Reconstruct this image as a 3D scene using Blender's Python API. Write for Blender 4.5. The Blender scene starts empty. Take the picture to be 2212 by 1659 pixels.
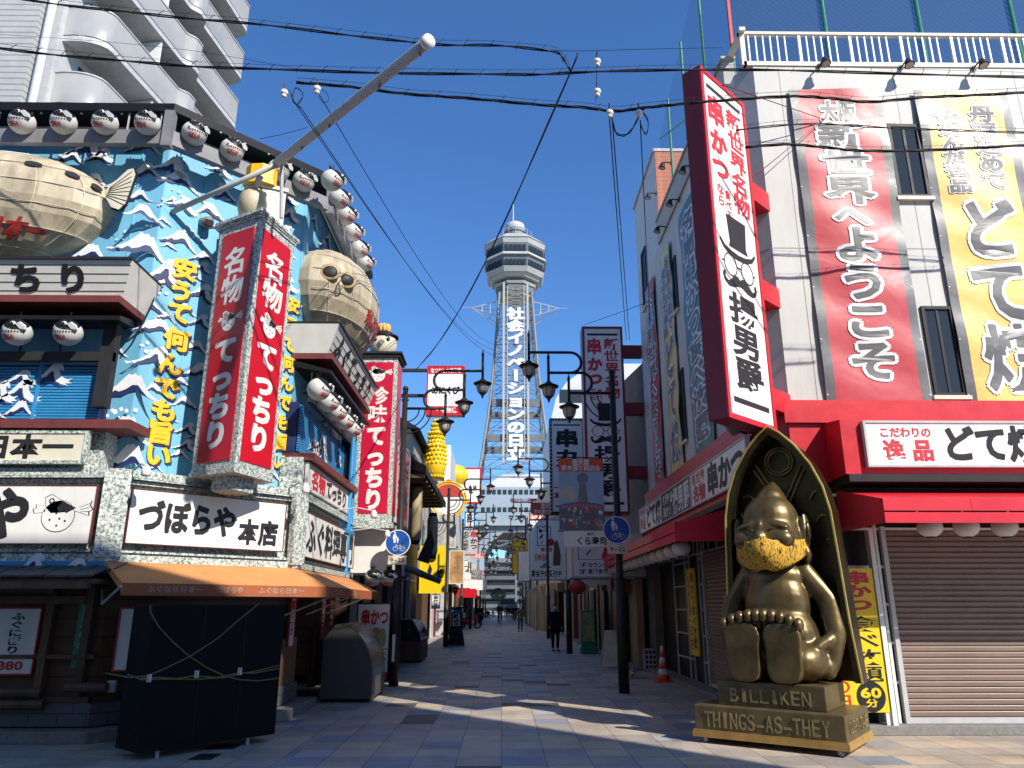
import bpy, math, random
from math import radians, sin, cos, tan, atan2, hypot, pi, sqrt, floor
from mathutils import Vector, Matrix
RN = random.Random(11)
sc = bpy.context.scene
COL = sc.collection

# ------------------------------------------------------------ camera
FPX = 1624.0; PITCH = radians(16.43); YAW = radians(-0.73); EYE = Vector((0, 0, 1.6))
cam = bpy.data.cameras.new('camera'); camo = bpy.data.objects.new('camera', cam); COL.objects.link(camo)
cam.sensor_width = 36; cam.lens = FPX / 2212 * 36; cam.clip_start = .05; cam.clip_end = 5000
camo.location = EYE; camo.rotation_euler = (pi / 2 + PITCH, 0, YAW)
sc.camera = camo
# ------------------------------------------------------------ light
SUN_AZ, SUN_EL = radians(42), radians(38.5)          # to the right of straight behind the viewer
w = bpy.data.worlds.new('World'); sc.world = w; w.use_nodes = True
nt = w.node_tree; bg = nt.nodes['Background']
sky = nt.nodes.new('ShaderNodeTexSky'); sky.sky_type = 'NISHITA'; sky.sun_disc = False
sky.sun_elevation = SUN_EL; sky.sun_rotation = pi - SUN_AZ
sky.altitude = 100; sky.air_density = 1.15; sky.dust_density = .15; sky.ozone_density = 3.2
hs = nt.nodes.new('ShaderNodeVectorMath'); hs.operation = 'MULTIPLY'; hs.inputs[1].default_value = (.57, .92, 1.34)
nt.links.new(sky.outputs[0], hs.inputs[0]); nt.links.new(hs.outputs[0], bg.inputs[0]); bg.inputs[1].default_value = .1
sl = bpy.data.lights.new('sun', 'SUN'); sl.energy = 4.7; sl.angle = radians(.5); sl.color = (1, .94, .84)
so = bpy.data.objects.new('sun', sl); COL.objects.link(so)
SD = Vector((sin(SUN_AZ) * cos(SUN_EL), -cos(SUN_AZ) * cos(SUN_EL), sin(SUN_EL)))
so.rotation_euler = SD.to_track_quat('Z', 'Y').to_euler(); so.location = (20, -20, 40)
sc.view_settings.view_transform = 'Standard'; sc.view_settings.look = 'None'
sc.view_settings.exposure = .44; sc.view_settings.gamma = 1
sc.cycles.max_bounces = 6; sc.cycles.diffuse_bounces = 3; sc.cycles.glossy_bounces = 3; sc.cycles.transparent_max_bounces = 6
sc.cycles.use_denoising = True

# ------------------------------------------------------------ measuring helpers (photo sight line -> point on a known plane)
def ray(x, y):
    a = (x - 1106) / FPX; b = -(y - 829.5) / FPX
    d = Vector((a, cos(PITCH) - b * sin(PITCH), sin(PITCH) + b * cos(PITCH)))
    return Matrix.Rotation(YAW, 3, 'Z') @ d
def at(x, y, X=None, Y=None, Z=None):
    d = ray(x, y)
    t = X / d.x if X is not None else (Y / d.y if Y is not None else (Z - EYE.z) / d.z)
    return EYE + d * t
class Frame:
    def __init__(s, o, u, v=(0, 0, 1)):
        s.o = Vector(o); s.u = Vector(u).normalized(); s.v = Vector(v).normalized(); s.n = s.u.cross(s.v)
    def p(s, a, b, c=0): return s.o + s.u * a + s.v * b + s.n * c
    def px(s, x, y, c=0):
        d = ray(x, y); t = (s.o + s.n * c - EYE).dot(s.n) / d.dot(s.n); q = EYE + d * t - s.o
        return q.dot(s.u), q.dot(s.v)
    def rect(s, x0, y0, x1, y1, c=0):            # photo corners (top left, bottom right) -> u0,v0,u1,v1
        a = s.px(x0, y1, c); b = s.px(x1, y0, c); return a[0], a[1], b[0], b[1]
    def sh(s, a, b, c=0): return Frame(s.p(a, b, c), s.u, s.v)

# ------------------------------------------------------------ mesh builder
class MB:
    def __init__(s): s.v = []; s.f = []; s.m = []; s.s = []; s.mi = 0; s.smooth = False
    def add(s, vs, fs):
        b = len(s.v); s.v += [Vector(q) for q in vs]
        for f in fs: s.f.append([b + i for i in f]); s.m.append(s.mi); s.s.append(s.smooth)
        return s
    def hexa(s, c): return s.add(c, [(0, 3, 2, 1), (4, 5, 6, 7), (0, 1, 5, 4), (1, 2, 6, 5), (2, 3, 7, 6), (3, 0, 4, 7)])
    def box(s, a, b):
        x0, y0, z0 = a; x1, y1, z1 = b
        return s.hexa([(x0, y0, z0), (x1, y0, z0), (x1, y1, z0), (x0, y1, z0), (x0, y0, z1), (x1, y0, z1), (x1, y1, z1), (x0, y1, z1)])
    def ob(s, F, u0, v0, u1, v1, c0=0, c1=.03):
        p = F.p
        return s.hexa([p(u0, v0, c0), p(u1, v0, c0), p(u1, v1, c0), p(u0, v1, c0), p(u0, v0, c1), p(u1, v0, c1), p(u1, v1, c1), p(u0, v1, c1)])
    def quad(s, *c): return s.add(c, [tuple(range(len(c)))])
    def poly(s, F, pts, c=0): return s.add([F.p(a, b, c) for a, b in pts], [tuple(range(len(pts)))])
    def prism(s, F, pts, c0, c1):
        n = len(pts); vs = [F.p(a, b, c0) for a, b in pts] + [F.p(a, b, c1) for a, b in pts]
        return s.add(vs, [tuple(range(n - 1, -1, -1)), tuple(range(n, 2 * n))] + [(i, (i + 1) % n, n + (i + 1) % n, n + i) for i in range(n)])
    def foot(s, pts, z0, z1):                     # vertical prism over a plan outline (counter-clockwise)
        n = len(pts); vs = [(a, b, z0) for a, b in pts] + [(a, b, z1) for a, b in pts]
        return s.add(vs, [tuple(range(n - 1, -1, -1)), tuple(range(n, 2 * n))] + [(i, (i + 1) % n, n + (i + 1) % n, n + i) for i in range(n)])
    def ring(s, F, outer, inner, c0, c1):         # rectangular frame u0,v0,u1,v1
        a, b, c, d = outer; e, f, g, h = inner
        s.ob(F, a, b, e, d, c0, c1); s.ob(F, g, b, c, d, c0, c1); s.ob(F, e, b, g, f, c0, c1); return s.ob(F, e, h, g, d, c0, c1)
    def tube(s, pts, r, n=8, close=True):
        pts = [Vector(q) for q in pts]; k = len(pts); rs = r if isinstance(r, (list, tuple)) else [r] * k
        vs = []; up = None
        for i, q in enumerate(pts):
            t = (pts[min(i + 1, k - 1)] - pts[max(i - 1, 0)])
            if t.length < 1e-9: t = Vector((0, 0, 1))
            t.normalize()
            if up is None: up = Vector((0, 0, 1)) if abs(t.z) < .9 else Vector((1, 0, 0))
            a = t.cross(up)
            if a.length < 1e-4: a = t.cross(Vector((0, 1, 0)))
            a.normalize(); b = t.cross(a); up = -b if (-b).dot(up) > 0 else b
            for j in range(n):
                g = 2 * pi * j / n; vs.append(q + (a * cos(g) + b * sin(g)) * rs[i])
        fs = [(i * n + j, i * n + (j + 1) % n, (i + 1) * n + (j + 1) % n, (i + 1) * n + j) for i in range(k - 1) for j in range(n)]
        if close: fs += [tuple(range(n - 1, -1, -1)), tuple(range((k - 1) * n, k * n))]
        return s.add(vs, fs)
    def lathe(s, o, prof, n=16, ax=None):         # prof: (radius, height)
        A = Matrix.Identity(3) if ax is None else Vector(ax).to_track_quat('Z', 'Y').to_matrix()
        o = Vector(o); k = len(prof)
        vs = [o + A @ Vector((r * cos(2 * pi * j / n), r * sin(2 * pi * j / n), h)) for r, h in prof for j in range(n)]
        fs = [(i * n + j, i * n + (j + 1) % n, (i + 1) * n + (j + 1) % n, (i + 1) * n + j) for i in range(k - 1) for j in range(n)]
        fs += [tuple(range(n - 1, -1, -1)), tuple(range((k - 1) * n, k * n))]
        return s.add(vs, fs)
    def ell(s, c, rx, ry, rz, nu=14, nv=9, M=None, v0=-90, v1=90):
        c = Vector(c); vs = []
        for i in range(nv + 1):
            ph = radians(v0 + (v1 - v0) * i / nv)
            for j in range(nu):
                th = 2 * pi * j / nu; q = Vector((rx * cos(ph) * cos(th), ry * cos(ph) * sin(th), rz * sin(ph)))
                vs.append(c + (M @ q if M else q))
        fs = [(i * nu + j, i * nu + (j + 1) % nu, (i + 1) * nu + (j + 1) % nu, (i + 1) * nu + j) for i in range(nv) for j in range(nu)]
        return s.add(vs, fs)
    def build(s, name, mats, parent=None, base=None, bevel=0):
        if not isinstance(mats, (list, tuple)): mats = [mats]
        o0 = BASE.get(parent.name, Vector((0, 0, 0))) if parent else (Vector(base) if base is not None else Vector((0, 0, 0)))
        me = bpy.data.meshes.new(name); me.from_pydata([tuple(q - o0) for q in s.v], [], s.f)
        for m in mats: me.materials.append(m)
        me.polygons.foreach_set('material_index', s.m); me.polygons.foreach_set('use_smooth', s.s); me.update()
        o = bpy.data.objects.new(name, me); COL.objects.link(o)
        if parent: o.parent = parent; BASE[o.name] = o0
        else: o.location = o0; BASE[o.name] = o0
        if bevel:
            b = o.modifiers.new('bevel', 'BEVEL'); b.width = bevel; b.segments = 2; b.limit_method = 'ANGLE'
        return o
BASE = {}
def thing(name, label, cat, loc=(0, 0, 0), group=None):
    o = bpy.data.objects.new(name, None); COL.objects.link(o); o.empty_display_size = .1
    o.location = loc; BASE[o.name] = Vector(loc); o['label'] = label; o['category'] = cat
    if group: o['group'] = group
    return o
def tag(o, label, cat, group=None):
    o['label'] = label; o['category'] = cat
    if group: o['group'] = group
    return o
def struct(o): o['kind'] = 'structure'; return o
def dup(root, loc, rz=0, label=None, group=None, scale=None):
    r = root.copy(); COL.objects.link(r); r.location = loc; r.rotation_euler = (0, 0, rz)
    if scale: r.scale = scale if isinstance(scale, (tuple, list)) else (scale,) * 3
    if label: r['label'] = label
    if group: r['group'] = group
    for c in root.children:
        d = c.copy(); COL.objects.link(d); d.parent = r
        for g in c.children:
            e = g.copy(); COL.objects.link(e); e.parent = d
    return r
def ngon(cx, cy, rx, ry=None, n=16, a0=0):
    ry = ry or rx; return [(cx + rx * cos(a0 + 2 * pi * i / n), cy + ry * sin(a0 + 2 * pi * i / n)) for i in range(n)]

# ------------------------------------------------------------ lettering (Blender's own built-in font)
GL = {}
def glyph(ch, bold, ext=0):
    k = (ch, round(bold, 3), ext)
    if k not in GL:
        c = bpy.data.curves.new('g', 'FONT'); c.body = ch; c.size = 1; c.offset = bold; c.resolution_u = 3; c.extrude = ext
        o = bpy.data.objects.new('g', c); COL.objects.link(o)
        me = bpy.data.meshes.new_from_object(o.evaluated_get(bpy.context.evaluated_depsgraph_get()))
        GL[k] = ([(q.co.x, q.co.y) for q in me.vertices], [tuple(p.vertices) for p in me.polygons])
        bpy.data.objects.remove(o); bpy.data.curves.remove(c); bpy.data.meshes.remove(me)
    return GL[k]
def put(mb, F, ch, x0, y0, x1, y1, bold=.02, c=.004, rot=False, slant=0, asc=False):
    if ch in ' 　': return
    if bold > .022:                               # heavy strokes: the glyph laid down several times round a small circle
        r = bold - .02; n = 6 if r < .04 else 10; W = abs(x1 - x0) * 1.06; H = (y1 - y0) * 1.06
        for i in range(n):
            a = 2 * pi * (i + .5) / n
            put(mb, F, ch, x0 + W * r * cos(a), y0 + H * r * sin(a), x1 + W * r * cos(a), y1 + H * r * sin(a), .02, c - i * .00025, rot, slant, asc)
        if r > .03:
            put(mb, F, ch, x0, y0, x1, y1, .02, c + .0003, rot, slant, asc)
        return
    vs, fs = glyph(ch, bold)
    if asc or ord(ch[0]) < 128:
        v2, _ = glyph(ch, 0); bx = [a for a, b in v2]; lo, hi = min(bx), max(bx)
        w_ = hi - lo; h_ = .74
        q = [((a - lo) / w_ if w_ > .12 else .5 + (a - (lo + hi) / 2) * 1.6, b / h_) for a, b in vs]
        m = .06
        q = [(m + (1 - 2 * m) * a, m + (1 - 2 * m) * b) for a, b in q]
    else:
        q = [((a - .03) / .94, (b + .09) / .94) for a, b in vs]
    if rot: q = [(b, 1 - a) for a, b in q]
    mb.add([F.p(x0 + (x1 - x0) * a + slant * (y1 - y0) * (b - .5), y0 + (y1 - y0) * b, c) for a, b in q], fs)
def tx(mb, F, s, x0, y0, x1, y1, mode='h', bold=.025, c=.004, slant=0, mi=None, gap=.03):
    if mi is not None: mb.mi = mi
    n = len(s)
    for i, ch in enumerate(s):
        if mode == 'h':
            a = x0 + (x1 - x0) * i / n; b = x0 + (x1 - x0) * (i + 1) / n; g = (b - a) * gap
            put(mb, F, ch, a + g, y0, b - g, y1, bold, c, False, slant)
        else:
            b = y1 - (y1 - y0) * i / n; a = y1 - (y1 - y0) * (i + 1) / n; g = (b - a) * gap
            put(mb, F, ch, x0, a + g, x1, b - g, bold, c, ch in 'ー－-〜', slant)
def txo(mb, F, s, x0, y0, x1, y1, mode='h', bold=.02, out=.07, c=.004, mi=0, mo=1, slant=0):
    tx(mb, F, s, x0, y0, x1, y1, mode, bold + out, c, slant, mo); tx(mb, F, s, x0, y0, x1, y1, mode, bold, c + .004, slant, mi)

# ------------------------------------------------------------ materials
def lin(h):
    h = h.lstrip('#'); f = lambda c: c / 12.92 if c <= .04045 else ((c + .055) / 1.055) ** 2.4
    return tuple(f(int(h[i:i + 2], 16) / 255) for i in (0, 2, 4))
def mat(name, col, rough=.6, metal=0, var=.12, scale=4, bump=0, bscale=40, coat=0, streak=0):
    if isinstance(col, str): col = lin(col)
    m = bpy.data.materials.new(name); m.use_nodes = True; t = m.node_tree; N = t.nodes; L = t.links
    p = N['Principled BSDF']; p.inputs['Roughness'].default_value = rough; p.inputs['Metallic'].default_value = metal
    p.inputs['Base Color'].default_value = (*col, 1)
    if max(col) < .06 and not metal: p.inputs['Specular IOR Level'].default_value = .22
    if coat: p.inputs['Coat Weight'].default_value = coat
    geo = N.new('ShaderNodeNewGeometry')
    if var:
        n1 = N.new('ShaderNodeTexNoise'); n1.inputs['Scale'].default_value = scale; n1.inputs['Detail'].default_value = 6
        n1.inputs['Roughness'].default_value = .65
        if streak:
            mp = N.new('ShaderNodeMapping'); mp.inputs['Scale'].default_value = (1, 1, streak); L.new(geo.outputs['Position'], mp.inputs[0]); L.new(mp.outputs[0], n1.inputs['Vector'])
        else: L.new(geo.outputs['Position'], n1.inputs['Vector'])
        rp = N.new('ShaderNodeMapRange'); rp.inputs['From Min'].default_value = .3; rp.inputs['From Max'].default_value = .7
        rp.inputs['To Min'].default_value = 1 - var; rp.inputs['To Max'].default_value = 1 + var * .5
        L.new(n1.outputs['Fac'], rp.inputs['Value'])
        mx = N.new('ShaderNodeVectorMath'); mx.operation = 'SCALE'; mx.inputs[0].default_value = col
        L.new(rp.outputs[0], mx.inputs['Scale']); L.new(mx.outputs[0], p.inputs['Base Color'])
        r2 = N.new('ShaderNodeMapRange'); r2.inputs['To Min'].default_value = max(0, rough - .12); r2.inputs['To Max'].default_value = min(1, rough + .12)
        L.new(n1.outputs['Fac'], r2.inputs['Value']); L.new(r2.outputs[0], p.inputs['Roughness'])
    if bump:
        n2 = N.new('ShaderNodeTexNoise'); n2.inputs['Scale'].default_value = bscale; n2.inputs['Detail'].default_value = 4; L.new(geo.outputs['Position'], n2.inputs['Vector'])
        b = N.new('ShaderNodeBump'); b.inputs['Strength'].default_value = bump; b.inputs['Distance'].default_value = .02
        L.new(n2.outputs['Fac'], b.inputs['Height']); L.new(b.outputs[0], p.inputs['Normal'])
    return m
def nodes(m): return m.node_tree.nodes, m.node_tree.links, m.node_tree.nodes['Principled BSDF']
K = {}
K['white'] = mat('white_paint', (.78, .78, .76), .4, var=.1)
K['signwhite'] = mat('sign_acrylic', (.80, .78, .73), .35, var=.13, scale=3, streak=.3)
K['cream'] = mat('aged_cream', (.72, .66, .52), .5, var=.22, scale=3)
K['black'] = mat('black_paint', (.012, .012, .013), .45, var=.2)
K['ink'] = mat('sign_ink', (.025, .025, .028), .45, var=.1)
K['dark'] = mat('dark_metal', (.03, .03, .032), .5, var=.2)
K['pole'] = mat('pole_brown', (.030, .024, .020), .4, var=.25)
K['poleG'] = mat('pole_olive', (.085, .075, .058), .4, var=.2)
K['grey'] = mat('grey_paint', (.22, .22, .23), .5, var=.2)
K['lgrey'] = mat('light_grey', (.5, .5, .5), .5, var=.15)
K['steel'] = mat('brushed_steel', (.10, .095, .09), .4, metal=.3, var=.2, streak=20)
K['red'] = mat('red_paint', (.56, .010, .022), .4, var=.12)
K['redsign'] = mat('red_sign', (.55, .008, .022), .35, var=.06)
K['redink'] = mat('red_ink', (.58, .020, .035), .45, var=.06)
K['redink2'] = mat('weathered_red_ink', (.5, .05, .04), .5, var=.2)
K['maroon'] = mat('maroon_trim', (.17, .040, .038), .5, var=.25)
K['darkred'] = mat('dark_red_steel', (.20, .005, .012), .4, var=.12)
K['yellow'] = mat('yellow_sign', (.86, .60, .010), .4, var=.08)
K['yletter'] = mat('yellow_letter', (.85, .50, .012), .45, var=.05)
K['orange'] = mat('orange_sign', (.72, .10, .03), .45, var=.1)
K['bluesign'] = mat('blue_roadsign', (.012, .085, .36), .35, var=.05)
K['navy'] = mat('navy_paint', (.016, .026, .11), .5, var=.2)
K['wavewhite'] = mat('wave_white', (.76, .78, .80), .55, var=.14, scale=6)
K['slat'] = mat('blue_slat', (.035, .26, .54), .45, var=.18, scale=3)
K['wood'] = mat('brown_wood', (.13, .068, .036), .6, var=.45, scale=5, streak=.12, bump=.3, bscale=20)
K['woodD'] = mat('dark_wood', (.035, .020, .014), .6, var=.4, scale=6, streak=.12)
K['woodL'] = mat('pale_wood', (.34, .23, .12), .6, var=.3, scale=5, streak=.15)
K['tileroof'] = mat('roof_tile', (.11, .115, .115), .5, var=.35, scale=9)
K['slate'] = mat('slate_tile', (.06, .065, .07), .55, var=.4, scale=7)
K['stone'] = mat('granite', (.22, .21, .20), .75, var=.3, scale=14, bump=.2)
K['concrete'] = mat('concrete', (.46, .45, .42), .8, var=.16, scale=1.6, bump=.1)
K['panel'] = mat('wall_panel', (.56, .55, .515), .6, var=.2, scale=1.6, streak=.3)
K['panelS'] = mat('wall_panel_white', (.56, .57, .58), .6, var=.10, scale=1.3)
K['glass'] = mat('window_glass', (.03, .04, .05), .06, var=0)
K['shutter'] = mat('shutter_steel', (.22, .150, .122), .42, var=.2, scale=2.2)
K['brick'] = mat('brick_tile', (.50, .20, .11), .7, var=.25, scale=9)
K['rope'] = mat('striped_rope', (.20, .165, .06), .8, var=.4, scale=40)
K['wire'] = mat('wire_rubber', (.012, .013, .016), .5, var=0)
K['paper'] = mat('paper_lantern', (.66, .58, .54), .55, var=.1)
K['lampglass'] = mat('lamp_glass', (.50, .47, .42), .2, var=.1)
K['skin'] = mat('skin', (.50, .30, .21), .6, var=.05)
K['cloth'] = mat('black_cloth', (.012, .012, .015), .85, var=.3, scale=12)
K['clothG'] = mat('grey_cloth', (.09, .085, .08), .85, var=.3, scale=12)
K['green'] = mat('green_plastic', (.02, .22, .12), .4, var=.1)
K['teal'] = mat('teal_vinyl', (.035, .19, .17), .5, var=.1, scale=3)
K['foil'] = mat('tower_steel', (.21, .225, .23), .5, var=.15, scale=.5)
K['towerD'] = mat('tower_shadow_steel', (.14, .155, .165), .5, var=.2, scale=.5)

# blue mural wall: weathered sheet metal
m = K['blue'] = mat('mural_blue', (.17, .47, .67), .5, var=.24, scale=1.6, streak=.25)
# mottled relief frame of the old sign boards
m = K['relief'] = mat('relief_frame', (.5, .5, .5), .55, var=0)
N, L, P = nodes(m); g = N['Geometry']; vt = N.new('ShaderNodeTexNoise'); vt.inputs['Scale'].default_value = 26; vt.inputs['Detail'].default_value = 5; vt.inputs['Roughness'].default_value = .7
L.new(g.outputs['Position'], vt.inputs['Vector']); cr = N.new('ShaderNodeValToRGB'); L.new(vt.outputs['Fac'], cr.inputs[0])
cr.color_ramp.elements[0].position = .38; cr.color_ramp.elements[0].color = (.08, .13, .10, 1); cr.color_ramp.elements[1].position = .6; cr.color_ramp.elements[1].color = (.72, .74, .70, 1)
L.new(cr.outputs[0], P.inputs['Base Color']); bp = N.new('ShaderNodeBump'); bp.inputs['Strength'].default_value = .6; bp.inputs['Distance'].default_value = .02
L.new(vt.outputs['Fac'], bp.inputs['Height']); L.new(bp.outputs[0], P.inputs['Normal'])
# big fish lantern: stained beige panels
m = K['fish'] = mat('fish_canvas', (.55, .47, .33), .5, var=.5, scale=2.6, streak=.3)
# orange canvas of the awning
m = K['awnO'] = mat('orange_canvas', (.62, .26, .085), .75, var=.18, scale=2.5)
N, L, P = nodes(m); P.inputs['Subsurface Weight'].default_value = 0
m = K['awnR'] = mat('red_canvas', (.66, .015, .035), .42, var=.12, scale=2)
# vinyl banners, creased
def vinyl(name, col):
    m = mat(name, col, .42, var=.1, scale=2.2)
    N, L, P = nodes(m); g = N['Geometry']; n = N.new('ShaderNodeTexNoise'); n.inputs['Scale'].default_value = 2.0; n.inputs['Detail'].default_value = 2; n.inputs['Distortion'].default_value = .5
    L.new(g.outputs['Position'], n.inputs['Vector']); b = N.new('ShaderNodeBump'); b.inputs['Strength'].default_value = .22; b.inputs['Distance'].default_value = .05
    L.new(n.outputs['Fac'], b.inputs['Height']); L.new(b.outputs[0], P.inputs['Normal']); return m
K['banR'] = vinyl('banner_red', (.50, .045, .06)); K['banY'] = vinyl('banner_yellow', (.78, .54, .13)); K['banG'] = vinyl('banner_teal', (.05, .20, .19)); K['banB'] = vinyl('banner_border', (.12, .12, .125))
K['banInk'] = vinyl('banner_ink', (.11, .11, .11)); K['banW'] = vinyl('banner_white', (.72, .72, .72))
# bronze
m = K['bronze'] = mat('bronze', (.155, .110, .046), .36, metal=.6, var=.6, scale=2.2, bump=.05, bscale=9)
K['bronzeP'] = mat('bronze_plinth', (.165, .122, .055), .42, metal=.5, var=.3, scale=5, bump=.12, bscale=30)
K['bronzeD'] = mat('bronze_dark', (.10, .072, .028), .32, metal=.85, var=.3, scale=4)
K['gold'] = mat('gold_trim', (.62, .45, .13), .35, metal=.6, var=.2)
# tiger fur mask
m = K['tiger'] = mat('tiger_fur', (.8, .5, .1), .8, var=0)
N, L, P = nodes(m); g = N['Geometry']; wv = N.new('ShaderNodeTexNoise'); wv.inputs['Scale'].default_value = 1; wv.inputs['Detail'].default_value = 2; wv.inputs['Distortion'].default_value = .9; mpp = N.new('ShaderNodeMapping'); mpp.inputs['Scale'].default_value = (52, 52, 13); mpp.inputs['Rotation'].default_value = (.35, .5, .2)
L.new(g.outputs['Position'], mpp.inputs[0]); L.new(mpp.outputs[0], wv.inputs['Vector']); cr = N.new('ShaderNodeValToRGB'); L.new(wv.outputs['Fac'], cr.inputs[0])
cr.color_ramp.elements[0].position = .40; cr.color_ramp.elements[0].color = (.03, .02, .01, 1); cr.color_ramp.elements[1].position = .48; cr.color_ramp.elements[1].color = (.62, .34, .03, 1)
L.new(cr.outputs[0], P.inputs['Base Color'])
# paving
m = K['pave'] = mat('paving', (.2, .2, .2), .62, var=0)
N, L, P = nodes(m); g = N['Geometry']
def math_(op, a, b=None, c=None):
    n = N.new('ShaderNodeMath'); n.operation = op
    for i, q in enumerate((a, b, c)):
        if q is None: continue
        if isinstance(q, (int, float)): n.inputs[i].default_value = q
        else: L.new(q, n.inputs[i])
    return n.outputs[0]
sx = N.new('ShaderNodeSeparateXYZ'); L.new(g.outputs['Position'], sx.inputs[0])
TS = .48
ux = math_('DIVIDE', math_('ADD', sx.outputs[0], .0), TS); uy = math_('DIVIDE', sx.outputs[1], TS)
ix = math_('FLOOR', ux); iy = math_('FLOOR', uy)
cx = N.new('ShaderNodeCombineXYZ'); L.new(ix, cx.inputs[0]); L.new(iy, cx.inputs[1])
wn = N.new('ShaderNodeTexWhiteNoise'); wn.noise_dimensions = '2D'; L.new(cx.outputs[0], wn.inputs['Vector'])
nz = N.new('ShaderNodeTexNoise'); nz.inputs['Scale'].default_value = .55; nz.inputs['Detail'].default_value = 0; L.new(cx.outputs[0], nz.inputs['Vector'])
sel = math_('ADD', wn.outputs['Value'], math_('MULTIPLY', math_('SUBTRACT', nz.outputs['Fac'], .5), 1.5))
midw = math_('MULTIPLY', math_('LESS_THAN', math_('ABSOLUTE', math_('SUBTRACT', sx.outputs[0], -.1)), 2.2), .12)
sel = math_('ADD', sel, midw)
cr = N.new('ShaderNodeValToRGB'); cr.color_ramp.interpolation = 'CONSTANT'; L.new(sel, cr.inputs[0])
E_ = cr.color_ramp.elements
cols = [(0, (.205, .19, .175)), (.30, (.225, .21, .19)), (.52, (.18, .172, .168)), (.70, (.255, .225, .18)), (.86, (.165, .172, .19)), (1.0, (.125, .145, .19)), (1.1, (.2, .22, .255)), (1.18, (.045, .047, .05))]
E_[0].position = 0; E_[0].color = (*cols[0][1], 1); E_[1].position = min(1, .3 / 1.3); E_[1].color = (*cols[1][1], 1)
for q, c in cols[2:]:
    e = E_.new(min(1, q / 1.3)); e.color = (*c, 1)
sc_ = math_('DIVIDE', sel, 1.3); L.new(sc_, cr.inputs[0])
fx = math_('SUBTRACT', .5, math_('ABSOLUTE', math_('SUBTRACT', math_('FRACT', ux), .5))); fy = math_('SUBTRACT', .5, math_('ABSOLUTE', math_('SUBTRACT', math_('FRACT', uy), .5)))
jt = math_('LESS_THAN', math_('MINIMUM', fx, fy), .011)
n3 = N.new('ShaderNodeTexNoise'); n3.inputs['Scale'].default_value = 1.3; n3.inputs['Detail'].default_value = 8; n3.inputs['Roughness'].default_value = .7; L.new(g.outputs['Position'], n3.inputs['Vector'])
gr = N.new('ShaderNodeMapRange'); gr.inputs['From Min'].default_value = .3; gr.inputs['From Max'].default_value = .7; gr.inputs['To Min'].default_value = .62; gr.inputs['To Max'].default_value = 1.12; L.new(n3.outputs['Fac'], gr.inputs['Value'])
gr_ = math_('MULTIPLY', gr.outputs[0], 2.0)
val = math_('MULTIPLY', gr_, math_('SUBTRACT', 1, math_('MULTIPLY', jt, .62)))
tn = N.new('ShaderNodeVectorMath'); tn.operation = 'MULTIPLY'; tn.inputs[1].default_value = (1.1, 1.0, .89); L.new(cr.outputs[0], tn.inputs[0])
vm = N.new('ShaderNodeVectorMath'); vm.operation = 'SCALE'; L.new(tn.outputs[0], vm.inputs[0]); L.new(val, vm.inputs['Scale']); L.new(vm.outputs[0], P.inputs['Base Color'])
n4 = N.new('ShaderNodeTexNoise'); n4.inputs['Scale'].default_value = 60; L.new(g.outputs['Position'], n4.inputs['Vector'])
bp = N.new('ShaderNodeBump'); bp.inputs['Strength'].default_value = .15; bp.inputs['Distance'].default_value = .01; L.new(math_('SUBTRACT', n4.outputs['Fac'], jt), bp.inputs['Height']); L.new(bp.outputs[0], P.inputs['Normal'])
# joint-lined materials: horizontal lines every z metres
def lined(name, col, dz, wline, dark=.6, rough=.6, dh=None, bump=.4):
    m = mat(name, col, rough, var=.12, scale=2)
    N, L, P = nodes(m); g = N['Geometry']; s = N.new('ShaderNodeSeparateXYZ'); L.new(g.outputs['Position'], s.inputs[0])
    def mm(op, a, b):
        n = N.new('ShaderNodeMath'); n.operation = op
        for i, q in enumerate((a, b)):
            if isinstance(q, (int, float)): n.inputs[i].default_value = q
            else: L.new(q, n.inputs[i])
        return n.outputs[0]
    z = mm('FRACT', mm('DIVIDE', s.outputs[2], dz), 0); ln = mm('LESS_THAN', z, wline / dz)
    if dh:
        h = mm('ADD', s.outputs[0], s.outputs[1]); row = mm('MULTIPLY', mm('MODULO', mm('FLOOR', mm('DIVIDE', s.outputs[2], dz), 0), 2), .5)
        hx = mm('FRACT', mm('ADD', mm('DIVIDE', h, dh), row), 0); ln = mm('MAXIMUM', ln, mm('LESS_THAN', hx, wline / dh))
    old = P.inputs['Base Color'].links[0].from_socket
    v = N.new('ShaderNodeVectorMath'); v.operation = 'SCALE'; L.new(old, v.inputs[0]); L.new(mm('SUBTRACT', 1, mm('MULTIPLY', ln, dark)), v.inputs['Scale']); L.new(v.outputs[0], P.inputs['Base Color'])
    b = N.new('ShaderNodeBump'); b.inputs['Strength'].default_value = bump; b.inputs['Distance'].default_value = .01; L.new(mm('SUBTRACT', 1, ln), b.inputs['Height']); L.new(b.outputs[0], P.inputs['Normal'])
    return m
K['siding'] = lined('ribbed_siding', (.42, .42, .41), .22, .045, .45)
K['bricks'] = lined('brick_courses', (.46, .17, .10), .12, .014, -.5, .75, .3)
K['planks'] = lined('timber_boards', (.11, .058, .030), .24, .012, .75)
K['blockstone'] = lined('stone_blocks', (.10, .105, .115), .3, .014, .6, .7, .36)

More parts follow.
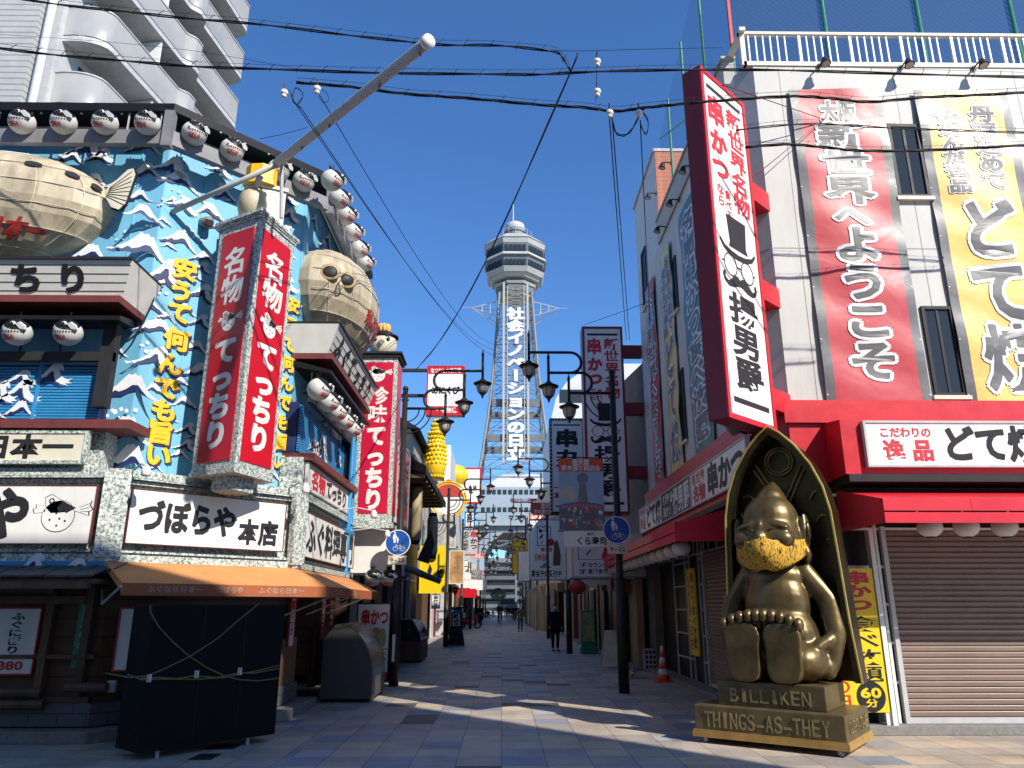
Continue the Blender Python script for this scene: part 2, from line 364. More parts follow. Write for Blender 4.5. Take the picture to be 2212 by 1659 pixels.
# ------------------------------------------------------------ a board with frame and lettering
def board(name, label, F, r, face, frame=None, fw=.05, depth=.12, cat='sign', group=None, bev=.004):
    """r = u0,v0,u1,v1 on F; returns (thing, Frame at lower left of the face, width, height)"""
    u0, v0, u1, v1 = r
    t = thing(name, label, cat, F.p((u0 + u1) / 2, v0, 0), group)
    i = fw if frame else 0
    MB().ob(F, u0 + i, v0 + i, u1 - i, v1 - i, .0, depth - (.015 if frame else 0)).build('panel', face, t)
    if frame: MB().ring(F, r, (u0 + i, v0 + i, u1 - i, v1 - i), 0, depth).build('frame', frame, t, bevel=bev)
    G = F.sh(u0 + i, v0 + i, depth - (.015 if frame else 0))
    return t, G, u1 - u0 - 2 * i, v1 - v0 - 2 * i
def letter(t, G, W, H, items, mats, name='lettering'):
    """items: (text, x0,y0,x1,y1 in fractions, mode, material index[, bold])"""
    b = MB()
    for it in items:
        s, x0, y0, x1, y1, mo, mi = it[:7]; bold = it[7] if len(it) > 7 else .03
        tx(b, G, s, x0 * W, y0 * H, x1 * W, y1 * H, mo, bold, .004, 0, mi)
    return b.build(name, mats, next((c for c in t.children if c.name.startswith('panel')), t))
# ============================================================ SETTING
b = MB(); b.quad((-160, -80, 0), (160, -80, 0), (160, 420, 0), (-160, 420, 0)); struct(b.build('pavement', K['pave']))
# block across the crossing, behind the viewer: it throws the foreground shade
t = thing('tenement_building', 'plain grey four storey building across the crossing', 'building', (-2, -2.1, 0))
b = MB(); b.box((-24, -14, 0), (12.55, -2.1, 15.1)); b.build('wall', K['panel'], t)
b = MB(); b.box((-24.05, -14.05, 15.1), (9.5, -2.05, 15.25)); b.build('parapet', K['concrete'], t)
b = MB(); b.box((10.6, -3.2, 15.1), (12.55, -2.1, 18.4)); b.build('shade_block', K['concrete'], t)  # unseen roof block, added and shaped to keep the steel case in shade

# ============================================================ LEFT RESTAURANT
LB = thing('restaurant_building', 'sky blue corner restaurant painted with white waves under a black eave', 'building', (-5.2, 11, 0))
FW = Frame((0, 10.45, 0), (1, 0, 0)); FWC = Frame((-5.3, 10.45, 0), (1, 1, 0)); FWS = Frame((-3.55, 0, 0), (0, 1, 0))
FB = Frame((0, 10, 0), (1, 0, 0)); FBC = Frame((-5.1, 10, 0), (1, 1, 0)); FBS = Frame((-3.2, 0, 0), (0, 1, 0))
CL = 1.9 * sqrt(2)
b = MB(); b.foot([(-14, 10.45), (-5.3, 10.45), (-3.55, 12.2), (-3.55, 16.25), (-14, 16.25)], 3.2, 8.92)
for F, us in ((FW, [-12 + i * .9 for i in range(8)]), (FWC, [.02, .62, 1.24, 1.86, 2.44]), (FWS, [12.8 + i * .8 for i in range(5)])):
    for u in us: b.ob(F, u - .012, 3.2, u + .012, 8.9, 0, .012)
b.build('wall', K['blue'], LB)
b = MB(); b.foot([(-14, 10.35), (-5.2, 10.35), (-3.45, 12.1), (-3.45, 13.2), (-4.3, 13.2), (-4.3, 14.4), (-3.45, 14.4), (-3.45, 16.25), (-14, 16.25)], .42, 3.2); b.build('ground_floor_wall', K['planks'], LB)
b = MB(); b.foot([(-14, 10.22), (-5.14, 10.22), (-3.34, 12.02), (-3.34, 13.2), (-14, 13.2)], 0.16, .42); b.build('stone_plinth', K['blockstone'], LB)
b = MB(); b.foot([(-14, 9.95), (-5.0, 9.95), (-3.1, 11.85), (-3.1, 13.6), (-14, 13.6)], 0, .14); b.build('step', K['stone'], LB, bevel=.01)
b = MB(); b.foot([(-14, 10.0), (-5.09, 10.0), (-3.05, 12.04), (-3.05, 16.2), (-14, 16.2)], 8.92, 9.06)
b.build('eave', K['black'], LB)
b = MB()
for i in range(16):
    u = -5.3 - i * .62; b.ell((u, 10.07, 8.915), .018, .018, .014, 6, 4)
for i in range(7):
    q = Frame((-5.0, 10.1, 0), (1, 1, 0)).p(.2 + i * .42, 8.915, 0); b.ell(q, .018, .018, .014, 6, 4)
b.build('eave_bulbs', K['signwhite'], LB)
# beam that carries the lanterns, with hangers
b = MB()
b.box((-14, 10.02, 8.36), (-5.12, 10.12, 8.6)); b.ob(Frame((-5.12, 10.07, 0), (1, 1, 0)), 0, 8.36, 2.9, 8.6, -.05, .05); b.box((-3.16, 12.1, 8.36), (-3.06, 16.2, 8.6))
b.ob(Frame((-5.12, 10.0, 0), (1, 0, 0)), -.09, 8.3, .05, 8.92, -.1, .03); b.box((-3.17, 12.0, 8.3), (-3.03, 12.14, 8.92))
b.build('lantern_beam', K['grey'], LB)
b = MB()
for i in range(18): b.box((-13.8 + i * .5, 10.05, 8.6), (-13.78 + i * .5, 10.07, 8.92))
for z in (8.66, 8.8): b.box((-14, 10.3, z), (-5.25, 10.33, z + .035)); b.ob(FWC, 0, z, 2.4, z + .035, .1, .13); b.box((-3.4, 12.2, z), (-3.37, 16.2, z + .035))
b.build('eave_rails', K['lgrey'], LB)
# roof behind the eave
b = MB(); b.foot([(-14, 11.2), (-5.6, 11.2), (-4.2, 12.6), (-4.2, 16), (-14, 16)], 9.06, 9.5); b.box((-5.3, 11.5, 9.06), (-4.7, 12.2, 9.62)); b.build('roof_parapet', K['cream'], LB)

# painted waves
WV = [(0, 0), (.10, .035), (.2, .10), (.32, .20), (.42, .31), (.47, .36), (.52, .345), (.56, .37), (.60, .33), (.65, .345), (.70, .25), (.78, .12), (.88, .03), (1.0, -.03), (.88, -.015), (.79, .03), (.70, .12), (.62, .2), (.54, .2), (.46, .14), (.36, .10), (.30, .12), (.22, .05), (.15, .055), (.08, .005)]
WD = [(.02, -.03), (.10, .005), (.17, .05), (.22, .045), (.30, .11), (.36, .09), (.46, .13), (.54, .19), (.62, .19), (.70, .11), (.78, .03), (.9, -.035), (.72, .05), (.62, .12), (.5, .09), (.40, .03), (.3, .03), (.2, .0), (.1, -.035)]
WV2 = [(0, .02), (.12, .03), (.26, .09), (.40, .20), (.50, .32), (.58, .40), (.68, .41), (.76, .36), (.80, .28), (.77, .24), (.74, .29), (.71, .27), (.73, .20), (.80, .12), (.90, .08), (1.0, .10), (.92, .04), (1.0, .0), (.86, .0), (.94, -.05), (.78, -.01), (.66, .06), (.62, .15), (.60, .24), (.54, .24), (.46, .15), (.40, .13), (.33, .08), (.26, .06), (.2, .01), (.13, .02), (.06, -.02)]
WD2 = [(.08, -.04), (.2, -.01), (.26, .04), (.33, .06), (.40, .11), (.46, .13), (.54, .22), (.60, .22), (.61, .14), (.64, .05), (.76, -.03), (.9, -.07), (.72, -.07), (.60, .0), (.55, .08), (.46, .04), (.36, .02), (.25, -.03)]
mw = MB()
def wave(F, u, v, w_, fl=1, c=.016):
    h = w_ * (.9 + RN.random() * .35); tl = RN.uniform(-.08, .08)
    f = lambda P, dc: F
    for P, mi, dc in (((WD, 1, 0), (WV, 0, .003)) if RN.random() < .5 else ((WD2, 1, 0), (WV2, 0, .003))):
        mw.mi = mi
        q = [(u + fl * (a - .5) * w_, v + (y - .15) * h + tl * (a - .5) * w_) for a, y in P]
        if fl < 0: q = q[::-1]
        mw.poly(F, q, c + dc)
def drops(F, u, v, c=.018):
    mw.mi = 0
    for i in range(RN.randint(3, 5)): r = RN.uniform(.012, .035); mw.poly(F, ngon(u + RN.uniform(-.12, .12), v + RN.uniform(-.1, .1), r, n=9), c)
PXW = .00258
c1 = [(1000, 990, 260), (1060, 1070, 300), (860, 1270, 250), (1075, 1215, 230), (1250, 1260, 250), (840, 1470, 380), (1065, 1425, 250), (1210, 1530, 200), (1340, 1150, 200), (1300, 1010, 200)]
c2 = [(960, 120, 330), (880, 290, 270), (925, 440, 300), (900, 620, 290), (1150, 555, 220), (1180, 700, 230), (1100, 885, 190), (1100, 1040, 160), (1060, 1190, 140), (1190, 230, 220), (1180, 400, 180)]
for x, y, w_ in c1: wave(FWC, *FWC.px(x * .3638, y * .3638), w_ * PXW, RN.choice((1, 1, -1)))
for x, y, w_ in c2: wave(FWC, *FWC.px(x * .3638, 548.6 + y * .3638), w_ * PXW, RN.choice((1, 1, -1)))
for x, y in ((1130, 1380), (1190, 1400), (1050, 1165), (925, 1215), (890, 1370), (740, 1410)): drops(FWC if x > 940 else FW, *(FWC if x > 940 else FW).px(x * .3638, y * .3638))
for x, y, w_ in ((820, 1170, 200), (530, 1510, 300), (640, 1270, 140), (690, 580, 160), (770, 800, 380), (730, 1060, 360), (760, 1225, 340), (590, 930, 220), (860, 870, 260)):
    yy = y * .3638 + (548.6 if (x, y) not in ((820, 1170), (530, 1510), (640, 1270), (590, 930), (860, 870)) else 0); wave(FW, *FW.px(x * .3638, yy), w_ * PXW)
for x, y in ((760, 940), (660, 930), (870, 560), (950, 240)): drops(FWC, *FWC.px(x * .3638, 548.6 + y * .3638))
for k in range(16): wave(FWC, 1.7 + RN.uniform(0, .55), 3.6 + k * .33, RN.uniform(.45, .7))
for k in range(26): wave(FWC, RN.uniform(.05, 1.15), 3.5 + k * .19, RN.uniform(.25, .42), RN.choice((1, 1, -1)), .012)
for k in range(34): wave(FWS, RN.uniform(12.4, 16), 3.4 + k * .16, RN.uniform(.5, .9))
for k in range(10): wave(FW, RN.uniform(-8, -5.6), 7.9 + RN.uniform(0, .7), RN.uniform(.5, .8))
mw.build('mural_waves', [K['wavewhite'], K['navy']], LB)
# raised yellow letters up the corner
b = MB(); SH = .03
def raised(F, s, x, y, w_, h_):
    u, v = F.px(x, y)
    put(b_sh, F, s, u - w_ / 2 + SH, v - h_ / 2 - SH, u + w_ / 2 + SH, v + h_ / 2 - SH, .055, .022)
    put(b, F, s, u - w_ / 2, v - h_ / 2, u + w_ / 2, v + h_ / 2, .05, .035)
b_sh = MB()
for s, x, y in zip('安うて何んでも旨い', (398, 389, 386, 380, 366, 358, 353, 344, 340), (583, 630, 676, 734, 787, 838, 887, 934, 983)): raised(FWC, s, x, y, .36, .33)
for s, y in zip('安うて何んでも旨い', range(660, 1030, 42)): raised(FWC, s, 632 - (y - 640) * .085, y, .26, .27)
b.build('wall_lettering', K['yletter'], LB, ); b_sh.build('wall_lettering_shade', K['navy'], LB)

# front and street side balconies: upper tray board, roof, rail, slats, beams
def balcony(F, u0, u1, txt):
    far = 1 if F is FBS else 0
    b = MB(); b.ob(F, u0, 5.62, u1, 5.72, -.5, .3); b.ob(F, u0, 3.88, u1 + (.0 if far else .3), 4.0, -.5, .12); b.build('trim_beam', K['maroon'], LB)
    b = MB(); P = F.p
    top, bot = 6.2, 5.72
    e = .0 if far else .16; e2 = .16 if far else 0
    vs = [P(u0, bot, .22), P(u1, bot, .22), P(u1 + e, top, .42), P(u0 - e2, top, .42), P(u0, bot, -.5), P(u1, bot, -.5), P(u1 + e, top, -.5), P(u0 - e2, top, -.5)]
    b.add(vs, [(0, 1, 2, 3), (1, 5, 6, 2), (4, 0, 3, 7), (3, 2, 6, 7)]); o = b.build('balcony_board', K['signwhite'], LB)
    b = MB(); 
    for k in range(4):
        f = .16 + k * .23; z = bot + (top - bot) * f; b.ob(F, u0, z, u1 + e * f, z + .008, .22 + .2 * f - .02, .22 + .2 * f + .006)
    b.ob(F, u0 - e2, top - .005, u1 + e, top + .035, -.5, .45)
    b.build('board_lines', K['ink'], LB)
    G = Frame(P(u0, bot, .228), F.u, F.v * (top - bot) + F.n * .2); b = MB(); 
    n = len(txt); W = (u1 - u0) / n
    tx(b, G, txt, (0.02 if far else .0) * n, .06, u1 - u0 - .35, .46, 'h', .05, .006, gap=.16); b.build('board_lettering', K['ink'], LB)
    b = MB(); b.hexa([P(u0, 5.5, -.45), P(u1 - .1, 5.5, -.45), P(u1 + .05, 5.36, .3), P(u0, 5.36, .3), P(u0, 5.62, -.45), P(u1 - .1, 5.62, -.45), P(u1 + .05, 5.42, .3), P(u0, 5.42, .3)]); b.build('balcony_roof', K['black'], LB)
    b = MB(); b.ob(F, u0, 4.86, u1 - .12, 4.99, -.06, .02); b.ob(F, u1 - .3, 4.2, u1 - .12, 5.4, -.12, .03)
    for k in range(int((u1 - u0) / .55)): b.ob(F, u0 + k * .55, 4.99, u0 + k * .55 + .02, 5.38, -.03, -.01)
    b.build('balcony_rail', K['dark'], LB)
    b = MB(); b.ob(F, u0, 4.0, u1 - .3, 4.86, -.4, -.2); b.build('balcony_recess', K['navy'], LB)
    b = MB()
    for k in range(19): b.ob(F, u0, 4.03 + k * .042, u1 - .28, 4.03 + k * .042 + .03, -.18, -.14)
    for u in (u0 + .6, u0 + 1.8, u0 + 3): b.ob(F, u, 4.0, u + .05, 4.86, -.2, -.13)
    b.build('slat_panel', K['slat'], LB)
    b = MB(); global mw; mw = MB()
    for k in range(9): wave(F, u0 + .3 + RN.random() * (u1 - u0 - 1), 4.15 + RN.random() * .55, RN.uniform(.5, .8), 1, -.136)
    mw.build('slat_mural', [K['wavewhite'], K['navy']], LB)
uF0 = -9.5; uF1 = FB.px(262, 648, .25)[0]
balcony(FB, uF0, uF1, 'ふぐてっちり')
balcony(FBS, 12.15, 16.0, 'ふぐてっちり')
# blue drainpipe and pilasters on the street side
b = MB(); b.tube([FBS.p(15.6, 2.2, .05), FBS.p(15.6, 5.3, .05)], .05); b.tube([FBS.p(16.05, 2.2, .02), FBS.p(16.05, 5.0, .02)], .035); b.ob(FBS, 15.2, 3.0, 16.1, 3.08, -.1, .1); b.build('drainpipe', K['slat'], LB)

# mottled fascia that frames the sign boards
b = MB()
def fas(z0, z1, d):
    b.foot([(-14, 10.1 - d), (-5.14 + d * .42, 10.1 - d), (-3.27 + d, 11.97 - d * .42), (-3.27 + d, 16.4), (-14, 16.4)], z0, z1)
fas(2.2, 3.32, 0); fas(3.26, 3.36, .1); fas(3.17, 3.22, .07); fas(3.23, 3.25, .13); fas(2.15, 2.24, .12); fas(2.27, 2.31, .08)
b.box((-14, 10.12, 3.36), (-5.42, 10.5, 3.92)); b.box((-3.6, 12.1, 3.36), (-3.24, 16.3, 3.92))
b.build('sign_fascia', K['relief'], LB)
b = MB(); b.ob(Frame((-5.13, 10.06, 0), (1, 0.4142, 0)), -.16, 2.2, .16, 3.3, 0, .1); b.build('fascia_pilaster', K['relief'], LB); b = MB(); b.ob(Frame((-3.24, 11.93, 0), (.4142, 1, 0)), -.13, 2.2, .17, 3.3, 0, .1); b.build('fascia_pilaster', K['relief'], LB)

def puffer(b, F, x, y, s, fl=1, c=.006, iw=0, ik=1, line=False):
    q = lambda P: [(x + fl * a * s, y + e * s) for a, e in (P if fl > 0 else P[::-1])]
    body = ngon(0, -.05, .42, .40, 20)
    tail = [(.30, .12), (.48, .22), (.80, .34), (.78, .22), (.86, .12), (.76, .06), (.78, -.04), (.5, .06)]
    fin = [(-.36, .05), (-.62, .02), (-.66, .12), (-.58, .16), (-.6, .24), (-.34, .2)]
    head = [(-.34, .15), (-.40, .42), (-.24, .50), (-.02, .38), (.36, .16), (.2, .05), (-.2, .02)]
    b.mi = iw
    if line:
        b.mi = ik
        for P in (body, tail, fin, head): b.poly(F, q([(a * 1.04, e * 1.04) for a, e in P]), c)
        b.mi = iw; c += .002
    for P in (body, tail, fin, head): b.poly(F, q(P), c)
    b.mi = ik; b.poly(F, q([(-.06, .16), (.08, .34), (.34, .20), (.44, .16), (.30, .08), (.2, .02), (.12, .1), (.02, .02), (-.02, .1)]), c + .002)
    b.poly(F, q(ngon(-.22, .34, .075, n=10)), c + .002); b.mi = iw; b.poly(F, q(ngon(-.22, .34, .04, n=10)), c + .003); b.mi = ik
    for a, e in ((-.2, -.15), (0, -.3), (.2, -.18), (.05, -.12), (-.05, .02)): b.poly(F, q(ngon(a, e, .03, n=8)), c + .002)
    for k in range(3): b.poly(F, q([(.52 + k * .02, .18 - k * .06), (.78, .28 - k * .1), (.78, .265 - k * .1), (.52 + k * .02, .17 - k * .06)]), c + .002)

FBo = FB.sh(0, 0, .02); FBCo = FBC.sh(0, 0, .04); FBSo = FBS.sh(0, 0, .03)
r = FBo.rect(-330, 1048, 216, 1180)
t, G, W, H = board('shop_sign', 'wide white board ending in a line drawn puffer fish, left edge of the blue restaurant', FBo, (r[0], 2.36, r[2], 3.13), K['signwhite'], K['maroon'], .012, .05)
letter(t, G, W, H, [('づぼら', .02, .1, .55, .92, 'h', 0, .05), ('や', .535, .08, .735, .95, 'h', 0, .055)], [K['ink']])
b = MB(); puffer(b, G, W * .855, H * .5, .5, 1, .004, 0, 1, True); b.build('fish_emblem', [K['signwhite'], K['ink']], t)
t, G, W, H = board('shop_sign', 'white chamfer board with six black brush characters above the orange awning', FBCo, (.16, 2.38, 2.44, 3.11), K['signwhite'], K['maroon'], .012, .05)
letter(t, G, W, H, [('づぼらや', .05, .22, .66, .82, 'h', 0, .05), ('本店', .68, .1, .96, .6, 'h', 0, .045)], [K['ink']])
t, G, W, H = board('shop_sign', 'white board with tall black characters facing the shopping street', FBSo, (12.15, 2.34, 16.25, 3.06), K['signwhite'], K['maroon'], .012, .05)
letter(t, G, W, H, [('ふぐ料理専門', .03, .1, .98, .9, 'h', 0, .04)], [K['ink']])
t, G, W, H = board('shop_sign', 'small cream board with red and black characters above the street side sign', FBS.sh(0, 0, -.02), (12.2, 3.4, 15.6, 3.86), K['signwhite'], K['lgrey'], .03, .06)
letter(t, G, W, H, [('名物', .08, .1, .38, .9, 'h', 1, .05), ('てっちり', .4, .1, .95, .9, 'h', 0, .05)], [K['ink'], K['redink']])
r = FB.rect(-260, 948, 198, 1018)
t, G, W, H = board('shop_sign', 'cream board reading first in japan above the line drawn fish board', FB.sh(0, 0, .0), (r[0], 3.4, r[2], 3.86), K['cream'], K['relief'], .05, .09)
letter(t, G, W, H, [('ふぐなら日本一', -.15, .08, .95, .95, 'h', 0, .045)], [K['ink']])
# small sign lamps on arms
def signlamp(F, u, v, reach, lab):
    t = thing('sign_lamp', lab, 'lamp', F.p(u, v), 'arm lamps over the restaurant signs')
    MB().tube([F.p(u, v, 0), F.p(u, v + .06, reach * .6), F.p(u, v, reach)], .014, 6).build('arm', K['lgrey'], t)
    b = MB(); b.smooth = True; b.lathe(F.p(u, v + .02, reach), [(.02, .0), (.055, -.05), (.065, -.13), (.04, -.15), (.0, -.15)][::-1], 10); b.build('lamp_head', K['white'], t)
signlamp(FBC, .16, 3.34, .5, 'white lamp on a short arm at the left end of the chamfer sign')
signlamp(FBC, 2.5, 3.36, .5, 'white lamp on a short arm at the right end of the chamfer sign')
signlamp(FBS, 14.2, 3.3, .8, 'white lamp on an arm above the nearer half of the street side sign')
signlamp(FBS, 16.0, 3.1, .8, 'white lamp on an arm beside the tall magenta red sign column')

# ---- red column sign on the chamfer
rx = at(506, 1010, Y=10.1); RZ = rx.z; rp = Vector((rx.x, rx.y, 0)); dl = Vector((-.86, .5, 0)).normalized(); dr = Vector((.27, .96, 0)).normalized()
ZT = at(557, 490, Y=10.1).z; WL = .72; WR = .82
def along(d, px_):
    lo, hi = .2, 2
    for _ in range(30):
        mid = (lo + hi) / 2; q = rp + d * mid; k = Matrix.Rotation(-YAW, 3, 'Z') @ (Vector((q.x, q.y, RZ)) - EYE)
        x = 1106 + FPX * k.x / (k.y * cos(PITCH) + k.z * sin(PITCH))
        if (x < px_) == (d.x < 0): hi = mid
        else: lo = mid
    return mid
WL = along(dl, 413); WR = along(dr, 590)
t = thing('column_sign', 'two faced red column sign jutting from the blue corner wall', 'sign', (rp.x, rp.y, RZ))
pl_ = rp + dl * WL; pr_ = rp + dr * WR
ctr = (rp + pl_ + pr_) / 3
def colfoot(b, z0, z1, g):
    P = [rp, pr_, Vector((pr_.x - .55, pr_.y + .35, 0)), Vector((pl_.x + .15, pl_.y + .75, 0)), pl_]
    b.foot([tuple((q + (q - ctr).normalized() * g)[:2]) for q in P], z0, z1)
b = MB(); colfoot(b, RZ, ZT + .16, 0); b.build('column', K['relief'], t)
b = MB(); colfoot(b, ZT + .16, ZT + .2, .04); colfoot(b, ZT + .2, ZT + .23, .07); colfoot(b, ZT + .23, ZT + .28, .1); colfoot(b, RZ - .06, RZ, .03); colfoot(b, RZ - .25, RZ - .06, -.3); b.build('moulding', K['relief'], t)
FLc = Frame((pl_.x, pl_.y, 0), -dl); FRc = Frame((rp.x, rp.y, 0), dr)
for F, W in ((FLc, WL), (FRc, WR)):
    b = MB(); b.ob(F, .1, RZ + .12, W - .1, ZT + .03, 0, .012); b.build('red_panel', K['redsign'], t)
    G = F.sh(.1, RZ + .12, .012); w_ = W - .2; h_ = ZT + .03 - RZ - .12
    b = MB(); m_ = w_ * .16
    tx(b, G, '名物', m_, h_ * .665, w_ - m_, h_ * .93, 'v', .03, .004); tx(b, G, 'てっちり', m_, h_ * .05, w_ - m_, h_ * .52, 'v', .06, .004)
    b.build('lettering', K['signwhite'], t); b = MB(); puffer(b, G, w_ * .5, h_ * .59, w_ * .52, 1, .004); b.build('fish_emblem', [K['signwhite'], K['ink']], t)
# fish ornament with a yellow hat on the column
q0 = Vector((ctr.x, ctr.y, ZT + .28))
t = thing('fish_ornament', 'weathered fish ornament with a yellow hat on top of the red column sign', 'ornament', q0)
b = MB(); b.smooth = True; b.ell(q0 + Vector((-.12, 0, .3)), .24, .32, .33, 12, 8); b.build('body', K['fish'], t)
b = MB(); F = Frame(q0 + Vector((.02, -.1, 0)), (1, .5, 0)); b.ob(F, 0, 0, .36, .62, -.28, 0); b.ob(F, -.03, .6, .39, .66, -.3, .03); b.build('casing', K['cream'], t)
b = MB(); b.foot(ngon(q0.x - .05, q0.y, .24, .2, 8, .3), ZT + .96, ZT + 1.25); b.foot(ngon(q0.x - .05, q0.y, .27, .23, 8, .3), ZT + .92, ZT + .97); b.build('hat', K['yletter'], t)
# support pole and the long white pipe that leans over the crossing
a = FWC.px(372, 458, .02); P0 = FWC.p(a[0], a[1], .02); P1 = at(606, 347, Y=10.0); P2 = EYE + ray(922, 92).normalized() * 8.8
t = thing('leaning_pipe', 'long grey pipe jutting diagonally from the blue wall across the sky', 'pipe', P1)
b = MB(); b.smooth = True; b.tube([P1.lerp(P2, k / 12 - .04) for k in range(13)] + [P2], [.069 - .0007 * k for k in range(14)], 24); b.build('main_pipe', mat('pipe_grey', (.46, .46, .45), .55, var=0), t)
b = MB(); b.smooth = True; d_ = (P2 - P1).normalized(); b.tube([P2 - d_ * .02, P2 + d_ * .05], .076, 14); b.build('end_cap', K['white'], t)
b = MB(); b.smooth = True; b.tube([P0, P1 + Vector((0, .05, 0))], .042, 10); b.build('rear_pipe', K['lgrey'], t)
b = MB(); b.tube([P1 + Vector((0, .08, -.03)), Vector((P1.x + .03, P1.y + .2, ZT + .2))], .03, 8); b.tube([P1 + Vector((-.35, .2, -.15)), FWC.p(1.1, 7.3, 0)], .05, 8); b.build('support_strut', K['lgrey'], t)
b = MB()
for k in (.2, .42, .75, .97): q = P1.lerp(P2, k); b.ell(q - Vector((0, 0, .08)), .02, .02, .03, 6, 4)
b.build('hooks', K['grey'], t)
# round vent on the blue wall
u, v = FWC.px(440, 482); t = thing('wall_vent', 'short round vent pipe poking from the blue wall', 'vent', FWC.p(u, v))
b = MB(); b.smooth = True; q = FWC.p(u, v, 0); b.tube([q, q + FWC.n * .2 + Vector((0, 0, -.05))], .09, 14); b.build('hood', K['grey'], t)
b = MB(); q2 = q + FWC.n * .205 + Vector((0, 0, -.052)); b.tube([q2, q2 + FWC.n * .004], .07, 14); b.build('opening', K['black'], t)
# dangling black hose
t = tag(MB().tube([FWC.p(*FWC.px(x, y), .05) for x, y in ((349, 622), (334, 630), (325, 660), (310, 690), (290, 725), (272, 740))], .014, 6).build('hose', K['wire'], None, FWC.p(.5, 6.1, .05)), 'loose black hose dangling on the blue wave wall', 'hose')

# ---- puffer fish lanterns
class Sph:
    def __init__(s, c, r, az0, la0, M=None): s.c = Vector(c); s.r = r; s.az = az0; s.la = la0; s.M = M
    def p(s, a, b, c=0):
        az = s.az + a / s.r; la = s.la + b / s.r; q = Vector((sin(az) * cos(la), -cos(az) * cos(la), sin(la)))
        if s.M: q = s.M @ q
        return s.c + q * (s.r + c)
def make_lantern():
    t = thing('fish_lantern', 'x', 'lantern', (0, 0, 0)); r = .19; k_ = r / .225; T = Matrix.Rotation(radians(26), 3, 'X')
    b = MB(); b.smooth = True; b.ell((0, 0, 0), r, r, r * .97, 20, 12); b0 = b.build('body', mat('lantern_paper', (.62, .61, .57), .6, var=.15, scale=9), t)
    b = MB(); b.smooth = True; M_ = T @ Matrix.Rotation(radians(12), 3, 'Y') @ Matrix.Rotation(radians(16), 3, 'X'); b.ell((0, 0, 0), r * 1.012, r * 1.012, r * 1.0, 20, 6, M_, 37, 90); b.build('back', K['black'], t)
    S = Sph((0, 0, 0), r, 0, 0, T); b = MB()
    for k in range(9): b.poly(S, ngon((-.13 + k * .042) * k_, (.045 - .0009 * (k - 3) ** 2) * k_, .0115, n=7), .004)
    b.poly(S, [(-.16, .025), (-.127, .034), (-.13, .05), (-.127, .076), (-.156, .07), (-.148, .05)], .004); b.build('spots', K['black'], b0)
    b = MB(); b.smooth = True; q = S.p(.038, .148, .006); b.mi = 0; b.ell(q, .036, .03, .03, 10, 6); b.mi = 1; b.ell(q + T @ Vector((0, -.02, .004)), .02, .02, .02, 8, 5); b.build('eye', [K['white'], K['black']], t)
    b = MB(); b.prism(Frame(S.p(.085, .125, 0), (1, .2, 0), T @ Vector((0, 0, 1))), [(0, .02), (.05, .045), (.11, .0), (.12, -.05), (.05, -.045)], -.03, .03); b.build('beak', K['wavewhite'], t)
    b = MB(); tx(b, Sph((0, 0, 0), r, -.72, -.5, T), 'づぼらや', 0, 0, .19, .09, 'h', .045, .005); b.build('lettering', K['redink'], b0)
    b = MB(); b.prism(Frame((-.02, .02, .168), (1, 0, 0)), [(0, 0), (.05, .02), (.06, .09), (.0, .06), (-.05, .09), (-.05, .02)], -.01, .01); b.tube([(0, 0, .17), (0, 0, .3)], .008, 5); b.build('fin', K['black'], t)
    return t
PROTO = make_lantern(); first = [True]
def lantern(pos, rz, lab):
    global PROTO
    g = 'puffer fish lanterns of the blue restaurant'
    if first[0]: PROTO.location = pos; PROTO.rotation_euler = (0, 0, rz); PROTO['label'] = lab; PROTO['group'] = g; first[0] = False
    else: dup(PROTO, pos, rz, lab, g)
FLf = Frame((0, 9.93, 0), (1, 0, 0)); FLc2 = Frame((-5.07, 9.93, 0), (1, 1, 0)); FLs = Frame((-2.95, 0, 0), (0, 1, 0))
for i, (x, n_) in enumerate(((45, 'cut nearest the photo edge'), (135, 'second from the photo edge'), (225, 'third from the photo edge'), (317, 'next to the eave corner'))):
    u, v = FLf.px(x, 277); lantern(FLf.p(u, 8.65, 0), .05, 'round puffer fish lantern under the front eave, ' + n_)
for x, y, n_ in ((418, 302, 'nearest the front corner'), (500, 337, 'below the grey pipe'), (600, 385, 'behind the grey pipe and yellow hat'), (655, 405, 'nearest the street corner')):
    u, v = FLc2.px(x, y); lantern(FLc2.p(u, 8.65, 0), .68, 'puffer fish lantern under the chamfer eave, ' + n_)
for (x, y), n_ in zip(((713, 446), (729, 490), (743, 528), (758, 562), (773, 597), (785, 626)), ('first', 'second', 'third', 'fourth', 'fifth', 'last')):
    u, v = FLs.px(x, y); lantern(FLs.p(u, 8.62, 0), 1.25, f'puffer fish lantern under the street side eave, {n_} from the corner')
for x, n_ in ((52, 'left'), (160, 'right')):
    u, v = FLf.px(x, 727); lantern(FLf.p(u, 5.2, .15), .05, f'puffer fish lantern hanging before the front balcony, {n_} one of two')
for (x, y), n_ in zip(((689, 841), (710, 867), (728, 888), (745, 907), (761, 925)), ('first', 'second', 'third', 'fourth', 'last')):
    F = Frame((-2.98, 0, 0), (0, 1, 0)); u, v = F.px(x, y); lantern(F.p(u, v, 0), 1.3, f'puffer fish lantern before the street side balcony, {n_} from the corner')

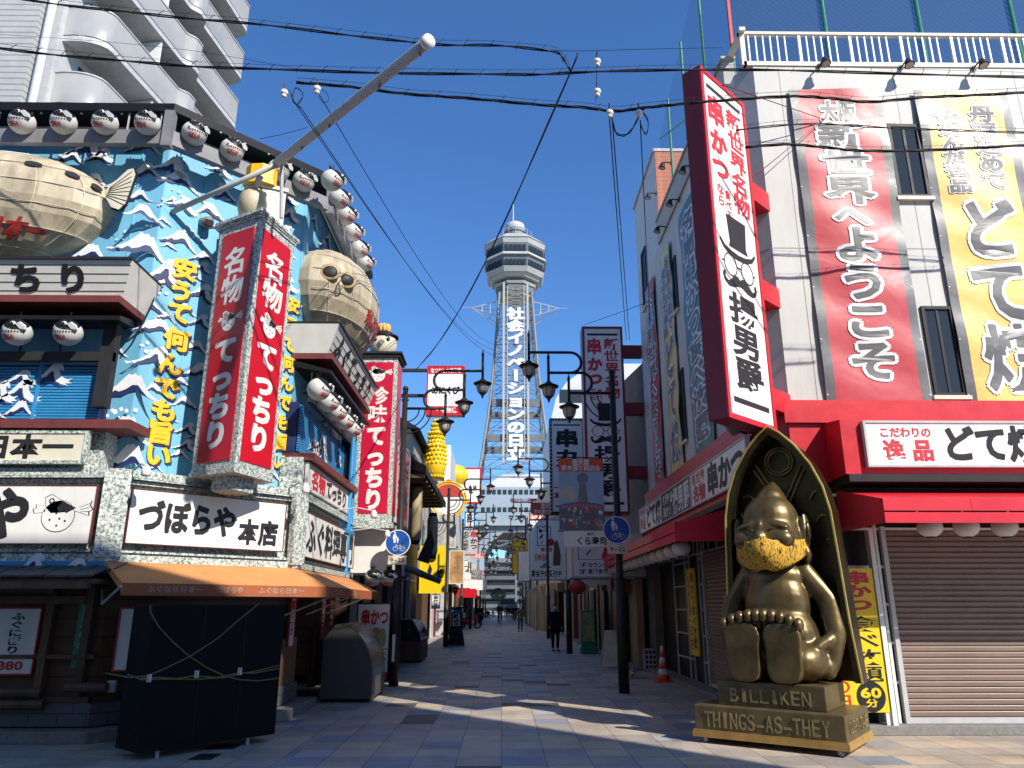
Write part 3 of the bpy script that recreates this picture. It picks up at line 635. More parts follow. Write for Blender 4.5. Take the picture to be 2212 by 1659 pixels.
def project(p):
    q = Matrix.Rotation(-YAW, 3, 'Z') @ (Vector(p) - EYE); z = q.y * cos(PITCH) + q.z * sin(PITCH); return 1106 + FPX * q.x / z, 829.5 - FPX * (q.z * cos(PITCH) - q.y * sin(PITCH)) / z
def onfish(x, y, c, ra, rn, rz, F):              # azimuth and latitude of the fish seen at a photo point
    best = None
    for i in range(-30, 31):
        for j in range(-28, 29):
            az, la = i * .05, j * .05; p = c + F.u * ra * sin(az) * cos(la) + F.n * rn * cos(az) * cos(la) + F.v * rz * sin(la); px_ = project(p); d = hypot(px_[0] - x, px_[1] - y)
            nrm = F.u * (sin(az) * cos(la) / ra) + F.n * (cos(az) * cos(la) / rn) + F.v * (sin(la) / rz)
            if nrm.dot(p - EYE) < 0 and (best is None or d < best[0]): best = (d, az, la)
    return best[1:]
# ---- the two big fish on the walls
def bigfish(t, F, u, v, ra, rz, rn, spots):
    c = F.p(u, v, 0); M_ = Matrix((F.u, F.n, F.v)).transposed()
    b = MB(); nu, nv = 20, 10
    b.ell(c, ra, rn, rz, nu, nv, M_, -90, 52); b.build('body', K['fish'], t)
    b = MB(); b.ell(c, ra * 1.004, rn * 1.004, rz * 1.004, nu, 3, M_, 52, 72); b.build('flank', K['wavewhite'], t)
    b = MB(); b.ell(c, ra * 1.008, rn * 1.008, rz * 1.008, nu, 3, M_, 70, 90); b.build('back', K['black'], t)
    def S(az, la, k=1.0): return c + M_ @ Vector((ra * k * sin(az) * cos(la), rn * k * cos(az) * cos(la), rz * k * sin(la)))
    b = MB()
    for la in (-54, -33, -12, 9, 30): b.tube([S(a / 10, radians(la), 1.0) for a in range(-15, 16)], .008, 4)
    for az in (-1.2, -.75, -.3, .15, .6, 1.05): b.tube([S(az, radians(l), 1.0) for l in range(-80, 53, 12)], .006, 4)
    b.build('seams', K['cream'], t)
    return c, S
fc = FW.px(20, 452, .1); t = thing('fish_sculpture', 'huge beige puffer fish on the front wall with a fan tail', 'sculpture', FW.p(fc[0], fc[1]))
c, S = bigfish(t, FW, fc[0] - .3, 7.4, 1.85, .95, .85, None)
b = MB()
class SF:
    def __init__(s, S, az, la, ka, kl): s.S = S; s.a = az; s.l = la; s.ka = ka; s.kl = kl
    def p(s, a, b_, c_=0): return s.S(s.a + a * s.ka, s.l + b_ * s.kl, 1.0 + max(c_, .004) * 2)
for az, la in ((-.75, .60), (-.3, .6), (.15, .58), (.58, .5), (.95, .42), (1.22, .30)): b.poly(SF(S, az, la, 1, 1), ngon(0, 0, .085, .07, 12), .008)
b.build('spots', K['dark'], t)
a1_ = onfish(3, 490, c, 1.85, .85, .95, FW); a2_ = onfish(58, 490, c, 1.85, .85, .95, FW); kk = (a2_[0] - a1_[0]) / .95
b = MB(); tx(b, SF(S, a1_[0] - 1.0 * kk, a1_[1] - .16, 1, 1), '日本一', 0, 0, 3 * kk, .34, 'h', .06, .008); b.build('lettering', K['redink2'], t)
tu, tv = FW.px(252, 415, .3); G = FW.sh(tu, tv, .28); b = MB()
pts = [(-.16, .0), (-.12, .12), (-.02, .2), (.12, .38), (.2, .4), (.24, .3), (.2, .05), (.16, -.2), (.08, -.3), (-.04, -.26), (-.13, -.12)]
b.mi = 1; b.prism(G, [(a * 1.08, e * 1.06) for a, e in pts], -.02, .02); b.mi = 0; b.prism(G, pts, -.03, .035); b.mi = 1
for k in range(8): a_ = -.9 + k * .27; b.tube([G.p(-.12 + .02 * sin(a_), .02 * k - .08, .038), G.p(.17 + .04 * cos(a_), -.25 + k * .085, .038)], .006, 4)
b.build('tail_fin', [K['cream'], K['ink']], t)
c_ = FWS.p(13.7, 7.15, .15); EYES = [onfish(714, 590, c_, 1.6, .95, 1.02, FWS), onfish(750, 608, c_, 1.6, .95, 1.02, FWS)]; MOUTH = onfish(736, 616, c_, 1.6, .95, 1.02, FWS)
fu = FWS.px(722, 655, .45); t = thing('fish_sculpture', 'huge beige puffer fish with staring eyes above the street side balcony', 'sculpture', FWS.p(fu[0], fu[1]))
c, S = bigfish(t, FWS.sh(0, 0, .15), 13.7, 7.15, 1.6, 1.02, .95, None)
b = MB(); b.smooth = True
for az, la in EYES:
    q = S(az, la, 1.0); M_ = (q - c).normalized().to_track_quat('Z', 'Y').to_matrix()
    b.mi = 2; b.ell(q, .19, .17, .03, 16, 6, M_); b.mi = 1; b.ell(q + (q - c).normalized() * .02, .13, .115, .03, 16, 6, M_)
q = S(*MOUTH, 1.0); b.mi = 2; b.tube([q + Vector((0, .12 * cos(a / 8 * 2 * pi), .12 * sin(a / 8 * 2 * pi))) for a in range(9)], .014, 5)
b.build('eye', [K['white'], K['dark'], mat('stained_ring', (.42, .30, .15), .6)], t)
b = MB(); tx(b, SF(S, -.35, -.52, .4, .45), '私の味自慢', 0, .1, 2.9, .75, 'h', .05, .008); b.build('lettering', K['redink2'], t)
G = FWS.sh(15.45, 7.0, .25); b = MB(); b.prism(G, [(-.25, .08), (.5, .35), (.62, .3), (.55, -.55), (.4, -.5), (-.22, -.12)], -.02, .03)
b.mi = 1
for k in range(7): b.tube([G.p(-.2, -.02 * k + .05, .035), G.p(.5, .28 - k * .12, .035)], .007, 4)
b.build('tail_fin', [K['cream'], K['lgrey']], t)

# ---- tiled pent roof and ground floor trim
b = MB(); rr = random.Random(3)
for row in range(3):
    y0 = 9.55 + row * .27; z0 = 1.93 + row * .085
    for i in range(15):
        x0 = -9.2 + i * .3 + row * .13
        if x0 > -5.0 - row * .05: continue
        b.hexa([(x0, y0, z0), (x0 + .285, y0, z0 + rr.uniform(0, .012)), (x0 + .285, y0 + .32, z0 + .1), (x0, y0 + .32, z0 + .1), (x0, y0, z0 + .03), (x0 + .285, y0, z0 + .03 + rr.uniform(0, .015)), (x0 + .285, y0 + .32, z0 + .13), (x0, y0 + .32, z0 + .13)])
b.build('pent_roof', K['slate'], LB)
b = MB(); b.box((-14, 9.6, 1.86), (-5.0, 10.34, 1.92)); b.box((-14, 9.55, 1.8), (-5.05, 9.62, 1.88)); b.box((-14, 10.2, 1.62), (-5.4, 10.345, 1.72)); b.box((-14, 10.24, .95), (-5.2, 10.345, 1.0)); b.box((-14, 10.26, .42), (-5.2, 10.345, .5)); b.ob(Frame((-5.2, 10.35, 0), (1, 1, 0)), 0, .42, 2.4, .5, 0, .05)
for x in (-5.35, -5.85, -7.2): b.box((x - .05, 10.22, .5), (x + .05, 10.34, 1.9))
b.build('timber_trim', K['wood'], LB)
b = MB(); b.foot([(-14, 9.98), (-5.1, 9.98), (-3.2, 11.88), (-3.2, 12.2), (-14, 12.2)], 1.99, 2.15); b.build('blue_strip', K['slat'], LB)
mw = MB()
for x, w_ in ((-5.45, .5), (-6.05, .6), (-6.8, .8), (-7.6, .7)): wave(FB.sh(0, 0, .02), x, 2.09, w_, 1, .004)
mw.build('strip_waves', [K['wavewhite'], K['navy']], LB)
# menu boards on the timber wall
FG = Frame((0, 10.3, 0), (1, 0, 0))
r = FG.rect(-30, 1312, 98, 1460); t, G, W, H = board('menu_board', 'white menu board with the red number 880', FG, (r[0], at(50, 1458, Y=10.3).z, r[2], at(50, 1312, Y=10.3).z), K['signwhite'], K['redink'], .02, .06, 'menu')
letter(t, G, W, H, [('ふぐにぎり', .34, .3, .66, .95, 'v', 0, .03), ('880', .2, .05, .8, .2, 'h', 1, .05)], [K['ink'], K['redink']])
r = FG.rect(245, 1312, 296, 1450); t, G, W, H = board('menu_board', 'white menu board half hidden by the black shutter box', FG, (r[0], at(50, 1450, Y=10.3).z, r[0] + .75, at(50, 1312, Y=10.3).z), K['signwhite'], K['redink'], .02, .06, 'menu')
letter(t, G, W, H, [('ふぐちり', .3, .3, .62, .95, 'v', 0, .03), ('1200', .2, .05, .8, .2, 'h', 1, .05)], [K['ink'], K['redink']])
r = FG.rect(153, 1300, 180, 1442); zb = at(150, 1442, Y=10.3).z; t, G, W, H = board('address_plate', 'narrow green address plate numbered 5', FG, (r[0], zb, r[0] + .17, zb + .88), K['green'], None, 0, .012, 'plate')
letter(t, G, W, H, [('恵美須東二丁目', .3, .42, .7, .94, 'v', 0, .01), ('5', .3, .26, .7, .34, 'h', 0, .02)], [K['signwhite']])
b = MB()
for x0, x1, z in ((-7.5, -5.75, .56), (-7.5, -5.7, .42), (-5.45, -4.95, .62), (-7.5, -5.8, 1.82)): b.tube([(x0, 10.18, z), (x1, 10.18, z)], .06, 10)
b.smooth = True; b.build('log_ledge', K['wood'], LB)
# orange awning wrapped around the corner
t = thing('awning', 'orange canvas awning wrapped around the restaurant corner', 'awning', (-3.6, 11.2, 2.1))
Tp = [(-5.1, 9.98), (-3.18, 11.9), (-3.18, 16.3)]; Fp = [(-4.63, 9.53), (-2.56, 11.63), (-2.56, 16.3)]; zT, zF, zV = 2.15, 1.87, 1.72
b = MB()
for i in range(2):
    n = 10
    for k in range(n):
        l = lambda A, f: (A[i][0] + (A[i + 1][0] - A[i][0]) * f, A[i][1] + (A[i + 1][1] - A[i][1]) * f)
        a0, a1, c0, c1_ = l(Tp, k / n), l(Tp, (k + 1) / n), l(Fp, k / n), l(Fp, (k + 1) / n)
        s0, s1 = zF - .012 * sin(k / n * pi), zF - .012 * sin((k + 1) / n * pi)
        b.quad((*c0, s0), (*c1_, s1), (*a1, zT), (*a0, zT)); b.quad((*a0, zT - .012), (*a1, zT - .012), (*c1_, s1 - .012), (*c0, s0 - .012))
b.quad((*Tp[0], zT), (Tp[0][0] - .02, Tp[0][1], zT - .06), (*Fp[0], zF - .1), (*Fp[0], zF))
b.build('canopy', K['awnO'], t)
b = MB(); fs_ = Frame((Fp[0][0], Fp[0][1], 0), (Fp[1][0] - Fp[0][0], Fp[1][1] - Fp[0][1], 0)); L0 = hypot(Fp[1][0] - Fp[0][0], Fp[1][1] - Fp[0][1]); fs2 = Frame((-2.56, 0, 0), (0, 1, 0))
b.ob(fs_, 0, zV, L0, zF, -.012, .0); b.ob(fs2, Fp[1][1], zV, 16.3, zF, -.012, .0); b.build('valance', mat('valance_rust', (.36, .10, .035), .7, var=.2), t)
b = MB()
for s, u, w_ in (('ふぐなら日本一', .3, .72), ('づぼらや', 1.2, .38), ('ふぐなら日本一', 1.8, .72)): tx(b, fs_, s, u, zV + .04, u + w_, zV + .125, 'h', .02, .003)
for s, u, w_ in (('づぼらや', 12, .5), ('ふぐなら日本一', 13, 1)): tx(b, fs2, s, u, zV + .04, u + w_, zV + .125, 'h', .02, .003)
b.build('valance_lettering', mat('faded_letters', (.40, .28, .2), .7), t)
b = MB(); b.tube([(Fp[0][0], Fp[0][1], zF - .04), (-5.0, 9.85, 1.62)], .016, 6); b.tube([(-5.0, 9.85, 1.62), (-5.2, 10.2, 1.8)], .012, 6)
for y in (12.6, 14.0, 15.5): b.tube([(-2.58, y, zF - .06), (-3.4, y - .3, 1.45)], .014, 6)
b.build('arm', K['lgrey'], t)
# black shutter box across the chamfer doorway
A = at(296, 1626, Z=.09); B = at(594, 1584, Z=.09)
A.z = B.z = 0; dB = (B - A).normalized(); FK = Frame((A.x, A.y, 0), dB); LK = (B - A).length; dk = at(258, 1621, Z=.09); 
t = thing('shutter_box', 'matte black boarded shutter box tied with rope', 'shutter', (A.x, A.y, 0))
zt = at(296, 1306, Y=A.y).z
b = MB(); b.ob(FK, 0, .08, LK, zt, -.55, 0); b.build('casing', mat('matte_black_board', (.0075, .0066, .0060), .85, var=.3, scale=3), t, bevel=.008)
b = MB(); b.mi = 0
for u in (LK * .36, LK * .68): b.ob(FK, u - .004, .1, u + .004, zt - .02, 0, .003)
b.build('board_joints', K['black'], t)
b = MB()
for u in (.25, LK * .8): b.tube([FK.p(u, 0, -.06), FK.p(u, .09, -.06)], .022, 8)
b.build('foot', K['lgrey'], t)
def kp(x, y, c=.02): u, v = FK.px(x, y); return FK.p(u, v, c)
def rope(pts, lab, r=.0075):
    q = [kp(*p) for p in pts]
    tag(MB().tube(q, r, 6).build('rope', K['rope'], None, q[len(q) // 2]), lab, 'rope', 'ropes tied round the black shutter box')
c4 = lambda L_: [(x * .3224, 1179.5 + y * .3224) for x, y in L_]
rope(c4([(1000, 400), (1005, 450), (1060, 545), (1160, 650), (1265, 740), (1380, 815), (1500, 870), (1600, 895), (1720, 903), (1860, 885)]), 'striped rope falling from the upper left of the black box to its right edge')
rope(c4([(1730, 385), (1600, 490), (1450, 620), (1265, 740), (1100, 820), (980, 870), (860, 880), (700, 850)]), 'striped rope rising from the lower left to the upper right of the black box')
rope(c4([(940, 885), (1060, 880), (1180, 888), (1290, 870), (1450, 880), (1590, 850), (1700, 850), (1865, 820)]), 'slack chain of striped rope along the middle of the black box')
rope(c4([(850, 860), (940, 895), (1100, 890), (1300, 893), (1500, 880), (1700, 838), (1865, 800)]), 'taut striped rope crossing the middle of the black box')
for x, y, n_ in ((990, 885, 'left'), (1308, 858, 'middle'), (1597, 838, 'right')):
    X, Y = c4([(x, y)])[0]; q = kp(X, Y, .03); b = MB(); b.box(q - Vector((.02, .012, .04)), q + Vector((-.004, .012, .04))); b.box(q + Vector((.006, -.012, -.04)), q + Vector((.022, .012, .04))); tag(b.build('rope_clip', K['white'], None, q), f'white plastic clip, {n_} of three on the ropes', 'clip', 'white clips on the ropes')
# small boxes on the timber wall, manhole plates
for i, (x, y) in enumerate(((390, 1540),)): pass
u, v = FG.px(392, 1535 - 1250 + 1250)
q = Vector((-4.95, 10.3, .62)); tag(MB().box(q - Vector((.05, .03, .07)), q + Vector((.05, .03, .07))).build('socket_box', K['lgrey'], None, q, .006), 'small pale socket box on the timber wall left of the black box', 'box')
for x0, x1, y, n_ in ((420, 468, 1634, 'farther'), (455, 515, 1612, 'nearer')):
    a = at(x0, y, Z=.004); c = at(x1, y, Z=.004); b = MB(); b.box((a.x, a.y - .18, .001), (c.x, a.y + .16, .006)); tag(b.build('drain_cover', K['dark'], None, (a.x, a.y, 0)), f'dark rectangular drain cover in the paving, {n_} one to the black box', 'drain cover')
# street side ground floor: brick pier, dark recess, strips
b = MB(); b.box((-3.5, 12.15, .42), (-3.38, 13.15, 1.1)); b.box((-3.5, 14.5, .2), (-3.38, 16.2, 1.2)); b.build('brick_panel', mat('dado_brick', (.20, .10, .06), .7, var=.3, scale=12, bump=.3), LB)
FS = Frame((-3.36, 0, 0), (0, 1, 0))
for s, u, w_, zb, zt_, lab in (('福てっさ', 12.45, .32, .98, 1.72, 'narrow menu strip beside the black shutter box'), ('てっさ', 14.6, .3, 1.0, 1.7, 'narrow menu strip above the steel case, nearer one'), ('白子', 15.3, .3, 1.0, 1.7, 'narrow menu strip above the steel case, farther one')):
    t, G, W, H = board('menu_strip', lab, FS, (u, zb, u + w_, zt_), K['signwhite'], K['redink'], .012, .03, 'menu'); letter(t, G, W, H, [(s[0], .15, .76, .85, .97, 'v', 1, .04), (s[1:], .2, .22, .8, .74, 'v', 0, .04)], [K['ink'], K['redink']])
# curved stainless roll-top case
q = at(705, 1518, Z=0); q2 = at(778, 1518, Z=0)
t = thing('steel_case', 'stainless roll top counter case with a curved front', 'case', (q.x, q.y, 0))
F = Frame((q.x - .12, q.y, 0), (1, 0, 0)); Wc = q2.x - q.x + .30
prof = [(0, .06), (0, 1.25)] + [(Wc * .27 + Wc * .73 * sin(a), .40 + .88 * cos(a)) for a in [radians(x) for x in range(-14, 91, 8)]] + [(Wc, .06)]
b = MB(); b.prism(F, prof[::-1] if False else prof[::-1], -1.5, 0); b.build('casing', K['steel'], t)
b = MB()
top = [(Wc * .27 + Wc * .735 * sin(a), .40 + .887 * cos(a)) for a in [radians(x) for x in range(-14, 91, 8)]]
for i in range(len(top) - 1): b.quad(F.p(*top[i], .005), F.p(*top[i + 1], .005), F.p(*top[i + 1], -1.505), F.p(*top[i], -1.505))
b.smooth = True; b.build('roll_cover', mat('polished_steel', (.55, .53, .5), .22, metal=1, var=.1), t)
b = MB(); b.ob(F, .03, .0, Wc - .03, .06, -1.46, -.04); b.build('base', K['black'], t)
# ============================================================ RIGHT RESTAURANT
F2 = Frame((0, 10.6, 0), (1, 0, 0)); FR = Frame((3.95, 0, 0), (0, -1, 0))
RB = thing('restaurant_building', 'white panelled corner restaurant with red fascia and rooftop railing', 'building', (4.2, 10.6, 0))
b = MB(); b.foot([(4.2, 10.6), (15, 10.6), (15, 20.2), (3.95, 20.2), (3.95, 10.85)], 3.3, 10.34); b.build('wall', K['panel'], RB)
b = MB(); b.foot([(3.95, 17.2), (9, 17.2), (9, 20.2), (3.95, 20.2)], 10.34, 13.1); b.build('stair_tower', K['panelS'], RB)
b = MB(); b.ob(F2.sh(0, 0, -6.6), 3.97, 10.34, 9, 13.06, 0, .02); b.build('brick_face', K['bricks'], RB)
b = MB(); b.box((3.9, 17.16, 13.06), (9.05, 20.25, 13.14)); b.build('tower_coping', K['lgrey'], RB)
b = MB(); b.foot([(4.25, 10.72), (15, 10.72), (15, 20), (4.1, 20), (4.1, 10.9)], 0, 3.3); b.build('ground_floor_wall', K['black'], RB)  # black panels; the darkness of the recessed floor is put into this colour too
# joints, parapet of the street side
b = MB()
for z in (6.95, 8.85): b.ob(F2, 4.22, z, 15, z + .012, 0, .004)
for u in (4.62, 6.55, 8.6): b.ob(F2, u, 4.5, u + .01, 10.3, 0, .003)
b.ob(Frame((3.95, 10.85, 0), (1, -1, 0)), 0, 6.95, .3, 6.96, 0, .004); b.build('panel_joints', K['grey'], RB)
b = MB(); b.box((3.9, 11.2, 10.34), (4.1, 17.15, 10.95)); b.box((3.86, 11.15, 10.95), (4.12, 17.15, 11.0)); b.build('roof_parapet', K['concrete'], RB)
# roof railing
b = MB(); zb, zr = 10.36, 11.02; b.box((4.05, 10.58, 10.34), (15, 10.75, 10.42)); b.box((4.0, 10.58, 10.98), (15, 10.66, 11.03)); b.box((4.0, 10.5, 10.98), (4.1, 11.2, 11.05)); b.box((4.02, 10.58, 10.34), (4.1, 10.66, 11.0))
b.build('railing', K['cream'], RB)
b = MB()
for i in range(64):
    x = 4.16 + i * .125
    if i % 7 != 6: b.box((x, 10.6, 10.42), (x + .022, 10.622, 10.98))
o = b.build('balusters', K['white'], RB); 
for i in range(9): MB().box((5.02 + i * .875, 10.595, 10.42), (5.065 + i * .875, 10.63, 10.98)).build('railing_post', K['white'], RB)
# tall green posts with dark blue netting
net = bpy.data.materials.new('blue_netting'); net.use_nodes = True; N, L, P = nodes(net); P.inputs['Base Color'].default_value = (.012, .045, .12, 1); P.inputs['Roughness'].default_value = .9
tr = N.new('ShaderNodeBsdfTransparent'); mx = N.new('ShaderNodeMixShader'); wv = N.new('ShaderNodeTexWave'); wv.bands_direction = 'DIAGONAL'; wv.inputs['Scale'].default_value = 5; g = N.new('ShaderNodeNewGeometry'); L.new(g.outputs['Position'], wv.inputs['Vector'])
mr = N.new('ShaderNodeMapRange'); mr.inputs['To Min'].default_value = .42; mr.inputs['To Max'].default_value = .62; L.new(wv.outputs['Fac'], mr.inputs['Value']); L.new(mr.outputs[0], mx.inputs[0]); L.new(tr.outputs[0], mx.inputs[1]); L.new(P.outputs[0], mx.inputs[2]); L.new(mx.outputs[0], N['Material Output'].inputs['Surface'])
net2 = net.copy(); net2.name = 'thin_netting'; mr2 = [n for n in net2.node_tree.nodes if n.type == 'MAP_RANGE'][0]; mr2.inputs['To Min'].default_value = .08; mr2.inputs['To Max'].default_value = .2
t = thing('net_fence', 'tall dark blue netting on green posts above the roof railing', 'fence', (4.1, 11.3, 10.34))
b = MB(); b.quad((4.1, 11.3, 10.36), (15, 11.3, 10.36), (15, 11.3, 15), (4.1, 11.3, 15)); b.build('netting', net, t)
b = MB(); b.quad((4.1, 11.3, 10.36), (4.1, 17.1, 10.36), (4.1, 17.1, 13.4), (4.1, 11.3, 15)); b.build('side_netting', net2, t)
for i in range(5): MB().tube([(4.12 + i * 1.75, 11.26, 10.34), (4.12 + i * 1.75, 11.26, 15)], .035, 8).build('post', K['green'], t)
for y, h in ((12.8, 14.6), (14.4, 14.1), (15.9, 13.7)): MB().tube([(4.08, y, 10.34), (4.08, y, h)], .03, 8).build('post', K['green'], t)
MB().tube([(4.08, 11.26, 10.5), (4.08, 17.0, 13.3)], .02, 6).build('brace', K['green'], t)
MB().box((3.98, 10.9, 11.05), (4.03, 10.95, 15)).build('corner_post', K['red'], t)
# windows between the banners and on the tower side
def window(F, u0, v0, u1, v1):
    o = MB().ring(F, (u0, v0, u1, v1), (u0 + .05, v0 + .05, u1 - .05, v1 - .05), -.02, .035).build('window', K['dark'], RB)
    MB().ob(F, u0 + .05, v0 + .05, u1 - .05, v1 - .05, -.01, .008).build('pane', K['glass'], o)
    MB().ob(F, (u0 + u1) / 2 - .02, v0 + .05, (u0 + u1) / 2 + .02, v1 - .05, .008, .02).build('mullion', K['dark'], o)
    MB().ob(F, u0 - .04, v0 - .06, u1 + .04, v0, 0, .07).build('sill', K['cream'], o)
window(F2, 6.3, 7.85, 6.82, 9.2); window(F2, 6.36, 4.56, 6.84, 5.98)
for (x0, y0, x1, y1) in ((1452, 560, 1470, 640), (1460, 700, 1475, 800)):
    pass
window(FR, -15.95, 8.0, -15.62, 9.3); window(FR, -15.95, 5.0, -15.62, 6.6); window(FR, -19.5, 9.5, -18.9, 11.2)
# red fascia
b = MB(); b.foot([(4.12, 10.5), (15, 10.5), (15, 10.7), (4.2, 10.7)], 3.28, 4.47); b.foot([(4.05, 10.44), (15, 10.44), (15, 10.55), (4.1, 10.55)], 4.12, 4.4)
b.prism(Frame((4.62, 0, 0), (0, -1, 0)), [(-10.5, 4.12), (-10.5, 3.3), (-9.98, 3.3), (-9.98, 4.05)][::1], -10.4, 0)
b.foot([(3.83, 10.9), (4.12, 10.5), (4.2, 10.7), (3.95, 10.95)], 3.28, 4.47)
b.box((3.83, 10.9, 4.12), (3.96, 20.2, 4.47)); b.box((3.72, 11.6, 3.3), (3.96, 20.2, 4.12))
b.build('fascia', K['red'], RB)
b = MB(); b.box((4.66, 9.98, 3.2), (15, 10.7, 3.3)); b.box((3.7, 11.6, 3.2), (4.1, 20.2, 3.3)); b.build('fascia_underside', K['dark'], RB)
# shutters
def shutter(F, u0, u1, v0, v1, lab):
    t = thing('roller_shutter', lab, 'shutter', F.p((u0 + u1) / 2, v0, 0)); b = MB(); n = int((v1 - v0) / .072); h = (v1 - v0) / n
    for k in range(n):
        z = v0 + k * h; pr = [(z, .0), (z + h * .25, .022), (z + h * .72, .022), (z + h * .86, .006), (z + h, .0)]
        for i in range(4): b.quad(F.p(u0, pr[i][0], pr[i][1]), F.p(u1, pr[i][0], pr[i][1]), F.p(u1, pr[i + 1][0], pr[i + 1][1]), F.p(u0, pr[i + 1][0], pr[i + 1][1]))
    b.build('curtain', K['shutter'], t); MB().ob(F, u0, v0 - .07, u1, v0 - .0, -.01, .03).build('bottom_rail', K['lgrey'], t)
    MB().ob(F, u0 - .06, v0 - .07, u0, v1 + .05, -.02, .06).build('guide', K['lgrey'], t); MB().ob(F, u1, v0 - .07, u1 + .06, v1 + .05, -.02, .06).build('guide', K['lgrey'], t)
shutter(Frame((0, 10.68, 0), (1, 0, 0)), 5.36, 14.5, .19, 2.62, 'wide beige roller shutter under the sunlit awning')
shutter(Frame((4.02, 0, 0), (0, -1, 0)), -15.3, -11.2, .19, 2.6, 'shaded roller shutter behind the bronze statue')
b = MB(); b.box((4.3, 10.45, 0), (15, 10.72, .12)); b.box((3.72, 10.9, 0), (4.1, 20.2, .1)); b.box((4.2, 10.4, .0), (4.35, 10.9, .1)); b.build('step', K['stone'], RB, bevel=.01)
# pale grid frames round the glazing
b = MB(); F = Frame((0, 10.7, 0), (1, 0, 0)); 
for v in (.6, 1.1, 1.6, 2.1, 2.62, 3.1): b.ob(F, 4.3, v, 5.3 if v < 2.6 else 15, v + .035, 0, .03)
for u in (4.3, 5.22): b.ob(F, u, .12, u + .04, 3.15, 0, .035)
for k in range(1, 14): b.ob(F, 5.22 + k * .65, 2.66, 5.25 + k * .65, 3.15, 0, .03)
b.build('glazing_bars', K['white'], RB)
b = MB(); F = Frame((4.08, 0, 0), (0, -1, 0))
for y0, y1 in ((15.45, 15.95), (16.75, 18.3)):
    for v in (.5, 1.0, 1.5, 2.0, 2.5): b.ob(F, -y1, v, -y0, v + .035, 0, .03)
    for y in ((y0, y1) if y1 < 16 else (y0, (y0 * .75 + y1 * .25), y1)): b.ob(F, -y - .02, .1, -y + .02, 3.1, 0, .035)
for k in range(16): b.ob(F, -19.9 + k * .6, 2.66, -19.87 + k * .6, 3.1, 0, .03)
b.ob(F, -20, 2.62, -10.9, 2.66, 0, .03); b.build('street_glazing_bars', K['lgrey'], RB)

# ---- awnings
def awning(name, F, u0, u1, z_back, z_front, proj, lab, ends=(1, 1)):
    t = thing('awning', lab, 'awning', F.p((u0 + u1) / 2, z_back, 0)); p = F.p
    b = MB(); n = 12
    for k in range(n):
        a = u0 + (u1 - u0) * k / n; c_ = u0 + (u1 - u0) * (k + 1) / n
        b.quad(p(a, z_front, proj), p(c_, z_front, proj), p(c_, z_back, 0), p(a, z_back, 0)); b.quad(p(a, z_back - .012, 0), p(c_, z_back - .012, 0), p(c_, z_front - .012, proj - .004), p(a, z_front - .012, proj - .004))
    for e, u in zip(ends, (u0, u1)):
        if e: s_ = .004 if u == u0 else -.004; b.quad(p(u, z_front - .3, 0), p(u, z_front - .3, proj), p(u, z_front, proj), p(u, z_back, 0)); b.quad(p(u + s_, z_back, 0), p(u + s_, z_front, proj), p(u + s_, z_front - .3, proj), p(u + s_, z_front - .3, 0))
    b.build('canopy', K['awnR'], t)
    b = MB(); b.ob(F, u0, z_front - .15, u1, z_front, proj, proj + .012)
    for k in range(int((u1 - u0) / 1.1) + 1): b.ob(F, u0 + k * 1.1, z_front - .15, u0 + k * 1.1 + .006, z_front, proj + .012, proj + .015)
    b.build('valance', K['awnR'], t)
    b = MB(); b.ob(F, u0, z_front - .3, u1, z_front - .17, proj + .0, proj + .012); b.build('lower_valance', K['awnR'], t)
    b = MB(); b.tube([p(u0, z_front - .02, proj - .02), p(u1, z_front - .02, proj - .02)], .018, 6); b.build('front_bar', K['darkred'], t)
    return t
awning('awning', Frame((0, 10.58, 0), (1, 0, 0)), 4.72, 14.5, 3.17, 2.88, 1.27, 'bright red canvas awning over the sunlit wide shutter', (1, 0))
awning('awning', Frame((3.94, 0, 0), (0, -1, 0)), -22.6, -12.1, 3.17, 2.88, 1.18, 'shaded red canvas awning along the side of the red fascia restaurant')
# ---- white paper lanterns
def paper(pos, lab, g, pr=[None]):
    if pr[0] is None:
        t = thing('paper_lantern', lab, 'lantern', pos, g); b = MB(); b.smooth = True
        prof = [(.06, -.125), (.07, -.118)] + [(.145 * sqrt(max(0, 1 - (z / .13) ** 2)) * (1 + .012 * (k % 2)) + .01, z) for k, z in enumerate([-.11 + i * .011 for i in range(21)])] + [(.07, .118), (.06, .125)]
        b.lathe(pos, prof, 18); b.build('shade', K['paper'], t)
        b = MB(); b.lathe(Vector(pos) - Vector((0, 0, .14)), [(.055, 0), (.06, .02)], 12); b.build('bottom_ring', K['dark'], t)
        b = MB(); b.lathe(Vector(pos) + Vector((0, 0, .12)), [(.06, 0), (.055, .02)], 12); b.tube([Vector(pos) + Vector((0, 0, .13)), Vector(pos) + Vector((0, 0, .3))], .006, 5); b.build('top_ring', K['dark'], t)
        pr[0] = t; return
    dup(pr[0], pos, 0, lab, g)
for x, n_ in ((2008, 'left'), (2087, 'middle'), (2170, 'right')):
    q = at(x, 1138, Y=9.72); paper(q, f'white paper lantern under the sunlit red awning, {n_} of three', 'paper lanterns under the sunlit awning')
for i in range(14):
    y = 12.75 + i * .66; paper(Vector((2.98, y, 2.52)), 'white paper lantern under the shaded side awning, ' + ['first', 'second', 'third', 'fourth', 'fifth', 'sixth', 'seventh', 'eighth', 'ninth', 'tenth', 'eleventh', 'twelfth', 'thirteenth', 'last'][i] + ' from the statue end', 'paper lanterns under the shaded awning')

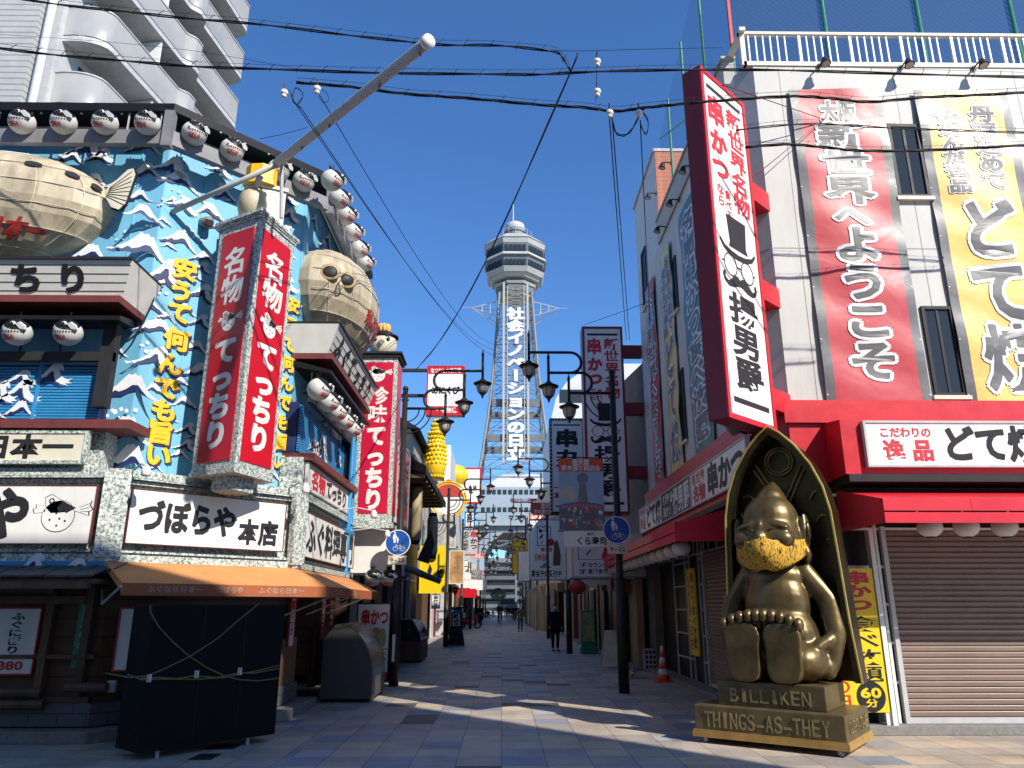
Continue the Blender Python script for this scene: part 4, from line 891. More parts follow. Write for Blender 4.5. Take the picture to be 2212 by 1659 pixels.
# ---- cloth banners
def banner(F, r, face, items, lab, bw=.13, seed=0):
    u0, v0, u1, v1 = r; W, H = u1 - u0, v1 - v0; t = thing('cloth_banner', lab, 'banner', F.p((u0 + u1) / 2, v0, 0)); rs = random.Random(seed); ph = [rs.uniform(0, 6) for _ in range(6)]
    def dsp(a, b_): return .05 + .012 * sin(a * 4 + b_ * 1.7 + ph[0]) + .014 * sin(b_ * 3.1 - a * 2.3 + ph[1]) * (abs(a / W - .5) * 1.6) + .008 * sin(b_ * 7 + a * 3 + ph[2]) + .02 * sin(a / W * pi)
    class BF:
        def p(s, a, b_, c=0): return F.p(u0 + a, v0 + b_, dsp(a, b_) + c)
    G = BF(); nx, ny = 16, 48
    def grid(a0, a1, k, c):
        b = MB(); b.smooth = True; vs = [G.p(a0 + (a1 - a0) * i / k, H * j / ny, c) for j in range(ny + 1) for i in range(k + 1)]
        b.add(vs, [(j * (k + 1) + i, j * (k + 1) + i + 1, (j + 1) * (k + 1) + i + 1, (j + 1) * (k + 1) + i) for j in range(ny) for i in range(k)]); return b
    pn = grid(bw, W - bw, nx, 0).build('panel', face, t)
    if bw: 
        b = grid(0, bw, 3, 0); b.build('border', K['banB'], t); b = grid(W - bw, W, 3, 0); b.build('border', K['banB'], t)
    b = MB()
    for s, x0, y0, x1, y1, mo, bo in items: txo(b, G, s, x0 * W, y0 * H, x1 * W, y1 * H, mo, .035, bo, .012)
    b.build('lettering', [K['banInk'], K['banW']], pn)
    b = MB()
    for k in range(7):
        for a in (.02, W - .02): b.poly(G, ngon(a, H * (.02 + k * .16), .012, n=6), .004)
    b.build('grommets', K['white'], t); return t
banner(F2, (4.74, 4.46, 6.28, 9.84), K['banR'], [('大阪', .3, .885, .68, .955, 'h', .10), ('新世界', .26, .60, .74, .88, 'v', .075), ('へ', .3, .525, .66, .6, 'v', .09), ('ようこそ', .27, .06, .73, .53, 'v', .08)], 'red cloth banner with white outlined lettering on the sunlit wall', .14, 1)
banner(F2, (6.82, 4.46, 8.38, 9.84), K['banY'], [('仕込んだ逸品', .19, .64, .41, .93, 'v', .075), ('丹精込めて', .56, .655, .80, .945, 'v', .075), ('どて焼', .24, .03, .78, .625, 'v', .06)], 'yellow cloth banner with white outlined lettering on the sunlit wall', .14, 2)
for r, fc, it, lab, sd in (((-19.1, 4.5, -17.9, 9.85), 'banR', [('大阪新世界へようこそ', .22, .03, .82, .96, 'v', .09)], 'red cloth banner on the shaded side wall, farthest of three', 3),
        ((-17.1, 4.5, -15.95, 9.85), 'banY', [('丹精込めて', .54, .6, .86, .95, 'v', .08), ('仕込んだ逸品', .16, .6, .46, .93, 'v', .08), ('どて焼', .2, .03, .82, .58, 'v', .06)], 'yellow cloth banner on the shaded side wall between red and teal ones', 4),
        ((-15.0, 4.5, -13.5, 9.85), 'banG', [('名物串かつ食べ放題', .2, .03, .82, .96, 'v', .09)], 'teal cloth banner on the shaded side wall behind the tall sign', 5)):
    banner(FR, r, K[fc], it, lab, .07, sd)
# ---- spot lights
def spot(p, n, lab, g, pr=[None]):
    rz = 0 if n == 0 else -pi / 2
    if pr[0] is None:
        t = thing('flood_light', lab, 'lamp', p, g)
        b = MB(); b.tube([Vector(p), Vector(p) + Vector((0, -.16, .02)), Vector(p) + Vector((0, -.2, -.05))], .015, 6); b.box(Vector(p) + Vector((-.03, -.02, -.04)), Vector(p) + Vector((.03, 0, .04))); b.build('bracket', K['dark'], t)
        b = MB(); b.smooth = True; b.lathe(Vector(p) + Vector((0, -.21, -.05)), [(.03, -.06), (.05, -.03), (.06, .03), (.085, .09), (.08, .095)], 12, (.0, -.25, -1)); b.build('head', K['dark'], t)
        b = MB(); q = Vector(p) + Vector((0, -.21, -.05)) + Vector((0, -.25, -1)).normalized() * .088; b.lathe(q, [(.0, 0), (.072, 0), (.06, .012)], 12, (0, -.25, -1)); b.build('lens', K['lampglass'], t)
        pr[0] = t; return
    dup(pr[0], p, rz, lab, g)
for (x, y), n_ in zip(((1770, 143), (1947, 146), (2104, 147)), ('left', 'middle', 'right')): spot(at(x, y, Y=10.58), 0, f'black flood light under the roof railing, {n_} of three', 'flood lights over the front banners')
for (x, y), lab in zip(((1467, 432), (1439, 490), (1497, 360), (1450, 352), (1418, 418)), ('above the gap between yellow and teal banners', 'above the yellow side banner', 'beside the tall red sign', 'on the tower edge, upper', 'on the tower edge, lower')):
    q = at(x, y, X=3.93); spot(q, 1, 'black flood light on the shaded side wall ' + lab, 'flood lights over the side banners')
q = at(1585, 925, X=3.6); t = thing('flood_light', 'fat grey flood light under the tall projecting sign', 'lamp', q); b = MB(); b.smooth = True; b.lathe(q, [(.05, -.1), (.09, -.08), (.1, .08), (.12, .14), (.0, .14)], 12, (-.6, -.3, .8)); b.build('head', K['grey'], t); MB().tube([q, q + Vector((.3, .2, -.05))], .03, 6).build('bracket', K['dark'], t)

# ---- horizontal sign boards
FS1 = Frame((0, 9.98, 0), (1, 0, 0))
t, G, W, H = board('shop_sign', 'long white sign with red and black lettering over the sunlit red awning', FS1, (4.9, 3.38, 9.9, 4.02), K['signwhite'], K['lgrey'], .035, .08)
letter(t, G, W, H, [('こだわりの', .035, .66, .18, .9, 'h', 1, .03), ('逸', .04, .1, .10, .6, 'h', 1, .035), ('品', .12, .1, .18, .6, 'h', 1, .04), ('どて焼', .205, .1, .48, .93, 'h', 0, .045)], [K['ink'], K['redink']])
FS2 = Frame((3.72, 0, 0), (0, -1, 0))
def yy(x, y): return FS2.px(x, y)[0]
ya, yb, yc, yd = -21.9 * .93, yy(1436, 1105), yy(1500, 1070), yy(1607, 1010)
t, G, W, H = board('shop_sign', 'white sign with a red word and three black characters, farthest on the side fascia', FS2, (-20.2, 3.4, yb, 4.06), K['signwhite'], K['lgrey'], .03, .08)
letter(t, G, W, H, [('こだわりの', .04, .7, .3, .95, 'h', 1, .03), ('逸品', .04, .08, .3, .62, 'h', 1, .032), ('どて焼', .34, .06, .97, .94, 'h', 0, .05)], [K['ink'], K['redink']])
t, G, W, H = board('shop_sign', 'charcoal sign with white lettering on the side fascia', FS2, (yb, 3.4, yc, 4.06), mat('charcoal_sign', (.06, .06, .065), .5), K['lgrey'], .03, .08)
letter(t, G, W, H, [('新世界', .05, .56, .3, .92, 'h', 0, .03), ('串かつ', .05, .1, .32, .5, 'h', 0, .03), ('揚男爵', .42, .06, .97, .94, 'h', 0, .035)], [K['signwhite']])
b = MB(); b.poly(G, [(W * .345, H * .6), (W * .35, H * .9), (W * .395, H * .9), (W * .4, H * .6), (W * .42, H * .54), (W * .33, H * .54)], .004); b.build('hat_emblem', K['signwhite'], t)
t, G, W, H = board('shop_sign', 'white sign with red and black lettering, nearest on the side fascia', FS2, (yc, 3.4, yd + .4, 4.06), K['signwhite'], K['lgrey'], .03, .08)
letter(t, G, W, H, [('新世界', .04, .6, .3, .95, 'h', 1, .03), ('名物', .04, .06, .3, .56, 'h', 1, .05), ('串かつ', .34, .06, .97, .94, 'h', 0, .05)], [K['ink'], K['redink']])

# ---- tall projecting signs with the hat, glasses and moustache emblem
def hatsign(F, W, z0, z1, thk, lab, br):
    t = thing('projecting_sign', lab, 'sign', F.p(W / 2, z0, 0)); H = z1 - z0
    MB().ob(F, 0, z0, W, z1, -thk, 0).build('casing', K['darkred'], t)
    m_ = W * .055; pn = MB().ob(F, m_, z0 + m_, W - m_, z1 - m_, 0, .012).build('panel', K['signwhite'], t)
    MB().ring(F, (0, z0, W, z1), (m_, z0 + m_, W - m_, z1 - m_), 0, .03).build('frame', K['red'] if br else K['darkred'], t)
    G = F.sh(m_, z0 + m_, .012); w_ = W - 2 * m_; h = H - 2 * m_; Y = lambda f: h * (1 - f)
    b = MB()
    for s, x0, f0, x1, f1, mo, mi, bo in (('串', .06, .055, .47, .15, 'v', 1, .045), ('か', .08, .165, .46, .245, 'v', 1, .06), ('つ', .08, .25, .46, .325, 'v', 1, .06), ('新世界名物', .54, .055, .93, .40, 'v', 1, .032), ('なら', .13, .34, .29, .41, 'v', 1, .03), ('食べる', .31, .345, .45, .44, 'v', 1, .03), ('揚男爵', .20, .655, .84, .925, 'v', 0, .034)):
        tx(b, G, s, x0 * w_, Y(f1), x1 * w_, Y(f0), mo, bo, .004, 0, mi)
    b.mi = 0; b.ob(G, .08 * w_, Y(.04), .92 * w_, Y(.028), 0, .004); b.ob(G, .1 * w_, Y(.966), .92 * w_, Y(.952), 0, .004)
    b.build('lettering', [K['ink'], K['redink']], pn)
    P = lambda L_: [(x * w_, Y(f)) for x, f in L_]
    b = MB(); b.poly(G, P([(.30, .522), (.33, .505), (.29, .425), (.76, .425), (.72, .505), (.76, .522)]), .005)
    b.poly(G, P([(.10, .508), (.2, .526), (.35, .533), (.52, .536), (.7, .532), (.85, .522), (.93, .505), (.95, .512), (.86, .535), (.7, .549), (.5, .553), (.3, .55), (.16, .536), (.08, .516)])[::-1], .0053)
    for x in (.30, .70):
        k = 24; vs = []
        for i in range(k): a = 2 * pi * i / k; vs += [G.p(x * w_ + .155 * w_ * cos(a), Y(.578) + .155 * w_ * sin(a), .005), G.p(x * w_ + .138 * w_ * cos(a), Y(.578) + .138 * w_ * sin(a), .005)]
        b.add(vs, [(2 * i, (2 * i + 2) % (2 * k), (2 * i + 3) % (2 * k), 2 * i + 1) for i in range(k)])
    b.ob(G, .45 * w_, Y(.578), .55 * w_, Y(.574), 0, .005); b.ob(G, .1 * w_, Y(.578), .15 * w_, Y(.574), 0, .005); b.ob(G, .85 * w_, Y(.578), .9 * w_, Y(.574), 0, .005)
    half = [(.5, .612), (.56, .604), (.64, .606), (.72, .622), (.79, .630), (.85, .622), (.84, .608), (.88, .604), (.91, .616), (.88, .634), (.78, .645), (.66, .642), (.56, .634), (.5, .632)]
    b.poly(G, P(half)[::-1], .005); b.poly(G, P([(1 - x, f) for x, f in half]), .005)
    b.build('emblem', K['ink'], pn)
    return t
uS = Vector((.72, .69, 0)).normalized(); FBIG = Frame(Vector((4.2, 10.6, 0)) - uS * 1.82, uS)
t = hatsign(FBIG, 1.30, 3.92, 9.3, .28, 'tall slanted white projecting sign in a red frame on the near corner', 1)
for z in (7.75, 6.1, 4.42): MB().ob(FBIG, 1.3, z - .16, 1.95, z + .16, -.3, .02).build('bracket', K['red'], t, bevel=.006)
a0 = at(1262, 900, Y=20.2); a1 = at(1352, 900, Y=20.2); F = Frame((a0.x, 20.2, 0), (1, 0, 0)); zt = at(1300, 706, Y=20.2).z; zb = at(1320, 1110, Y=20.2).z
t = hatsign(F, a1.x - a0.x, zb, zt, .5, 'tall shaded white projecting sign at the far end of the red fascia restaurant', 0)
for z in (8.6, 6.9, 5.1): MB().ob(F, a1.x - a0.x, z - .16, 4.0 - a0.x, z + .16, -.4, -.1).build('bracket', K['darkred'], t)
# wires that stay the near sign
tag(MB().tube([FBIG.p(.3, 9.3, -.1), at(1780, 258, Y=10.5), FBIG.p(1.3, 7.9, -.1)], .009, 5).build('stay_wire', K['darkred'], None, FBIG.p(.3, 9.3, 0)), 'dark red stay wire pulling the near projecting sign to the wall', 'wire')

# ---- yellow standing sign boards
FY = Frame((0, 10.52, 0), (1, 0, 0)); zt = at(1860, 1228, Y=10.52).z; zb = at(1900, 1538, Y=10.52).z
t, G, W, H = board('shop_sign', 'tall yellow sign beside the sunlit shutter, reading 60 in a black disc', FY, (4.22, zb, 5.04, zt), K['yellow'], None, 0, .04)
letter(t, G, W, H, [('串かつ', .5, .69, .93, .98, 'v', 1, .05), ('食べ放題', .46, .20, .96, .66, 'v', 0, .012), ('二〇〇〇円', .12, .03, .4, .5, 'v', 1, .02)], [K['ink'], K['redink']])
b = MB(); b.poly(G, ngon(W * .72, H * .105, .19, n=24), .004); b.mi = 1; tx(b, G, '60', W * .55, H * .095, W * .89, H * .17, 'h', .05, .007); tx(b, G, '分', W * .62, H * .035, W * .82, H * .09, 'h', .03, .007); b.build('hour_disc', [K['ink'], K['yellow']], t)
b = MB(); b.ob(G, W * .03, H * .52, W * .32, H * .97, 0, .004); b.mi = 1; tx(b, G, '大阪名物', W * .06, H * .55, W * .29, H * .94, 'v', .02, .007); b.build('black_column', [K['ink'], K['yellow']], t)
b = MB(); b.ob(FY, 4.98, .12, 5.12, zb, -.02, .03); b.ob(FY, 5.05, .12, 5.11, 2.6, -.06, .06); b.build('side_post', K['white'], t)
FY2 = Frame((4.0, 0, 0), (0, -1, 0)); zt = at(1440, 1250, X=4.0).z
t, G, W, H = board('shop_sign', 'narrow yellow sign in the shade between two gridded windows', FY2, (-16.65, .62, -16.0, 2.35), K['yellow'], None, 0, .04)
letter(t, G, W, H, [('串かつ食べ放題', .55, .08, .92, .95, 'v', 0, .03), ('新世界名物', .15, .45, .42, .92, 'v', 1, .03), ('二千円', .12, .06, .45, .42, 'v', 1, .05)], [K['ink'], K['redink']])

# ============================================================ BRONZE STATUE
O = Vector((3.12, 9.47, 0)); FSt = Frame(O, (.8, -.6, 0)); S3 = lambda a, z, d: FSt.p(a, z, -d); MS = Matrix((FSt.u, -FSt.n, Vector((0, 0, 1)))).transposed()
ST = thing('bronze_statue', 'giant seated bronze figure with a pointed head and a tiger fur face mask', 'statue', O)
def ebox(b, a0, z0, d0, a1, z1, d1): b.ob(FSt, a0, z0, a1, z1, -d1, -d0)
b = MB(); ebox(b, -.93, .13, 0, .84, .43, 1.12); ped = b.build('plinth', K['bronzeP'], ST, bevel=.012)
b = MB(); ebox(b, -.67, .43, .16, .62, .71, 1.02); ped2 = b.build('upper_plinth', K['bronzeP'], ST, bevel=.012)
b = MB(); ebox(b, -.955, .07, -.02, .865, .13, 1.14); ebox(b, -.945, .13, -.012, .855, .155, 1.13); b.build('base_board', mat('gilt_board', (.36, .22, .06), .5, var=.3), ST)
LETB = mat('bronze_letters', (.36, .28, .13), .36, metal=.5, var=.3, scale=6)
def relief(F, s, x0, y0, x1, y1, par):
    b = MB(); n = len(s)
    for i, ch in enumerate(s):
        vs_, fs_2 = glyph3(ch); a = x0 + (x1 - x0) * i / n; c_ = x0 + (x1 - x0) * (i + 1) / n; g_ = (c_ - a) * .1
        b.add([F.p(a + g_ + (c_ - a - 2 * g_) * q[0], y0 + (y1 - y0) * q[1], q[2]) for q in vs_], fs_2)
    b.build('raised_lettering', LETB, par)
def glyph3(ch):
    c = bpy.data.curves.new('g', 'FONT'); c.body = ch; c.size = 1; c.extrude = .5; c.offset = .004; c.resolution_u = 4
    o = bpy.data.objects.new('g', c); COL.objects.link(o); me = bpy.data.meshes.new_from_object(o.evaluated_get(bpy.context.evaluated_depsgraph_get()))
    xs = [q.co.x for q in me.vertices]; lo, hi = min(xs), max(xs); wd = max(hi - lo, .25); mid = (lo + hi) / 2
    r = ([((q.co.x - mid) / wd + .5, q.co.y / .72, .014 * (q.co.z + .5)) for q in me.vertices], [tuple(p.vertices) for p in me.polygons])
    bpy.data.objects.remove(o); bpy.data.curves.remove(c); bpy.data.meshes.remove(me); return r
relief(FSt, 'THINGS-AS-THEY', -.80, .19, .68, .37, ped)
relief(Frame(S3(.84, 0, 0), -FSt.n), 'OUGHT-TO-BE', .14, .22, 1.02, .36, ped)
relief(FSt.sh(0, 0, -.16), 'BILLIKEN', -.52, .48, .46, .64, ped2)
for a in (-.82, .74):
    for d in (.08, 1.02):
        c = S3(a, .04, d); b = MB(); b.smooth = True; b.tube([c - FSt.u * .022, c + FSt.u * .022], .042, 12); wh = b.build('caster', K['lgrey'], ST)
        b = MB(); b.ob(Frame(c, FSt.u), -.035, -.01, .035, .05, -.02, .03); b.build('fork', K['steel'], wh)
b = MB()
E3 = lambda a, z, d, ra, rz, rd, M=None: b.ell(S3(a, z, d), ra, rd, rz, 22, 14, MS if M is None else MS @ M)
def limb(pts, rs):
    q = []; r = []
    for i in range(len(pts) - 1):
        for k in range(8): f = k / 8; q.append(S3(*[pts[i][j] * (1 - f) + pts[i + 1][j] * f for j in range(3)])); r.append(rs[i] * (1 - f) + rs[i + 1] * f)
    q.append(S3(*pts[-1])); r.append(rs[-1]); b.tube(q, r, 14)
    for p_, r_ in zip(pts, rs): b.ell(S3(*p_), r_, r_, r_, 14, 8)
E3(.03, 1.18, .56, .50, .50, .36); E3(.03, 1.62, .60, .41, .46, .29); E3(.03, 1.95, .62, .36, .22, .24)
for s in (-1, 1):
    E3(.03 + s * .30, .96, .52, .30, .25, .40); limb([(.03 + s * .26, .98, .5), (.0 + s * .23, .98, .38)], [.24, .2])
    limb([(.03 + s * .36, 2.0, .68), (.03 + s * .60, 1.66, .72), (.03 + s * .66, 1.30, .66), (.03 + s * .60, .93, .55)], [.13, .145, .135, .10])
    E3(.03 + s * .56, .88, .52, .10, .13, .12); limb([(.03 + s * .60, 1.2, .52), (.03 + s * .50, 1.12, .40)], [.08, .065])
# head
E3(.03, 2.42, .60, .41, .42, .40); E3(.04, 2.66, .63, .355, .36, .36); E3(.06, 2.88, .66, .21, .25, .23); E3(.08, 3.02, .67, .13, .14, .14); E3(.09, 3.11, .68, .06, .085, .065)
for s in (-1, 1):
    E3(.02 + s * .23, 2.40, .34, .155, .13, .13); E3(.02 + s * .19, 2.58, .31, .16, .045, .07, Matrix.Rotation(s * .25, 3, 'Y'))
    E3(.03 + s * .43, 2.52, .66, .065, .22, .13); E3(.03 + s * .43, 2.22, .62, .06, .11, .07)
E3(.01, 2.42, .22, .075, .09, .09); E3(.01, 2.54, .26, .045, .12, .06); E3(-.05, 2.38, .23, .04, .035, .05); E3(.07, 2.38, .23, .04, .035, .05)
body = b.build('body', K['bronze'], ST)
rm = body.modifiers.new('remesh', 'REMESH'); rm.mode = 'VOXEL'; rm.voxel_size = .02; rm.use_smooth_shade = True
sm = body.modifiers.new('smooth', 'SMOOTH'); sm.iterations = 7; sm.factor = .5
# ear hollows, eyelids, navel line
b = MB(); b.smooth = True
for s in (1,): E3(.03 + s * .47, 2.50, .60, .045, .13, .05)
b.build('ear_hollow', K['bronzeD'], body)
for s in (-1, 1):
    b = MB(); b.smooth = True; b.tube([S3(.02 + s * (.10 + .022 * k), 2.515 + .028 * sin(k / 8 * pi), .225 + .006 * k + .0014 * k * k) for k in range(9)], .013, 6); b.build('eyelid', K['bronzeD'], body)
# feet with soles towards the street, five toes each
for s in (-1, 1):
    b = MB(); c0 = -.05 + s * .235; ol = []
    for k in range(28):
        a_ = 2 * pi * k / 28; ca, sa = cos(a_), sin(a_); e_ = .55
        z_ = 1.06 + .345 * (abs(sa) ** e_) * (1 if sa > 0 else -1); wv_ = .245 if z_ > 1.1 else .225
        ol.append((c0 + wv_ * (abs(ca) ** e_) * (1 if ca > 0 else -1) + (.03 * s * cos((z_ - 1.06) * 4) if ca * s < 0 else 0), z_))
    b.prism(FSt, ol, -.36, -.09); E3(c0, .88, .34, .19, .17, .18)
    ft = b.build('foot', K['bronze'], ST); rm = ft.modifiers.new('remesh', 'REMESH'); rm.mode = 'VOXEL'; rm.voxel_size = .02; rm.use_smooth_shade = True; sm = ft.modifiers.new('smooth', 'SMOOTH'); sm.iterations = 6
    for k in range(5):
        f = k / 4; a = -.05 + s * (.045 + f * .41); z = 1.485 - .10 * f * f
        b = MB(); b.smooth = True; b.ell(S3(a, z, .15), .066 - .008 * f, .085, .085 - .006 * f, 12, 8, MS); b.tube([S3(a, z - .02, .18), S3(a, z - .16, .2)], [.045, .05], 8); b.build('toe', K['bronze'], ft)
# mask
b = MB(); b.smooth = True; nu, nv = 28, 12; vs = []
for j in range(nv + 1):
    for i in range(nu + 1):
        az = -1.72 + 3.44 * i / nu; f = j / nv; top = 2.385 + .03 * (abs(az) / 1.72) ** 2 + .05 * max(0, 1 - (az / .3) ** 2); z = top - f * (.40 - .27 * (abs(az) / 1.72) ** 1.6); 
        k = (z - 2.3) / .5; r_ = .435 * sqrt(max(.05, 1 - k * k * 1.1)); bulge = .10 * max(0, 1 - (az / .75) ** 2) * (.4 + .6 * sin(f * pi))
        vs.append(S3(.03 + r_ * sin(az) * 1.02, z, .60 - (r_ * .97 + bulge) * cos(az)))
b.add(vs, [(j * (nu + 1) + i, (j + 1) * (nu + 1) + i, (j + 1) * (nu + 1) + i + 1, j * (nu + 1) + i + 1) for j in range(nv) for i in range(nu)])
o = b.build('mask', K['tiger'], ST); so_ = o.modifiers.new('thick', 'SOLIDIFY'); so_.thickness = .02
MB().tube([S3(.455, 2.40, .56), S3(.485, 2.56, .56), S3(.47, 2.72, .6)], .012, 6).build('ear_loop', K['white'], o)
# pointed niche behind
OUT = [(.90, .71), (.87, 1.4), (.83, 2.2), (.80, 2.75), (.74, 3.06), (.62, 3.36), (.44, 3.64), (.26, 3.83), (.12, 3.93)]
OUT = OUT + [(.24 - x, z) for x, z in OUT[-2::-1]]
INN = [(.12 + (x - .12) * .90, .71 if z < .8 else .71 + (z - .71) * .965) for x, z in OUT]
n = len(OUT); b = MB(); vs = []
for P, d in ((OUT, .62), (INN, .62), (INN, 1.0), (OUT, 1.04)): vs += [S3(x, z, d + (.0 if z > 1.3 else .12)) if d < .9 else S3(x, z, d) for x, z in P]
fs_3 = []
for ring in range(3): fs_3 += [(ring * n + i, ring * n + i + 1, (ring + 1) * n + i + 1, (ring + 1) * n + i) for i in range(n - 1)]
fs_3 += [(3 * n + i, 3 * n + i + 1, i + 1, i) for i in range(n - 1)]
b.add(vs, fs_3); b.poly(FSt, [(x, z) for x, z in INN], -1.0); b.build('niche', K['bronzeD'], ST)
b = MB(); tb = lambda L_, r=.012: b.tube([S3(x, z, .965) for x, z in L_], r, 6)
for r_ in (.19, .15): tb([(.12 + r_ * cos(i / 16 * 2 * pi), 3.5 + r_ * sin(i / 16 * 2 * pi)) for i in range(17)])
for s in (-1, 1):
    tb([(.12 + s * .36, 3.55), (.12 + s * .22, 3.3), (.12 + s * .05, 3.0)]); tb([(.12 + s * .41, 3.5), (.12 + s * .27, 3.27), (.12 + s * .1, 2.95)])
    tb([(.12 + s * (.48 + .12 * cos(a / 10 * pi * 1.3 - 1.2)), 2.9 + .17 * sin(a / 10 * pi * 1.3 - 1.2)) for a in range(11)]); tb([(.12 + s * (.50 + .1 * cos(a / 10 * pi * 1.3 - 1.4)), 2.58 + .16 * sin(a / 10 * pi * 1.3 - 1.4)) for a in range(11)])
b.build('tracery', K['gold'], ST)
b = MB(); b.tube([S3(x, z, .615 + (.0 if z > 1.3 else .12)) for x, z in OUT], .016, 6); b.build('gilt_edge', K['gold'], ST)

# ---- small things on the right pavement
def cone(q, h, lab):
    t = thing('traffic_cone', lab, 'cone', q); b = MB(); b.smooth = True; r = h * .19; q = Vector(q)
    for k in range(6): b.mi = k % 2; b.lathe(q + Vector((0, 0, .03)), [(r * (1 - .8 * k / 6), h * k / 6), (r * (1 - .8 * (k + 1) / 6), h * (k + 1) / 6)], 14)
    b.build('body', [K['orange'], K['white']], t); MB().box(q - Vector((r * 1.3, r * 1.3, 0)), q + Vector((r * 1.3, r * 1.3, .03))).build('base', K['orange'], t, bevel=.006)
cone(Vector((3.55, 17.6, 0)), .72, 'red and white striped traffic cone by the gridded window'); cone(Vector((3.1, 19.0, 0)), .2, 'tiny orange cone lying by the plastic crate')
q = at(1410, 1450, Z=0); t = thing('plastic_crate', 'grey plastic crate standing upright near the traffic cone', 'crate', q); b = MB(); F = Frame(q - Vector((.2, 0, 0)), (1, 0, 0))
for z in (.02, .14, .26, .38, .5): b.ob(F, 0, z, .42, z + .035, -.3, 0)
for u in (0, .1, .2, .3, .39): b.ob(F, u, .055, u + .03, .5, -.3, -.0 - .002)
b.build('lattice', K['lgrey'], t); MB().ob(F, .02, .02, .4, .5, -.29, -.02).build('inner', K['dark'], t)
# ============================================================ STREET BEYOND: helpers
def FY_(y): return Frame((0, y, 0), (1, 0, 0))
def vrect(x0, y0, x1, y1, Y):
    a = at((x0 + x1) / 2, y1, Y=Y).z; c = at((x0 + x1) / 2, y0, Y=Y).z; l = at(x0, (y0 + y1) / 2, Y=Y).x; r = at(x1, (y0 + y1) / 2, Y=Y).x
    return l, a, r, c
def vboard(name, label, box, Y, face, frame, fw, depth, items=(), mats=(), cat='sign', group=None):
    r = vrect(*box, Y); t, G, W, H = board(name, label, FY_(Y), r, face, frame, fw, depth, cat, group)
    if items: letter(t, G, W, H, items, list(mats))
    return t, G, W, H
INK, RED, WHI = K['ink'], K['redink'], K['signwhite']
# ---- tall red sign with the crowned fish beside the blue restaurant
YS = 16.7; r = vrect(771, 772, 852, 1129, YS)
t = thing('column_sign', 'magenta red vertical sign topped by a crowned fish head', 'sign', (r[0], YS, r[1]))
F = FY_(YS); x0, z0, x1, z1 = r
MB().ob(F, x0, z0, x1, z1, -.75, 0).build('column', K['relief'], t)
b = MB(); b.ob(F, x0 - .06, z1, x1 + .06, z1 + .07, -.8, .06); b.ob(F, x0 - .1, z1 + .07, x1 + .1, z1 + .12, -.85, .1); b.build('cap', K['dark'], t)
MB().ob(F, x0 - .05, z0 - .12, x1 + .05, z0, -.78, .04).build('foot_moulding', K['relief'], t)
pn = MB().ob(F, x0 + .11, z0 + .2, x1 - .09, z1 - .12, 0, .012).build('red_panel', mat('magenta_red', (.55, .008, .045), .35, var=.06), t)
G = F.sh(x0 + .11, z0 + .2, .012); W = x1 - x0 - .2; H = z1 - z0 - .32
b = MB(); tx(b, G, '珍味', W * .17, H * .585, W * .83, H * .83, 'v', .035); tx(b, G, 'てっちり', W * .17, H * .02, W * .83, H * .57, 'v', .06); b.build('lettering', WHI, pn)
b = MB(); puffer(b, G, W * .45, H * .915, W * .62, 1, .004); b.build('fish_emblem', [WHI, INK], pn)
MB().ob(Frame((x1, 0, 0), (0, 1, 0)), YS + .08, z0 + .2, YS + .7, z1 - .12, 0, .012).build('side_panel', K['redsign'], t)
q = Vector(((x0 + x1) / 2, YS + .35, z1 + .12)); t = thing('fish_ornament', 'cream fish head ornament with an orange crown on the magenta sign', 'ornament', q)
b = MB(); b.smooth = True; b.ell(q + Vector((0, 0, .3)), .33, .3, .36, 18, 12, None, -60, 90); b.build('head', K['cream'], t)
b = MB(); b.smooth = True; b.ell(q + Vector((0, .02, .36)), .345, .31, .32, 18, 5, None, 28, 90); b.ell(q + Vector((0, .02, .50)), .38, .33, .07, 18, 5); b.build('cap', K['black'], t)
b = MB()
for s in (-1, 1): b.mi = 0; b.ell(q + Vector((s * .15, -.26, .36)), .05, .03, .05, 10, 6); b.mi = 0; b.tube([q + Vector((s * .23, -.24, .44)), q + Vector((s * .1, -.28, .47))], .014, 5)
b.build('eyes', [K['black']], t); b = MB(); b.prism(Frame(q + Vector((-.06, -.29, .2)), (1, 0, 0)), [(0, .1), (.07, 0), (.14, .1), (.07, .14)], 0, .05); b.build('beak', K['woodL'], t)
b = MB(); b.smooth = True
for k in range(9): a = k / 9 * 2 * pi; b.ell(q + Vector((.12 * cos(a), .1 * sin(a), .72)), .05, .05, .12, 8, 6)
b.ell(q + Vector((0, 0, .78)), .11, .1, .08, 10, 6); b.lathe(q + Vector((0, 0, .55)), [(.12, 0), (.1, .08)], 12); b.build('crown', mat('crown_orange', (.8, .42, .12), .5), t)
